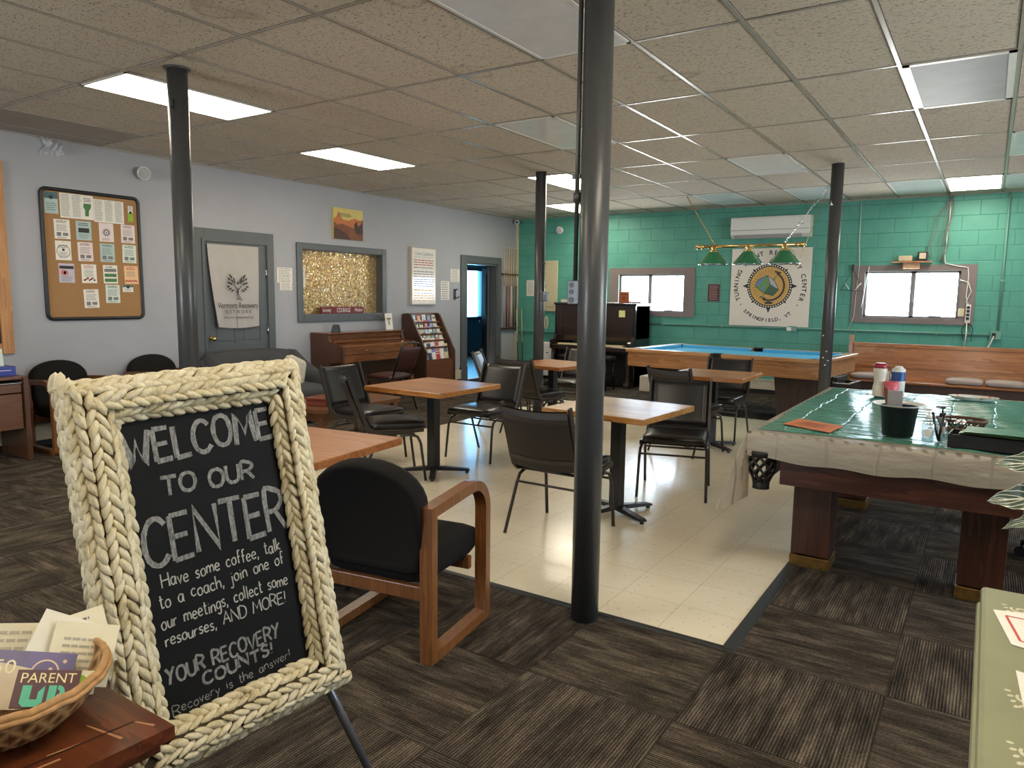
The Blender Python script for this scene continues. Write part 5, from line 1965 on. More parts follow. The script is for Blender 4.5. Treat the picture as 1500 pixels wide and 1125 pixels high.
# white panel heater, electric panel etc. in the corner
t = thing('panel_heater', 'white upright panel behind the left leg of the dark upright piano', 'heater', (-6.70, 11.45, 0))
S().box((-.13, -.05, .04), (.19, .05, .66), .03).build('body', M_white, t)
for x in (-.08, .13):
    S().box((x - .02, -.09, 0), (x + .02, .09, .04), .003).build('foot', M_black, t)
S().box((-.02, -.0515, .46), (.03, -.0505, .475)).build('mark', M_ink, t)
M_beige = plain('beige_enamel', srgb(190, 182, 150), .4, var=.03)
t = thing('electric_panel', 'beige electric panel door on the green wall in the far corner', 'electric panel', (-6.815, YB, 1.675))
S().box((-.15, -.03, -.46), (.15, 0, .46), .004).build('surround', M_beige, t)
S().box((-.10, -.042, -.38), (.11, -.03, .38), .004).build('door', M_beige, t)
S().box((-.11, -.05, -.03), (-.09, -.04, .03)).build('latch', M_black, t)
t = thing('notice', 'white sheet on the green wall, left of the beige electric panel', 'notice', (-7.255, YB - .003, 1.635))
S().box((-.085, 0, -.145), (.085, .002, .145)).build('sheet', M_offwhite, t)
bars(S(), (0, 0, 0), (1, 0, 0), (0, 0, 1), .17, .27, 9).build('print', M_inkgrey, t)
t = thing('wall_thermometer', 'small pale oval plaque on the green wall below the electric panel', 'plaque', (-6.87, YB - .055, 1.0))
s = S()
s.prism([(.045 * math.cos(a), .12 * math.sin(a)) for a in [2 * PI * k / 24 for k in range(24)]], 0, .015, 'y')
s.build('plate', plain('pale_oval', srgb(186, 190, 160), .5), t)
S().box((-.006, -.002, -.08), (.006, 0, .08)).build('scale', M_ink, t)

# ================================================================== green wall: cooler, sign, poster
t = thing('air_conditioner', 'long white wall air conditioner high on the green wall', 'air conditioner', (-2.89, YB, 2.575))
hw = .585
S().prism([(0, -.16), (-.13, -.16), (-.185, -.11), (-.20, -.03), (-.20, .13), (-.19, .155), (0, .165)], -hw, hw, 'y' if False else 'x').build('housing', M_white, t)
S().prism([(-.135, -.158), (-.188, -.108), (-.192, -.112), (-.14, -.163)], -hw + .05, hw - .12, 'x').build('louvre', plain('louvre_grey', srgb(176, 174, 170), .4), t)
S().box((-hw + .01, -.2035, -.045), (hw - .01, -.1995, -.038)).build('panel_gap', M_inkgrey, t)
s = S().box((hw - .15, -.2025, .02), (hw - .09, -.2, .03))
s.build('mark', M_inkgrey, t)

t = thing('round_logo_sign', 'square white sign with a gold compass and house emblem on the green wall', 'sign', (-2.885, YB - .02, 1.665))
h = .60
S().box((-h, -.008, -h), (h, .012, h), .002).build('sign_board', plain('sign_white', srgb(222, 214, 202), .5, var=.015), t)
og_ = Vector((0, -.008, .02))
X_, Z_ = (1, 0, 0), (0, 0, 1)
M_sblk = plain('sign_black', srgb(28, 26, 34), .5)
M_gold = plain('sign_gold', srgb(198, 158, 84), .5, var=.04)
s = S()
ring2(s, og_, X_, Z_, 0, 0, .295, .340, 64, .0008)
for i in range(8):
    a = PI / 2 + i * PI / 4
    c_, s_ = math.cos(a), math.sin(a)
    l = .415 if i % 2 == 0 else .375
    w = .035 if i % 2 == 0 else .02
    poly2(s, og_, X_, Z_, [(c_ * .33 - s_ * w, s_ * .33 + c_ * w), (c_ * .33 + s_ * w, s_ * .33 - c_ * w), (c_ * l, s_ * l)], .0008)
s.build('compass_ring', M_sblk, t)
s = S()
for i in range(52):
    a = 2 * PI * i / 52
    poly2(s, og_, X_, Z_, circle_pts(.318 * math.cos(a), .318 * math.sin(a), .011, 8), .0014)
s.build('ring_dots', M_offwhite, t)
s = S()
poly2(s, og_, X_, Z_, circle_pts(0, 0, .296, 64), .0006)
s.build('gold_disc', M_gold, t)
s = S()
for i in range(32):
    a = 2 * PI * (i + .5) / 32
    c_, s_ = math.cos(a), math.sin(a)
    poly2(s, og_, X_, Z_, [(c_ * .15, s_ * .15), (c_ * .255 - s_ * .006, s_ * .255 + c_ * .006), (c_ * .255 + s_ * .006, s_ * .255 - c_ * .006)], .0012)
s.build('sun_rays', plain('sign_ochre', srgb(160, 116, 50), .5), t)
s = S()
ring2(s, og_, X_, Z_, .0, .0, .205, .232, 40, .0016, math.radians(-115), math.radians(62))
poly2(s, og_, X_, Z_, [(.07, .21), (.16, .185), (.17, .205), (.08, .235)], .0016)
poly2(s, og_, X_, Z_, [(-.14, -.175), (-.05, -.20), (-.04, -.185), (-.13, -.155)], .0016)
poly2(s, og_, X_, Z_, [(-.07, -.25), (.0, -.235), (.07, -.25), (.05, -.275), (-.05, -.275)], .0016)
s.build('globe_arm', plain('sign_maroon', srgb(52, 32, 36), .5), t)
A_, B_, C_, D_, E_, F_, G_ = (-.215, .0), (-.17, .10), (-.035, .165), (.015, .02), (-.075, -.115), (.06, -.145), (.14, -.055)
P2 = (.075, .075)
s = S()
poly2(s, og_, X_, Z_, [A_, B_, C_, D_, E_], .0020)
poly2(s, og_, X_, Z_, [(.045, .10), (.09, .16), (.11, .15), (.07, .09)], .0018)
poly2(s, og_, X_, Z_, [(-.09, -.13), (-.12, -.18), (-.10, -.185), (-.07, -.125)], .0018)
s.build('house_front', plain('sign_green', srgb(104, 142, 78), .5), t)
s = S()
poly2(s, og_, X_, Z_, [D_, E_, F_, G_], .0020)
s.build('house_side', plain('sign_dark_green', srgb(58, 96, 70), .5), t)
s = S()
poly2(s, og_, X_, Z_, [C_, (.08, .075), G_, D_], .0022)
s.build('house_roof', plain('sign_lilac', srgb(176, 168, 182), .5), t)
s = S()
poly2(s, og_, X_, Z_, [A_, B_, C_, (-.15, .0)], .0024)
poly2(s, og_, X_, Z_, [(-.10, -.02), (-.055, .02), (-.09, -.08), (-.13, -.06)], .0024)
s.build('house_windows', plain('sign_blue', srgb(98, 132, 168), .5), t)
s = S()
pts_ = [A_, B_, C_, (.08, .075), G_, F_, E_, A_]
for i in range(len(pts_) - 1):
    s.tube([og_ + Vector((pts_[i][0], -.003, pts_[i][1])), og_ + Vector((pts_[i + 1][0], -.003, pts_[i + 1][1]))], .004, 4)
for a_, b_ in ((C_, D_), (D_, E_), (D_, G_)):
    s.tube([og_ + Vector((a_[0], -.003, a_[1])), og_ + Vector((b_[0], -.003, b_[1]))], .0035, 4)
s.build('house_outline', M_sblk, t)
s = S()


def arc_text(sh, txt, a_start, a_end, rad, size, inward):
    n = len(txt)
    for i, ch in enumerate(txt):
        if ch == ' ':
            continue
        a = math.radians(a_start + (a_end - a_start) * i / (n - 1))
        rd = Vector((math.cos(a), 0, math.sin(a)))
        yd = -rd if inward else rd
        xd = Vector((yd.z, 0, -yd.x))
        p = og_ + rd * rad - yd * size * .35
        text_shape(ch, size, p, xd, yd, 'CENTER', sh, .0008, bold=.0022)


arc_text(s, 'TURNING POINT RECOVERY CENTER', 203, -23, .515, .094, False)
s.build('lettering', M_sblk, t)
s = S()
arc_text(s, 'SPRINGFIELD, VT', 228, 307, .525, .076, True)
for a in (214, 326):
    poly2(S(), og_, X_, Z_, circle_pts(.515 * math.cos(math.radians(a)), .515 * math.sin(math.radians(a)), .010, 10), .0008).build('dot', M_sblk, t)
s.build('lettering', M_sblk, t)

t = thing('text_poster', 'small dark poster of fine print between the left window and the logo sign', 'poster', (-3.76, YB - .008, 1.575))
S().box((-.105, 0, -.145), (.105, .008, .145)).build('frame', M_inkgrey, t)
S().box((-.095, -.001, -.135), (.095, 0, .135)).build('sheet', plain('poster_black', srgb(44, 38, 36), .4), t)
bars(S(), (0, -.001, 0), X_, Z_, .18, .25, 9, thick=.4).build('print', plain('poster_rose', srgb(176, 120, 116), .6), t)

# conduits, boxes and cords on the green wall
M_pipe = plain('painted_conduit', srgb(108, 156, 142), .45, var=.04)
s = S().tube([(-4.9, YB - .018, 1.045), (.02, YB - .018, 1.045)], .013, 8)
for x in (-4.6, -3.6, -2.6, -1.62, -.6):
    s.box((x - .015, YB - .034, 1.025), (x + .015, YB, 1.065))
o = s.build('conduit', M_pipe)
tag(o, 'long thin horizontal conduit pipe painted green along the green wall', 'pipe')
o = S().tube([(.11, YB - .018, ZC - .012), (.11, YB - .018, 1.08)], .013, 8).box((.09, YB - .034, 1.75), (.13, YB, 1.78)).build('conduit', M_pipe)
tag(o, 'vertical conduit pipe on the green wall right of the right window', 'pipe')
t = thing('outlet', 'green painted outlet box with a white cord, right of the right window', 'outlet', (.09, YB, 1.04))
S().box((-.06, -.045, -.055), (.06, 0, .055), .004).build('box_body', M_pipe, t)
S().box((-.045, -.048, -.03), (-.0, -.045, .03)).build('socket', M_black, t)
S().tube([(-.02, -.05, -.01), (-.04, -.07, -.08), (-.09, -.05, -.2), (-.12, -.03, -.34)], .009, 6).build('cord', M_white, t)
t = thing('outlet', 'white outlet box on the conduit under the logo sign', 'outlet', (-2.52, YB, 1.03))
S().box((-.05, -.05, -.03), (.07, 0, .05), .004).build('box_body', M_pipe, t)
S().box((-.065, -.065, -.025), (.0, -.05, .03), .004).build('plug', M_white, t)
t = thing('wall_shelf', 'little wooden shelf above the right window', 'shelf', (-.965, YB, 2.015))
S().box((-.25, -.14, 0), (.25, 0, .018), .002).build('board', wood('shelf_pine', srgb(140, 88, 56), srgb(190, 136, 96), 'x', 2, .5), t)
S().box((-.10, -.10, -.085), (.10, -.03, 0), .003).build('bracket', wood('shelf_pine2', srgb(170, 130, 96), srgb(206, 172, 138), 'x', 2, .5), t)
o = S().box((-.085, -.04, 0), (.085, .04, .075), .012).build('beige_box', plain('beige_plastic', srgb(196, 180, 152), .5))
o.location = (-1.045, YB - .075, 2.034)
tag(o, 'small beige box on the little shelf over the right window', 'box')
t = thing('clock', 'small black clock with a pale face on the little shelf over the right window', 'clock', (-.835, YB - .07, 2.034))
S().box((-.06, -.03, 0), (.06, .03, .125), .006).build('housing', M_black, t)
S().box((-.038, -.033, .03), (.042, -.03, .11)).build('face', plain('clock_face', srgb(206, 190, 170), .4), t)
o = S()
random.seed(3)
for i, (dx, end) in enumerate(((-.16, (-.76, 2.07)), (-.1, (-.74, 2.06)), (-.06, (-.66, 2.04)), (-.02, (-.62, 2.02)), (.0, (-.6, 2.0)), (.02, (-.58, 2.0)))):
    st_ = Vector((-.555 + .008 * i, YB - .03, ZC - .02))
    en = Vector((end[0], YB - .05, end[1]))
    pts = []
    for j in range(9):
        q = j / 8
        p = st_.lerp(en, q)
        p.x += dx * math.sin(PI * q) * .5 + .018 * math.sin(q * 13 + i)
        p.y -= .015 * math.sin(PI * q)
        pts.append(p)
    o.tube(pts, .0055, 5)
o = o.build('hanging_wires', plain('grey_cable', srgb(112, 118, 112), .5))
tag(o, 'tangle of grey wires hanging from the ceiling above the right window', 'wires')
o = S()
o.tube([(-.545, YB - .02, ZC - .02), (-.555, YB - .04, 2.5), (-.575, YB - .03, 2.1), (-.56, YB - .03, 2.0), (-.40, YB - .035, 1.96), (-.29, YB - .03, 1.94), (-.275, YB - .03, 1.8), (-.285, YB - .03, 1.55), (-.25, YB - .03, 1.44)], .007, 6)
o.tube([(-.37, YB - .03, 1.78), (-.27, YB - .04, 1.74), (-.23, YB - .04, 1.62), (-.28, YB - .035, 1.48), (-.25, YB - .03, 1.42)], .006, 6)
o = o.build('extension_lead', M_white)
tag(o, 'white cord running down the right side of the right window', 'cord')
t = thing('power_strip', 'white power strip with plugs on the right edge of the right window', 'power strip', (-.245, YB - .024, 1.325))
S().box((-.03, -.03, -.13), (.03, 0, .12), .004).build('strip_body', M_white, t)
s_ = S()
for z in (-.07, -.02, .03, .08):
    S().box((-.018, -.052, z - .016), (.018, -.03, z + .016), .003).build('plug', M_black, t)
S().tube([(-.005, -.02, -.13), (.0, -.03, -.3), (-.01, -.03, -.45)], .008, 6).build('cord', M_white, t)
S().tube([(.01, -.02, -.12), (.07, -.03, -.2), (.06, -.03, -.38), (-.03, -.03, -.36), (-.06, -.03, -.22), (-.01, -.02, -.12)], .005, 5).build('black_cord', M_black, t)
o = S().box((-.035, -.012, -.055), (.035, 0, .055), .003).build('wall_socket', plain('beige_plate', srgb(206, 196, 160), .4))
o.location = (-.325, YB - .023, 1.335)
tag(o, 'beige socket plate left of the white power strip', 'socket')
t = thing('triangle_hanger', 'black wire triangle hanging from a hook at the left edge of the right window', 'hanger', (-1.70, YB - .06, 1.97))
S().box((-.025, .0, -.06), (-.005, .06, .03)).build('hook', M_black, t)
S().tube([(-.01, 0, -.04), (-.155, -.01, -.34), (.15, -.01, -.35)], .008, 6, closed=True).build('triangle', M_black, t)
S().tube([(-.10, -.012, -.24), (-.04, -.014, -.33)], .006, 5).tube([(.11, -.012, -.24), (.03, -.014, -.35)], .006, 5).build('white_struts', M_white, t)
o = S().tube([(-1.66, YB - .02, ZC - .02), (-1.655, YB - .02, 2.3), (-1.63, YB - .03, 2.0), (-1.65, YB - .035, 1.6), (-1.66, YB - .035, 1.25), (-1.72, YB - .02, 1.06)], .004, 5).build('hanging_line', M_white)
tag(o, 'thin white cord hanging down past the left edge of the right window', 'cord')
o = S().tube([(-1.50, YB - .03, 1.97), (-1.53, YB - .032, 1.75), (-1.56, YB - .034, 1.45), (-1.575, YB - .034, 1.38)], .005, 5).build('blind_cord', M_white)
tag(o, 'short white pull cord beside the left pane of the right window', 'cord')

# ================================================================== pew with cushions
M_pew = wood('honey_pew', srgb(128, 76, 42), srgb(180, 122, 76), 'x', .7, .3, coat=.4)
M_pewd = wood('pew_end', srgb(120, 72, 40), srgb(172, 116, 72), 'z', 1, .3, coat=.4)
t = thing('pew', 'long honey brown wooden pew against the green wall under the right window', 'pew', (-1.62, 11.0, 0))
L = 4.2
Mb = Matrix.Translation((0, .12, .42)) @ Matrix.Rotation(-.14, 4, 'X')
S().box((.05, 0, .0), (L, .028, .47), .004, M=Mb).build('back_panel', M_pew, t)
S().box((.05, -.008, .43), (L, .04, .485), .006, M=Mb).build('top_rail', M_pew, t)
S().box((.05, -.012, .16), (L, .0, .175), M=Mb).build('back_moulding', M_pew, t)
S().box((.05, -.30, .40), (L, .14, .432), .006).build('seat_board', M_pew, t)
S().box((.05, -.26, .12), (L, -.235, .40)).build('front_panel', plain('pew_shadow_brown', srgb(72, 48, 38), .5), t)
for x in (0.0, L):
    s = S()
    s.prism([(-.33, 0), (.28, 0), (.28, .5), (.26, .98), (.20, 1.0), (.13, .98), (.10, .62), (-.02, .60), (-.28, .60), (-.33, .56)], x, x + .05, 'x')
    s.build('end_panel', M_pewd, t)
for x in (1.55, 3.0):
    S().box((x, -.235, .0), (x + .04, .12, .40)).build('support', M_pewd, t)
M_cush = plain('grey_check_cushion', srgb(158, 144, 136), .85, var=.14, scale=90, bump=.15)
for i, (x0, x1, lb) in enumerate(((-1.53, -1.0, 'grey cushion at the left end of the pew, behind the creamer bottle'), (-.41, .0, 'grey cushion in the middle of the pew, left of the overlapping pair'), (.02, .43, 'grey cushion on the pew, second of the overlapping pair'), (.45, .9, 'grey cushion on the pew cut by the right edge'))):
    s = S()
    s.cushion((-(x1 - x0) / 2, -.19, 0), ((x1 - x0) / 2, .17, .07), .034, puff=.012)
    o = s.build('seat_cushion', M_cush)
    o.location = ((x0 + x1) / 2, 10.90, .433)
    o.rotation_euler = (0, 0, random.uniform(-.03, .03))
    tag(o, lb, 'cushion', 'cushions on the pew')

# ================================================================== covered pool table at the right
M_rose = wood('rosewood_laminate', srgb(52, 30, 22), srgb(96, 58, 42), 'z', .8, .35, coat=.15)
M_rosex = wood('rosewood_laminate_long', srgb(50, 28, 22), srgb(92, 54, 40), 'x', .8, .35, coat=.15)
M_plate = plain('tarnished_brass', srgb(140, 108, 58), .4, .7, var=.25, scale=30)
TX0, TX1, TY0, TY1 = -1.00, .32, 3.84, 6.14          # table outline
t = thing('pool_table', 'dark rosewood pool table covered by white and green tablecloths, on the right', 'pool table', ((TX0 + TX1) / 2, (TY0 + TY1) / 2, 0))
hx, hy = (TX1 - TX0) / 2, (TY1 - TY0) / 2
ap0, ap1 = .53, .70
S().box((-hx + .15, -hy + .02, ap0), (hx - .13, -hy + .05, ap1), .003).build('apron', M_rosex, t)
S().box((-hx + .13, hy - .06, ap0), (hx - .13, hy - .03, ap1), .003).build('apron', M_rosex, t)
S().box((-hx + .05, -hy + .13, ap0), (-hx + .08, hy - .13, ap1), .003).build('apron', M_rose, t)
S().box((hx - .08, -hy + .13, ap0), (hx - .05, hy - .13, ap1), .003).build('apron', M_rose, t)
S().box((-hx + .02, -hy + .015, .70), (hx - .02, hy - .015, .79), .006).build('rail_frame', M_rosex, t)
S().box((-hx + .2, -hy + .12, .56), (hx - .2, hy - .12, .66)).build('underframe', M_blackbase, t)
for lx in (-.40, .40):
    for ly in (-.71, .71):
        lg = S().box((lx - .10, ly - .10, .07), (lx + .10, ly + .10, .54), .004).build('leg', M_rose, t)
        S().box((lx - .104, ly - .104, 0), (lx + .104, ly + .104, .062), .002).build('foot_plate', M_plate, lg)
for sx in (-1, 1):
    for sy in (-1, 1):
        px_, py_ = sx * (hx - .055), sy * (hy - .03)
        if sx > 0 and sy > 0:
            continue
        s = S()
        prof = [(.062, .675), (.066, .63), (.060, .58), (.040, .535), (.036, .52)]

        def pr_(z):
            for i in range(len(prof) - 1):
                (r0_, z0_), (r1_, z1_) = prof[i], prof[i + 1]
                if z1_ <= z <= z0_:
                    q = (z0_ - z) / (z0_ - z1_)
                    return r0_ + (r1_ - r0_) * q
            return prof[-1][0]
        for k in range(8):
            for sg in (-1, 1):
                pts = []
                for j in range(13):
                    z = .675 - .15 * j / 12
                    a = 2 * PI * k / 8 + sg * j / 12 * PI * .62
                    pts.append((px_ + pr_(z) * math.cos(a), py_ + pr_(z) * math.sin(a), z))
                s.tube(pts, .0065, 5)
        s.lathe([(.036, .535), (.044, .525), (.042, .505), (.045, .495), (.0, .495)], (px_, py_, 0), 18)
        s.lathe([(.055, .668), (.07, .668), (.074, .69), (.07, .70), (.055, .70)], (px_, py_, 0), 18)
        s.box((px_ - .085, py_ - .05, .68), (px_ + .075, py_ + .03, .70), .006)
        s.build('pocket', M_rubber, t)

# white plastic tablecloth: top, skirts and a long drooping corner


def cloth_material(name, col, rough, alpha=0.0):
    g = N(name, rough, 0, .5)
    g.color(col)
    tc = g.n('ShaderNodeTexCoord')
    sp = g.n('ShaderNodeSeparateXYZ')
    g.l(tc.outputs['Object'], sp.inputs[0])

    def crease(v, step, width):
        f = g.math('FRACT', g.math('DIVIDE', v, step))
        d = g.math('ABSOLUTE', g.math('SUBTRACT', f, .5))
        return g.math('SMOOTH_MIN', g.math('DIVIDE', d, width), 1.0, .4)
    wob = g.math('MULTIPLY', g.noise(g.coords(), 2.5, 2, .5), .08)
    cx = crease(g.math('ADD', sp.outputs[0], wob), .235, .03)
    cy = crease(g.math('ADD', sp.outputs[1], wob), .125, .05)
    rip = g.noise(g.coords((1.2, 9, 4)), 2.2, 3, .55)
    wr = g.noise(g.coords((3, 5, 4)), 5, 4, .6)
    h = g.math('ADD', g.math('MULTIPLY', cx, .5), g.math('MULTIPLY', cy, 1.0))
    h = g.math('ADD', h, g.math('ADD', g.math('MULTIPLY', rip, 2.4), g.math('MULTIPLY', wr, .6)))
    g.bump(h, .85, .012)
    if alpha:                                  # thin plastic lets daylight through
        out = g.t.nodes['Material Output']
        tr = g.n('ShaderNodeBsdfTranslucent')
        tr.inputs[0].default_value = (*col, 1)
        mx = g.n('ShaderNodeMixShader')
        mx.inputs[0].default_value = alpha
        g.l(g.b.outputs[0], mx.inputs[1])
        g.l(tr.outputs[0], mx.inputs[2])
        g.l(mx.outputs[0], out.inputs[0])
    return g.m


M_wcloth = cloth_material('white_plastic_cloth', srgb(206, 197, 180), .38, .42)
M_gcloth = cloth_material('green_plastic_cloth', srgb(82, 144, 126), .17)
random.seed(5)
ZT = .802
x0, x1, y0, y1 = TX0 - .012, TX1 + .012, TY0 - .012, TY1 + .012
s = S()
nx, ny = 40, 60
s.grid(lambda u, v: (x0 + (x1 - x0) * u, y0 + (y1 - y0) * v, ZT - .001), nx, ny)


def hemz(u):       # front hem height along x
    return .672 - .012 * math.sin(u * 5.2) - .028 * u * u + .006 * math.sin(u * 23)


def front(u, v):
    zz = ZT - .001 - (ZT - hemz(u)) * v
    bulge = .006 + .010 * v * (1 + math.sin(u * 17 + .8)) * .5 + .006 * math.sin(v * PI)
    return (x0 + (x1 - x0) * u, y0 - (bulge if v > 0 else 0), zz)


s.grid(front, 60, 8)


def leftskirt(u, v):
    y = y0 + (y1 - y0) * u
    hz = .62 + .03 * math.sin(u * 9) if u > .22 else .385 + (.62 + .03 * math.sin(2) - .385) * (u / .22) ** .9
    zz = ZT - .001 - (ZT - hz) * v
    out = .012 + .085 * v * math.exp(-(u / .12) ** 2) + .02 * v * (.5 + .5 * math.sin(u * 26 + 1))
    yy = y - .16 * v * math.exp(-(u / .10) ** 2)
    return (x0 - (out if v > 0 else 0), yy, zz)


s.grid(leftskirt, 60, 12)
# corner flap folding from the front edge into the side


def flap(u, v):
    a = Vector(leftskirt(0, v))
    b = Vector((x0 + .035 + .01 * v, y0 - .004 - .02 * v, ZT - (ZT - .60) * v)) if False else Vector((x0 + .012 * (1 - v), y0 + .05 * v, ZT - .001 - (ZT - .44) * v))
    p = a.lerp(b, u)
    p.x += .014 * math.sin(PI * u) * v
    return p


s.grid(flap, 8, 12)
s.grid(lambda u, v: (x0 + (x1 - x0) * u, y1 + .01 * v, ZT - .001 - .13 * v), 30, 4)
s.grid(lambda u, v: (x1 + .01 * v, y0 + (y1 - y0) * u, ZT - .001 - .13 * v), 30, 4)
o = s.build('white_tablecloth', M_wcloth)
o['label'], o['category'] = 'white plastic tablecloth with a long drooping corner on the right-hand pool table', 'tablecloth'
s = S()
gx0, gx1, gy0, gy1 = -.985, TX1 + .02, 3.895, 6.10


def greenf(u, v):
    x, y = gx0 + (gx1 - gx0) * u, gy0 + (gy1 - gy0) * v
    z = ZT + .003 + .0035 * math.sin(y * 52 + 2 * math.sin(x * 4)) * (.4 + .6 * abs(math.sin(x * 3.1 + y))) + .002 * math.sin(x * 31 + y * 7)
    if v == 0:
        z = ZT + .001
    return (x + .012 * math.sin(v * 9), y + .02 * math.sin(u * 4) * (1 - v), max(ZT + .0008, z))


s.grid(greenf, 60, 110)
o = s.build('green_tablecloth', M_gcloth)
tag(o, 'shiny creased green plastic sheet spread over the white tablecloth', 'tablecloth')
ZS = ZT + .008

# things on it
o = S()
pts_ = [(-.885, 4.05), (-.835, 4.29), (-.615, 4.19), (-.615, 3.965)]
pts_ = [(-.90, 4.10), (-.865, 4.34), (-.615, 4.22), (-.64, 3.97)]
o.prism(pts_, ZS, ZS + .002, 'z')
o = o.build('paper_sheet', plain('orange_paper', srgb(212, 122, 70), .6))
tag(o, 'orange printed sheet lying on the green plastic cloth', 'paper')
s = S()
c_ = Vector((-.755, 4.155, ZS + .002))
xd_ = Vector((.245, -.13, 0)).normalized()
bars(s, c_, xd_, Vector((.13, .245, 0)).normalized(), .22, .14, 5, fill=.6)
s.build('print', plain('brown_ink', srgb(128, 70, 44), .7), o)


def plate(loc, r, label):
    o = S().lathe([(0, 0), (r * .62, 0), (r * .72, .008), (r, .016), (r, .019), (r * .70, .011), (r * .6, .004), (0, .004)], (0, 0, 0), 36).build('plate', M_white)
    o.location = loc
    tag(o, label, 'plate')


plate((-.565, 5.72, ZS), .135, 'white plate under the creamer bottle and cups')
ZPL = ZS + .005
t = thing('creamer_bottle', 'white creamer bottle with a dark red lid standing on the white plate', 'bottle', (-.615, 5.70, ZPL))
S().lathe([(0, 0), (.040, 0), (.043, .01), (.043, .06), (.036, .10), (.038, .13), (.044, .165), (.046, .19), (.04, .20), (0, .20)], (0, 0, 0), 24).build('body', plain('cream_plastic', srgb(216, 206, 190), .3), t)
S().lathe([(0, .20), (.044, .20), (.046, .205), (.045, .222), (.036, .228), (.034, .233), (0, .233)], (0, 0, 0), 24).build('lid', plain('dark_red_lid', srgb(150, 30, 44), .3), t)
t = thing('cup', 'pink paper cup in front of the blue and white canister', 'cup', (-.535, 5.665, ZPL))
S().lathe([(0, 0), (.036, 0), (.046, .11), (.043, .11), (.034, .004), (0, .004)], (0, 0, 0), 22).build('cup_body', plain('pink_card', srgb(212, 96, 106), .45), t)
t = thing('canister', 'white canister with a dark blue band on the white plate', 'canister', (-.505, 5.77, ZPL))
S().lathe([(0, 0), (.044, 0), (.044, .19), (.04, .195), (0, .195)], (0, 0, 0), 24).build('body', M_white, t)
S().lathe([(.0445, .11), (.0445, .175)], (0, 0, 0), 24).build('blue_band', plain('navy_band', srgb(40, 72, 130), .4), t)
S().lathe([(0, .215), (.02, .213), (.036, .195), (.03, .195)], (0, 0, 0), 20).build('lid', M_white, t)
o = S().box((-.025, -.025, 0), (.025, .025, .17), .004).build('carton', M_offwhite)
o.location = (-.585, 5.775, ZPL)
tag(o, 'small white carton between the creamer bottle and the canister', 'carton')
# bucket with utensils
BX, BY = -.345, 4.10
t = thing('bucket', 'black plastic bucket holding wooden stirrers on the green cloth', 'bucket', (BX, BY, ZS))
S().lathe([(0, 0), (.066, 0), (.070, .005), (.086, .148), (.090, .15), (.084, .152), (.067, .008), (0, .008)], (0, 0, 0), 32).build('tub', M_black, t)
t = thing('rim_plate', 'white ring plate resting around the rim of the black bucket', 'plate', (BX, BY, ZS + .153))
S().lathe([(.086, 0), (.118, .006), (.125, .012), (.118, .010), (.086, .004), (.086, 0)], (0, 0, 0), 36).build('ring', M_white, t)
o = S().box((-.008, -.004, 0), (.008, .004, .225), .002).build('wooden_stirrer', wood('stirrer', srgb(96, 58, 36), srgb(130, 84, 54), 'z', 2, .5))
o.location, o.rotation_euler = (BX - .035, BY + .005, ZS + .02), (.05, -.16, .3)
tag(o, 'brown wooden stick standing in the black bucket', 'stick')
t = thing('spatula', 'grey rubber spatula blade sticking out of the black bucket', 'spatula', (BX - .02, BY - .02, ZS + .03))
S().box((-.034, -.004, .10), (.034, .004, .20), .003).build('blade', plain('grey_rubber', srgb(140, 138, 140), .5), t)
S().box((-.007, -.005, .0), (.007, .005, .10), .002).build('handle', plain('grey_rubber2', srgb(120, 118, 120), .5), t)
# clear pump bottles
M_clear = glass('clear_plastic', (.86, .91, .91), .72, .02)
for i, (x, y, lb) in enumerate(((-.205, 3.985, 'clear pump bottle of hand sanitizer at the near edge of the green cloth'), (-.155, 4.10, 'clear bottle with a dark nozzle right behind the pump bottle'))):
    t = thing('pump_bottle', lb, 'bottle', (x, y, ZS))
    S().lathe([(0, 0), (.024, 0), (.027, .005), (.027, .09), (.018, .108), (.012, .112), (.012, .12)], (0, 0, 0), 20).build('bottle_body', M_clear, t)
    S().lathe([(0, .004), (.022, .004), (.022, .06), (0, .062)], (0, 0, 0), 18).build('liquid', glass('sanitizer%d' % i, (.85, .92, .95), .7), t)
    S().lathe([(.0274, .035), (.0274, .07)], (0, 0, 0), 10, a0=4.2, a1=5.4).build('label', M_white, t)
    s = S().cyl((0, 0, .115), (0, 0, .135), .013, seg=14).cyl((0, 0, .135), (0, 0, .16), .004, seg=8).box((-.03, -.006, .158), (.012, .006, .166), .002)
    s.build('pump', M_white if i == 0 else M_black, t)
t = thing('black_tongs', 'black salad tongs lying between the clear bottles', 'tongs', (-.175, 4.045, ZS))
S().tube([(-.02, .02, .14), (-.005, .0, .07), (.015, -.02, .005)], .006, 6).build('tong_arm', M_black, t)
S().tube([(.03, .03, .14), (.02, .01, .07), (.015, -.02, .005)], .006, 6).build('tong_arm', M_black, t)
# wicker basket


def woven_basket(name, loc, rx, ry, h, m, label, flare=.25):
    t = thing(name, label, 'basket', loc)
    s = S()

    def P(a, q):
        k = 1 - flare + flare * q
        return Vector((rx * k * math.cos(a), ry * k * math.sin(a), h * q))
    for row in (0, 1):
        n = 18
        for k in range(n):
            for sg in (-1, 1):
                pts = [P(2 * PI * k / n + sg * j / 6 * .42, .08 + .84 * j / 6) for j in range(7)]
                if row == 0:
                    s.tube(pts, .0045, 4)
    s.build('lattice_wall', m, t)
    r_ = S()
    for q, rad in ((1.0, .007), (.93, .006), (.04, .007)):
        r_.tube([P(2 * PI * k / 36, q) for k in range(36)], rad, 6, closed=True)
    r_.build('rim', m, t)
    b = S()
    b.lathe([(0, 0), ((1 - flare), 0), ((1 - flare), .006), (0, .006)], (0, 0, 0), 30, M=Matrix.Diagonal((rx, ry, 1, 1)))
    b.build('bottom', m, t)
    return t


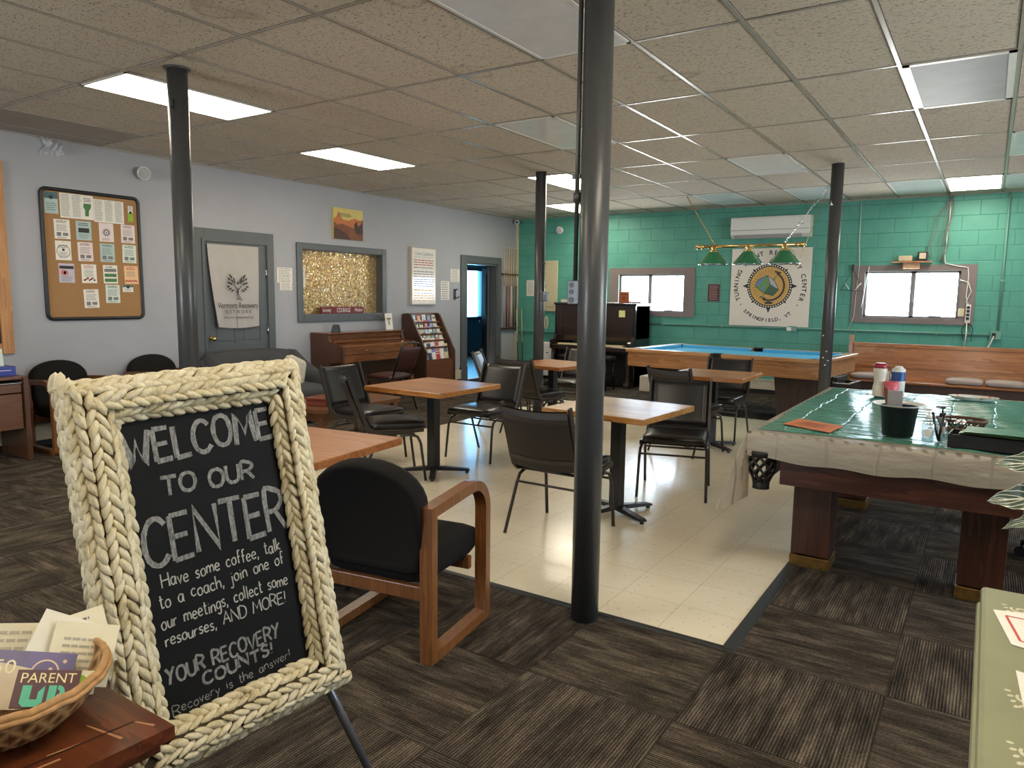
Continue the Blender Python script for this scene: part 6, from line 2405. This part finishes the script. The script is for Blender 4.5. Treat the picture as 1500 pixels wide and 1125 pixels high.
M_wick = plain('dark_wicker', srgb(88, 56, 36), .6, var=.25, scale=90)
woven_basket('wicker_basket', (-.08, 4.47, ZS), .115, .085, .06, M_wick, 'dark brown lattice wicker basket on the green cloth')
# napkin tray
t = thing('serving_tray', 'orange and white oblong tray at the far edge of the green cloth', 'tray', (-.05, 5.93, ZS))
Mt = Matrix.Diagonal((1, .62, 1, 1))
S().lathe([(0, .002), (.12, .002), (.15, .02), (.155, .024), (.148, .024), (.118, .006), (0, .006)], (0, 0, 0), 8, M=Mt, smooth=False).build('tray_body', M_white, t)
s = S()
for a in (0.15, 1.75, 3.3, 4.9):
    s.lathe([(.119, .0065), (.147, .0245)], (0, 0, .0006), 6, M=Mt, a0=a, a1=a + 1.0)
s.build('orange_panels', plain('orange_glaze', srgb(196, 112, 48), .4), t)
# black tray with green napkins
t = thing('black_box', 'open black box under green folded sheets at the right of the green cloth', 'box', (.10, 3.995, ZS), math.radians(-4))
s = S()
for a, c in (((-.215, -.085, 0), (.25, -.08, .062)), ((-.215, .08, 0), (.25, .085, .062)), ((-.215, -.08, 0), (-.21, .08, .062)), ((.245, -.08, 0), (.25, .08, .062)), ((-.215, -.085, 0), (.25, .085, .005))):
    s.box(a, c)
s.build('box_body', M_black, t)
for i, (dz, r_, col, lb) in enumerate(((.066, -.05, srgb(96, 130, 62), 'olive green folded sheet lying on the black box'), (.074, .04, srgb(70, 132, 110), 'teal green folder on top of the olive sheet over the black box'))):
    o = S()
    o.grid(lambda u, v: ((u - .5) * .44, (v - .5) * .20, .004 * math.sin(v * 7 + u * 3) + (.010 if i else -.004) * (u - .3) * 0), 16, 10)
    o.grid(lambda u, v: ((u - .5) * .44, (v - .5) * .20, -.004 + .004 * math.sin(v * 7 + u * 3)), 16, 10)
    o = o.build('folder', plain('green_folder_%d' % i, col, .35))
    o.location = (.155 + .01 * i, 3.985 + .012 * i, ZS + dz + .003)
    o.rotation_euler = (-.02, .01, -.10 + r_)
    tag(o, lb, 'folder')
t = thing('binder_clip', 'small silver clips heaped at the left corner of the black box', 'clips', (-.085, 4.075, ZS + .088))
for dx, a in ((-.012, .3), (.014, -.5)):
    S().cyl((dx - .01, -.015, 0), (dx + .014 * math.cos(a), .015, .012), .010, seg=10).build('clip', M_chrome, t)

# ================================================================== swivel chair base at the right
t = thing('office_chair', 'black swivel chair whose wheeled base shows under the covered pool table', 'chair', (.55, 5.0, 0))
S().cyl((0, 0, .09), (0, 0, .42), .03, .025, 14).build('gas_column', M_blkmetal, t)
for i in range(5):
    a = math.radians(158 + 72 * i)
    c_, s_ = math.cos(a), math.sin(a)
    lgo = S().tube([(0, 0, .13), (c_ * .16, s_ * .16, .12), (c_ * .31, s_ * .31, .085)], .02, 8, radii=[.03, .024, .018]).build('base_leg', M_blkmetal, t)
    S().cyl((c_ * .31 - s_ * .022, s_ * .31 + c_ * .022, .03), (c_ * .31 + s_ * .022, s_ * .31 - c_ * .022, .03), .03, seg=14).cyl((c_ * .31, s_ * .31, .05), (c_ * .31, s_ * .31, .09), .008, seg=8).build('caster', M_black, lgo)
S().cushion((-.24, -.24, .42), (.24, .24, .50), .04, puff=.02).build('seat', M_fabric_blk, t)
S().cushion((.19, -.22, .58), (.26, .22, .98), .04).build('backrest', M_fabric_blk, t)
S().box((.20, -.03, .44), (.25, .03, .62), .006).build('back_bracket', M_blkmetal, t)

# ================================================================== green painted side table, bottom right
M_sage = plain('sage_enamel', srgb(138, 138, 106), .3, var=.06, scale=9, coat=.3)
M_sagelight = plain('cream_stencil', srgb(206, 202, 172), .4, var=.05)
SX0, SY0, SY1 = .032, -.1, 2.235
t = thing('sage_table', 'sage green painted drop-leaf table with cream stencils, bottom right corner', 'table', (0, 0, 0))
S().box((SX0 + .004, SY0, .716), (.75, SY1, .742), .011).build('tabletop', M_sage, t)
S().box((SX0 - .003, SY0, .676), (SX0 + .018, SY1 - .045, .714), .008).build('drop_leaf', M_sage, t)
S().box((.10, SY0 + .1, .60), (.70, SY1 - .12, .716)).build('apron', M_sage, t)
for lx in (.13, .68):
    for ly in (SY0 + .14, SY1 - .16):
        S().cyl((lx, ly, .60), (lx, ly, 0), .028, .018, 12).build('leg', M_sage, t)
S().tube([(.05, 1.33, .67), (.035, 1.30, .55), (.03, 1.27, .42)], .02, 8).build('leaf_support', M_sage, t)
s = S()
TZ = .7422


def curl(cx, cy, r, a0, sg, n=16, turns=1.2, w=.0045):
    pts = []
    for i in range(n):
        q = i / (n - 1)
        a = a0 + sg * q * turns * 2 * PI
        rad = r * (1 - .75 * q)
        pts.append((cx + rad * math.cos(a), cy + rad * math.sin(a)))
    L_, R_ = [], []
    for i in range(n):
        d = Vector(pts[min(i + 1, n - 1)]) - Vector(pts[max(i - 1, 0)])
        d.normalize()
        nn = Vector((-d.y, d.x)) * w * (.5 + .5 * math.sin(PI * (i + .5) / n))
        L_.append(Vector(pts[i]) + nn)
        R_.append(Vector(pts[i]) - nn)
    vv = [(p.x, p.y, TZ) for p in L_ + R_]
    s.add(vv, [(i, i + 1, n + i + 1, n + i) for i in range(n - 1)])


def blob(cx, cy, rx_, ry_, a=0):
    n = 12
    vv = []
    for k in range(n):
        u_, v_ = rx_ * math.cos(2 * PI * k / n), ry_ * math.sin(2 * PI * k / n)
        vv.append((cx + u_ * math.cos(a) - v_ * math.sin(a), cy + u_ * math.sin(a) + v_ * math.cos(a), TZ))
    s.add(vv, [list(range(n))])


for cy in (2.10, 1.62, 1.42, 1.2):
    s = S()
    curl(.118, cy, .020, 2.6, 1)
    curl(.122, cy - .045, .022, 3.0, -1)
    for k in range(4):
        blob(.085 + .004 * k, cy + .02 - .02 * k, .006, .004, .4 * k)
    for k in range(5):
        blob(.15 + .02 * k, cy + .012 * math.sin(k * 1.7), .012, .005, .8 * k)
    s.build('stencil_motif', M_sagelight, t)
o = S()
o.prism([(.062, 2.06), (.15, 2.085), (.24, 2.05), (.235, 1.84), (.095, 1.868)], TZ + .001, TZ + .003, 'z')
o = o.build('label_card', M_offwhite)
tag(o, 'white card with a red border lying on the sage green table', 'card')
s = S()
ZZ = TZ + .0036
for a, b in (((.088, 2.035), (.22, 2.035)), ((.088, 2.035), (.112, 1.895)), ((.112, 1.895), (.22, 1.88))):
    d = (Vector(b) - Vector(a)).normalized()
    nn = Vector((-d.y, d.x)) * .003
    s.add([(a[0] + nn.x, a[1] + nn.y, ZZ), (b[0] + nn.x, b[1] + nn.y, ZZ), (b[0] - nn.x, b[1] - nn.y, ZZ), (a[0] - nn.x, a[1] - nn.y, ZZ)], [(0, 1, 2, 3)])
s.build('red_border', plain('red_line', srgb(196, 84, 74), .6), o)
s = S()
bars(s, (.16, 1.96, ZZ - .0006), (0, 1, 0), (-1, 0, 0), .10, .05, 3)
s.build('print', M_ink, o)
o = S()
o.prism([(.100, 1.735), (.26, 1.70), (.26, 1.42), (.115, 1.45)], TZ + .001, TZ + .003, 'z')
o = o.build('paper_sheet', M_offwhite)
tag(o, 'plain white paper on the sage green table, cut by the right edge', 'paper')

# ================================================================== zebra plant at the right edge


def leaf_material():
    g = N('zebra_leaf', .35, 0, .5)
    tc = g.n('ShaderNodeTexCoord')
    sp = g.n('ShaderNodeSeparateXYZ')
    g.l(tc.outputs['UV'], sp.inputs[0])
    u, v = sp.outputs[0], sp.outputs[1]
    ax = g.math('ABSOLUTE', g.math('SUBTRACT', v, .5))
    w = g.math('SUBTRACT', g.math('MULTIPLY', u, 9.0), g.math('MULTIPLY', ax, 5.0))
    f = g.math('FRACT', w)
    vein = g.math('LESS_THAN', g.math('ABSOLUTE', g.math('SUBTRACT', f, .5)), .085)
    mid = g.math('LESS_THAN', ax, .035)
    edge = g.math('GREATER_THAN', ax, .475)
    m = g.math('MAXIMUM', g.math('MAXIMUM', vein, mid), edge)
    g.color(g.mix(m, srgb(54, 72, 52), srgb(206, 208, 188)))
    return g.m


M_leafm = leaf_material()
t = thing('potted_plant', 'zebra plant with white-veined dark green leaves reaching in at the right edge', 'plant', (.42, 2.50, 0))
S().lathe([(0, 0), (.13, 0), (.17, .30), (.18, .31), (.165, .31), (.15, .28), (0, .28)], (0, 0, .0), 28).build('pot', plain('terracotta', srgb(150, 92, 66), .7), t)
S().tube([(0, 0, .28), (.01, .0, .6), (-.02, .02, 1.0)], .014, 8).build('stem', plain('plant_stem', srgb(80, 92, 60), .6), t)


def leaf(base, tip, side_w, droop, face=(-.12, -.80, .55)):
    base, tip = Vector(base), Vector(tip)
    ax = tip - base
    L = ax.length
    d = ax.normalized()
    up = Vector((0, 0, 1))
    up = Vector(face).normalized()
    up = (up - d * up.dot(d)).normalized()
    sd = d.cross(up).normalized()
    nu, nv = 22, 10
    vv, uv, ff = [], [], []
    for i in range(nu + 1):
        u = i / nu
        wv = side_w * (math.sin(PI * min(1, u * .98 + .02)) ** .75) * (1 - .25 * u)
        for j in range(nv + 1):
            v = j / nv
            q = (v - .5) * 2
            p = base + d * (L * u) + sd * (q * wv) + up * (droop * math.sin(PI * u) + .35 * wv * abs(q) - .006 * math.sin(u * 40) * abs(q))
            vv.append(tuple(p))
            uv.append((u, v))
    for i in range(nu):
        for j in range(nv):
            ff.append((i * (nv + 1) + j, (i + 1) * (nv + 1) + j, (i + 1) * (nv + 1) + j + 1, i * (nv + 1) + j + 1))
    me = bpy.data.meshes.new('leaf')
    me.from_pydata(vv, [], ff)
    me.polygons.foreach_set('use_smooth', [True] * len(ff))
    ul = me.uv_layers.new(name='UVMap')
    for lp in me.loops:
        ul.data[lp.index].uv = uv[lp.vertex_index]
    me.materials.append(M_leafm)
    o = bpy.data.objects.new('leaf', me)
    COL.objects.link(o)
    o.parent = t
    return o


st = Vector((-.02, .02, .98))
leaf((-.06, .0, 1.03), (-.375, .03, 1.015), .055, .035)
leaf((-.05, .02, .95), (-.385, .02, .905), .065, .03)
leaf((-.06, -.05, .95), (-.345, -.03, .84), .03, .05)
leaf((.0, .05, .98), (.30, .15, 1.02), .06, .05, (0, 0, 1))
leaf((.0, .05, .90), (.05, .38, .95), .06, .06, (0, 0, 1))
leaf((.02, .0, .85), (.25, -.2, .88), .06, .05, (0, 0, 1))
leaf((-.02, .03, 1.0), (.02, .1, 1.28), .05, .0)

# ================================================================== welcome sign on its easel
Rb = Matrix(((0.11395641, -0.97490545, -0.19124147, 0), (0.99309719, 0.11716463, -0.00551471, 0), (0.02778305, -0.18929293, 0.98152753, 0), (0, 0, 0, 1)))
# columns: across, into the board, up the board
Cb = Vector((-1.62814411, 1.11469117, 0.82456373))
MB = Matrix.Translation(Cb) @ Rb
t = thing('welcome_sign', 'large chalkboard welcome sign in a braided straw frame on an easel', 'sign', tuple(Vector((Cb.x, Cb.y, 0))))
MBl = Matrix.Translation(Vector((0, 0, Cb.z))) @ Rb
W2, H2 = .21, .3755


def board_material():
    g = N('chalkboard', .62, 0, .12)
    n1 = g.noise(g.coords((2, 1, 2)), 3.0, 4, .65)
    g.color(g.ramp(n1, [(.35, (.0060, .0060, .0062)), (.75, (.012, .012, .0125))]))
    return g.m


S().box((-W2 - .02, .0, -H2 - .02), (W2 + .02, .012, H2 + .02), M=MBl).build('chalkboard', board_material(), t)


def chalk_material(name, lo, hi):
    g = N(name, .95, 0, .1)
    n1 = g.noise(g.coords((18, 18, 18)), 9.0, 3, .7)
    n2 = g.noise(g.coords((160, 160, 30)), 1.0, 2, .6)
    f = g.math('ADD', g.math('MULTIPLY', n1, .5), g.math('MULTIPLY', n2, .5))
    g.color(g.ramp(f, [(.35, lo), (.65, hi)]))
    return g.m


M_chalk = chalk_material('chalk_grey', (.10, .10, .098), (.36, .36, .345))
M_chalk2 = chalk_material('chalk_white', (.30, .29, .26), (.56, .55, .50))
M_chalk3 = chalk_material('chalk_faint', (.13, .13, .125), (.34, .34, .32))


def onb(p, lift=.0012):
    return MBl @ Vector((p[0], -lift, p[1]))


random.seed(11)
s = S()


def big(txt, x0, x1, y0, y1, h, w, gap, m):
    s_ = S()
    for k, (dw, off) in enumerate(((w, 0.0),)):
        handwriting(s_, txt, x0, x1, y0, y1, h, dw, gap, lambda p: onb(p), curvy='CEOUSRD' if True else '', wob=.004)
    return s_.build('chalk_lettering', m, t)


# text lines (board coordinates measured off the photograph)
GL['E'] = (.62, ["0,1 0,0", "0,1 .58,1", "0,.52 .5,.53", "0,0 .62,.02"])
GL['L'] = (.6, ["0,1 0,0", "0,0 .6,.03"])
big('WELCOME', -.198, .196, .257, .266, .080, .0125, .17, M_chalk)
big('TO OUR', -.125, .122, .169, .160, .046, .0095, .16, M_chalk)
big('CENTER', -.186, .195, .009, .008, .112, .0135, .15, M_chalk)
thin = lambda txt, x0, x1, y0, y1, h, w=.0034, m=M_chalk2: handwriting(S(), txt, x0, x1, y0, y1, h, w, .15, lambda p: onb(p), wob=.0025).build('chalk_lettering', m, t)
thin('Have some coffee, talk', -.160, .166, -.051, -.049, .034)
thin('to a coach, join one of', -.172, .170, -.097, -.089, .034)
thin('our meetings, collect some', -.176, .172, -.149, -.145, .034)
thin('resourses, AND MORE!', -.173, .158, -.189, -.194, .031)
big('YOUR RECOVERY', -.184, .124, -.281, -.277, .036, .0062, .18, M_chalk3)
big('COUNTS!', -.098, .096, -.318, -.314, .029, .0068, .2, M_chalk)
thin('Recovery is the answer!', -.182, .145, -.357, -.346, .024, .0024, M_chalk3)

# braided straw frame


def straw_material():
    g = N('braided_straw', .62, 0, .35)
    n1 = g.noise(g.coords((1, 1, 1)), 16, 3, .6)
    n2 = g.noise(g.coords((130, 130, 40)), 1.0, 2, .6)
    f = g.math('ADD', g.math('MULTIPLY', n1, .7), g.math('MULTIPLY', n2, .3))
    g.color(g.ramp(f, [(.25, srgb(126, 108, 74)), (.42, srgb(206, 192, 154)), (.7, srgb(236, 228, 202))]))
    g.bump(n2, .8, .003)
    return g.m


M_straw = straw_material()
M_strawdark = plain('straw_core', srgb(74, 62, 44), .9, var=.2)
bl, br_, bt, bb = .098, .080, .088, .094
core = S()
for a, c in (((-W2 - bl + .015, -.030, -H2 - bb + .015), (-W2 - .014, .030, H2 + bt - .015)), ((W2 + .014, -.030, -H2 - bb + .015), (W2 + br_ - .015, .030, H2 + bt - .015)),
             ((-W2, -.030, H2 + .014), (W2, .030, H2 + bt - .015)), ((-W2, -.030, -H2 - bb + .015), (W2, .030, -H2 - .014))):
    core.box(a, c, .008, M=MBl)
fr = core.build('frame_core', M_strawdark, t)
random.seed(21)
LOBE = []
nr, ns = 6, 5
for i in range(nr + 1):
    q = i / nr
    rad = (math.sin(PI * (q ** .85)) ** .62) if 0 < q < 1 else 0.0
    for k in range(ns):
        a = 2 * PI * k / ns
        LOBE.append((q - .5, rad * math.cos(a), rad * math.sin(a)))
LF = [(i * ns + k, i * ns + (k + 1) % ns, (i + 1) * ns + (k + 1) % ns, (i + 1) * ns + k) for i in range(nr) for k in range(ns)]


def lobe(sh, c, d, nrm, L, w, h):
    d = Vector(d).normalized()
    nrm = Vector(nrm).normalized()
    sd = nrm.cross(d)
    bend = random.uniform(-.10, .10)
    vv = []
    for (a, b, e) in LOBE:
        p = c + d * (a * L) + sd * (b * w + bend * L * (a * a - .12)) + nrm * (e * h)
        vv.append(MBl @ p)
    sh.add(vv, LF, True)


def braid_run(sh, p0, p1, nrm, width, pitch=.0305, L=.058, w=.0108, h=.0125, ang=.40, jit=1.0):
    """one plaited column: mirrored pairs of plump leaves climbing from p0 to p1"""
    p0, p1 = Vector(p0), Vector(p1)
    d = (p1 - p0).normalized()
    nrm = Vector(nrm).normalized()
    sd = nrm.cross(d)
    n = int((p1 - p0).length / pitch)
    for i in range(n):
        for sg in (-1, 1):
            q = (i + (.0 if sg < 0 else .5) + random.uniform(-.12, .12) * jit) / n
            c = p0 + (p1 - p0) * q + sd * (sg * width * .26) + nrm * random.uniform(-.002, .003)
            a = ang + random.uniform(-.12, .12)
            dd = d * math.cos(a) + sd * (sg * math.sin(a))
            lobe(sh, c, dd + nrm * .16, nrm, L * random.uniform(.88, 1.12), w * random.uniform(.85, 1.2), h * random.uniform(.85, 1.15))


def frame_side(name, a0, a1, inner, depth, across, zlong):
    """a0..a1 run along the side; three plaits over the rounded face plus one on each edge"""
    pass


sides = []
# left and right: run along z (board up); top and bottom: run along x


def plait_side(run0, run1, fix_in, fix_out, vertical, flip):
    sh = S()
    wd = abs(fix_out - fix_in)
    sg = 1 if fix_out > fix_in else -1
    # column centres over the face: (offset across, height out of board, normal tilt)
    for fr_, out, tilt in ((.07, .014, -.75), (.48, .037, -.05), (.88, .024, .7)):
        off = fix_in + sg * wd * fr_
        nrm2 = Vector((sg * math.sin(tilt), -math.cos(tilt)))
        mit = wd * fr_
        lo = run0 - mit * .98
        hi = run1 + mit * .98
        if flip:
            lo, hi = hi, lo
        if vertical:
            braid_run(sh, (off, -out, lo), (off, -out, hi), (nrm2.x, nrm2.y, 0), wd / 2.45)
        else:
            braid_run(sh, (lo, -out, off), (hi, -out, off), (0, nrm2.y, nrm2.x), wd / 2.45)
    # outer edge, two plaits deep
    for dy in (-.004, .018):
        off = fix_out + sg * .002
        lo, hi = run0 - wd, run1 + wd
        if flip:
            lo, hi = hi, lo
        if vertical:
            braid_run(sh, (off, dy, lo), (off, dy, hi), (sg, 0, 0), .03)
        else:
            braid_run(sh, (lo, dy, off), (hi, dy, off), (0, 0, sg), .03)
    return sh


for (r0_, r1_, fi, fo, ver, fl) in ((-H2, H2, -W2, -W2 - bl, True, True), (-H2, H2, W2, W2 + br_, True, True), (-W2, W2, H2, H2 + bt, False, False), (-W2, W2, -H2, -H2 - bb, False, True)):
    plait_side(r0_, r1_, fi, fo, ver, fl).build('braided_side', M_straw, t, recalc=False)
# thin inner bead
s = S()
for a, c in (((-W2, 0, -H2), (-W2, 0, H2)), ((W2, 0, -H2), (W2, 0, H2)), ((-W2, 0, H2), (W2, 0, H2)), ((-W2, 0, -H2), (W2, 0, -H2))):
    s.cyl(MBl @ Vector((a[0], -.004, a[2])), MBl @ Vector((c[0], -.004, c[2])), .005, seg=6)
s.build('inner_bead', M_straw, t)
# easel: two front legs, one rear leg, a rest bar
M_easel = plain('grey_easel_metal', srgb(120, 122, 128), .35, .5)
inv = Matrix.Translation(-Vector((Cb.x, Cb.y, 0)))
top = MBl @ Vector((0, .06, H2 + .02))
for sx, foot in ((1, Vector((.10, .425, 0))), (-1, Vector((.15, -.40, 0)))):
    q = MBl @ Vector((sx * (W2 + .045), .045, -H2 - .06))
    lg = S().cyl(q + (q - foot).normalized() * .06, foot, .0135, .0125, 12).build('easel_leg', M_easel, t)
    S().cyl(q + (q - foot).normalized() * .03, q - (q - foot).normalized() * .05, .018, seg=12).build('joint', M_black, lg)
    S().cyl(q + (q - foot).normalized() * .05, top, .0125, .0125, 12).build('easel_leg', M_easel, t)
S().cyl(top, Vector((-.62, -.05, 0)), .012, .012, 12).build('easel_leg', M_easel, t)
S().cyl(MBl @ Vector((-W2 - .05, .045, -H2 - .06)), MBl @ Vector((W2 + .05, .045, -H2 - .06)), .010, seg=10).build('rest_bar', M_easel, t)

# ================================================================== dark red-brown desk in the bottom left corner
M_maho = wood('worn_mahogany', srgb(64, 28, 14), srgb(116, 58, 30), 'x', 1.1, .3, coat=.4)
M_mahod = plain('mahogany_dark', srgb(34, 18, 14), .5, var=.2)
t = thing('mahogany_desk', 'worn red-brown wooden desk in the bottom left corner', 'desk', (0, 0, 0))
dx1, dy1 = -1.163, .69
S().prism([(-2.3, .05), (dx1 - .045, .05), (dx1, dy1), (-2.3, dy1)], .695, .72, 'z').build('desktop', M_maho, t)
S().prism([(-2.28, .07), (dx1 - .06, .07), (dx1 - .018, dy1 - .018), (-2.28, dy1 - .018)], .672, .695, 'z').build('top_moulding', M_maho, t)
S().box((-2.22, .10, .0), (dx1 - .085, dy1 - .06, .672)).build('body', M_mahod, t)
s = S()
for (x, y, l, a) in ((-1.29, .60, .09, .15), (-1.255, .52, .05, 1.3), (-1.80, .64, .12, .05), (-1.74, .655, .06, .02), (-1.23, .655, .04, .3), (-1.24, .45, .08, 1.4), (-1.70, .60, .07, .2)):
    c_, s_ = math.cos(a), math.sin(a)
    s = S()
    s.add([(x, y, .7204), (x + c_ * l, y + s_ * l, .7204), (x + c_ * l - s_ * .006, y + s_ * l + c_ * .006, .7204), (x - s_ * .003, y + c_ * .003, .7204)], [(0, 1, 2, 3)])
    s.build('scratch', plain('scratched_wood', srgb(170, 122, 84), .6), t)
s = S()
s.prism([(-1.30, .10), (-1.296, .10), (-1.232, .655), (-1.236, .655)], .7202, .7206, 'z')
s.build('edge_groove', M_mahod, t)

# basket with leaflets
BCX, BCY = -1.42, .52
M_bask = plain('straw_basket', srgb(172, 128, 78), .55, var=.22, scale=60, bump=.2)


def basket_mat():
    g = N('coiled_basket', .55, 0, .4)
    tc = g.n('ShaderNodeTexCoord')
    sp = g.n('ShaderNodeSeparateXYZ')
    g.l(tc.outputs['Object'], sp.inputs[0])
    ang = g.math('ARCTAN2', sp.outputs[1], sp.outputs[0])
    z = g.math('MULTIPLY', sp.outputs[2], 150.0)
    k = g.math('SINE', g.math('ADD', g.math('MULTIPLY', ang, 26.0), g.math('MULTIPLY', z, 1.0)))
    k2 = g.math('SINE', g.math('SUBTRACT', g.math('MULTIPLY', ang, 26.0), g.math('MULTIPLY', z, 1.0)))
    f = g.math('ADD', g.math('MULTIPLY', g.math('MAXIMUM', k, k2), .5), .5)
    nz = g.noise(g.coords(), 40, 3, .6)
    f2 = g.math('ADD', g.math('MULTIPLY', f, .7), g.math('MULTIPLY', nz, .3))
    g.color(g.ramp(f2, [(.2, srgb(96, 66, 38)), (.6, srgb(152, 112, 66)), (.9, srgb(186, 148, 96))]))
    g.bump(f, .6, .006)
    return g.m


t = thing('straw_basket', 'shallow woven straw basket full of leaflets on the red-brown desk', 'basket', (BCX, BCY, .721))
rx, ry = .172, .165
MSc = Matrix.Diagonal((1, ry / rx, 1, 1))


def brim(k):
    return .090 + .012 * math.cos(2 * k)


s = S()
prof = [(.0, .0), (.09, .0), (.115, .008), (.145, .035), (.165, .065), (.175, .088), (.169, .090), (.158, .066), (.138, .038), (.11, .014), (.085, .007), (0, .007)]
s.lathe(prof, (0, 0, 0), 44, M=MSc)
s.build('basket_wall', basket_mat(), t)
s = S()
for zz, rr_, th in ((.091, .173, .007), (.083, .178, .006)):
    s.tube([(rr_ * math.cos(2 * PI * k / 48), rr_ * ry / rx * math.sin(2 * PI * k / 48), zz + .002 * math.sin(k * 2.1)) for k in range(48)], th, 6, closed=True)
s.build('rim', M_bask, t)
camdir = Vector((.905, -.40, 0)).normalized()       # toward the camera from the basket


def stander(name, cx, cy, w, h, m, label, cat, lean=.5, roll=0.0, z0=.735, yawd=0.0, thick=.002):
    """sheet standing in the basket facing the camera; returns object and frame"""
    cx, cy = cx + .028, cy - .022
    n = Matrix.Rotation(yawd, 3, 'Z') @ camdir
    xd = Vector((-n.y, n.x, 0)).normalized()
    up = (Vector((0, 0, 1)) * math.cos(lean) - n * math.sin(lean)).normalized()
    up2 = up * math.cos(roll) + xd * math.sin(roll)
    xd2 = xd * math.cos(roll) - up * math.sin(roll)
    nn = xd2.cross(up2)
    Mx = Matrix(((xd2.x, up2.x, nn.x, cx), (xd2.y, up2.y, nn.y, cy), (xd2.z, up2.z, nn.z, z0), (0, 0, 0, 1)))
    o = thing(name, label, cat, (cx, cy, z0))
    Ml = Matrix.Translation((-cx, -cy, -z0)) @ Mx
    S().box((-w / 2, 0, -thick), (w / 2, h, 0), M=Ml).build('sheet', m, o)
    return o, Ml, (Ml @ Vector((0, h / 2, 0))), Ml.to_3x3() @ Vector((1, 0, 0)), Ml.to_3x3() @ Vector((0, 1, 0))


M_cream = plain('cream_leaflet', srgb(228, 220, 190), .6, var=.03)
o, Ml, og_, xd, yd = stander('leaflet', -1.462, .690, .125, .115, M_cream, 'cream form standing tallest at the back of the straw basket', 'leaflet', .45, -.10, .745, .15)
bars(S(), og_ + xd * .01 + yd * .035, xd, yd, .09, .03, 2).build('print', M_inkgrey, o)
o, Ml, og_, xd, yd = stander('leaflet', -1.415, .650, .11, .115, M_cream, 'cream leaflet with a grey bar at the right of the straw basket', 'leaflet', .55, .35, .752, .1)
bars(S(), og_, xd, yd, .09, .07, 5).build('print', plain('pale_print', srgb(176, 170, 152), .7), o)
o, Ml, og_, xd, yd = stander('leaflet', -1.49, .575, .16, .125, plain('ivory_leaflet', srgb(230, 222, 196), .6, var=.03), 'ivory sheet leaning in the middle of the straw basket behind the purple card', 'leaflet', .6, .22, .750, 0)
bars(S(), og_ + yd * .03, xd, yd, .12, .05, 3).build('print', plain('faint_print', srgb(190, 182, 160), .7), o)
o, Ml, og_, xd, yd = stander('envelope', -1.445, .60, .10, .14, plain('white_envelope', srgb(232, 226, 206), .5, var=.03), 'white pointed envelope standing between the leaflets in the basket', 'envelope', .5, .6, .755, .2)
S().add([Ml @ Vector(p) for p in ((-.004, .02, .001), (.004, .02, .001), (.0, .10, .001))], [(0, 1, 2)]).build('fold', M_inkgrey, o)
o, Ml, og_, xd, yd = stander('purple_card', -1.435, .525, .215, .10, plain('purple_card', srgb(84, 72, 122), .3, var=.25, scale=14), 'purple and cream printed card in the straw basket with a large 150', 'card', .62, .30, .760, -.02, .004)
s = S()
poly2(s, og_, xd, yd, [(-.107, -.05), (.05, -.05), (.08, -.02), (.04, .02), (-.02, .03), (-.107, .02)])
s.build('cream_cloud', plain('cream_print', srgb(206, 190, 160), .4, var=.06), o)
s = text_shape('150', .034, og_ - xd * .012 + yd * .010, xd, yd, lift=.0014, xs=1.1)
s.build('lettering', plain('pale_number', srgb(232, 222, 180), .5), o)
s = S()
ring2(s, og_, xd, yd, .062, .014, .020, .023, 24, .0014)
for px_, py_ in ((.09, .035), (.055, .008), (.07, .02), (.098, -.01)):
    poly2(s, og_, xd, yd, circle_pts(px_, py_, .0035, 8), .0014)
s.build('bubbles', plain('pale_pink_print', srgb(220, 190, 170), .5), o)
o, Ml, og_, xd, yd = stander('matchbook', -1.357, .570, .098, .062, plain('maroon_card', srgb(78, 28, 40), .4), 'small maroon PARENT UP card at the front of the straw basket', 'card', .62, .26, .768, -.02, .012)
s = text_shape('PARENT', .0235, og_ + yd * .0095, xd, yd, xs=1.0)
s.build('lettering', plain('cream_lettering', srgb(240, 226, 170), .5), o)
s = S()
# heavy UP with an upward arrow cut in the U
pl_ = lambda pts: poly2(s, og_ - yd * .012 - xd * .002, xd, yd, pts, .0008)
pl_([(-.034, .017), (-.020, .017), (-.020, -.006), (-.034, -.012)])
pl_([(-.034, -.012), (-.020, -.006), (-.009, -.006), (-.002, -.012), (-.008, -.018), (-.028, -.018)])
pl_([(-.009, .006), (.0, .017), (.0, -.012), (-.002, -.012), (-.009, -.006)])
pl_([(.006, .017), (.018, .017), (.018, -.018), (.006, -.018)])
ring2(s, og_ - yd * .012 - xd * .002, xd, yd, .020, .006, .004, .0115, 16, .0008, -PI / 2, PI / 2)
s.build('big_letters', plain('aqua_print', srgb(90, 196, 164), .5), o)
o, Ml, og_, xd, yd = stander('lime_card', -1.340, .624, .045, .040, plain('pale_sheet', srgb(226, 224, 190), .5), 'small white card with a lime green dot right of the PARENT UP card', 'card', .6, .25, .772, .0)
poly2(S(), og_, xd, yd, circle_pts(-.004, -.002, .015, 16)).build('lime_dot', C_lime, o)
o = S()
o.lathe([(0, .0), (.05, 0), (.055, .004), (0, .006)], (0, 0, 0), 24, M=Matrix.Diagonal((1, .6, 1, 1)))
o = o.build('sticker', M_cream)
o.location = (-1.75, .66, .721)
tag(o, 'cream oval sticker on the red-brown desk behind the basket', 'sticker')
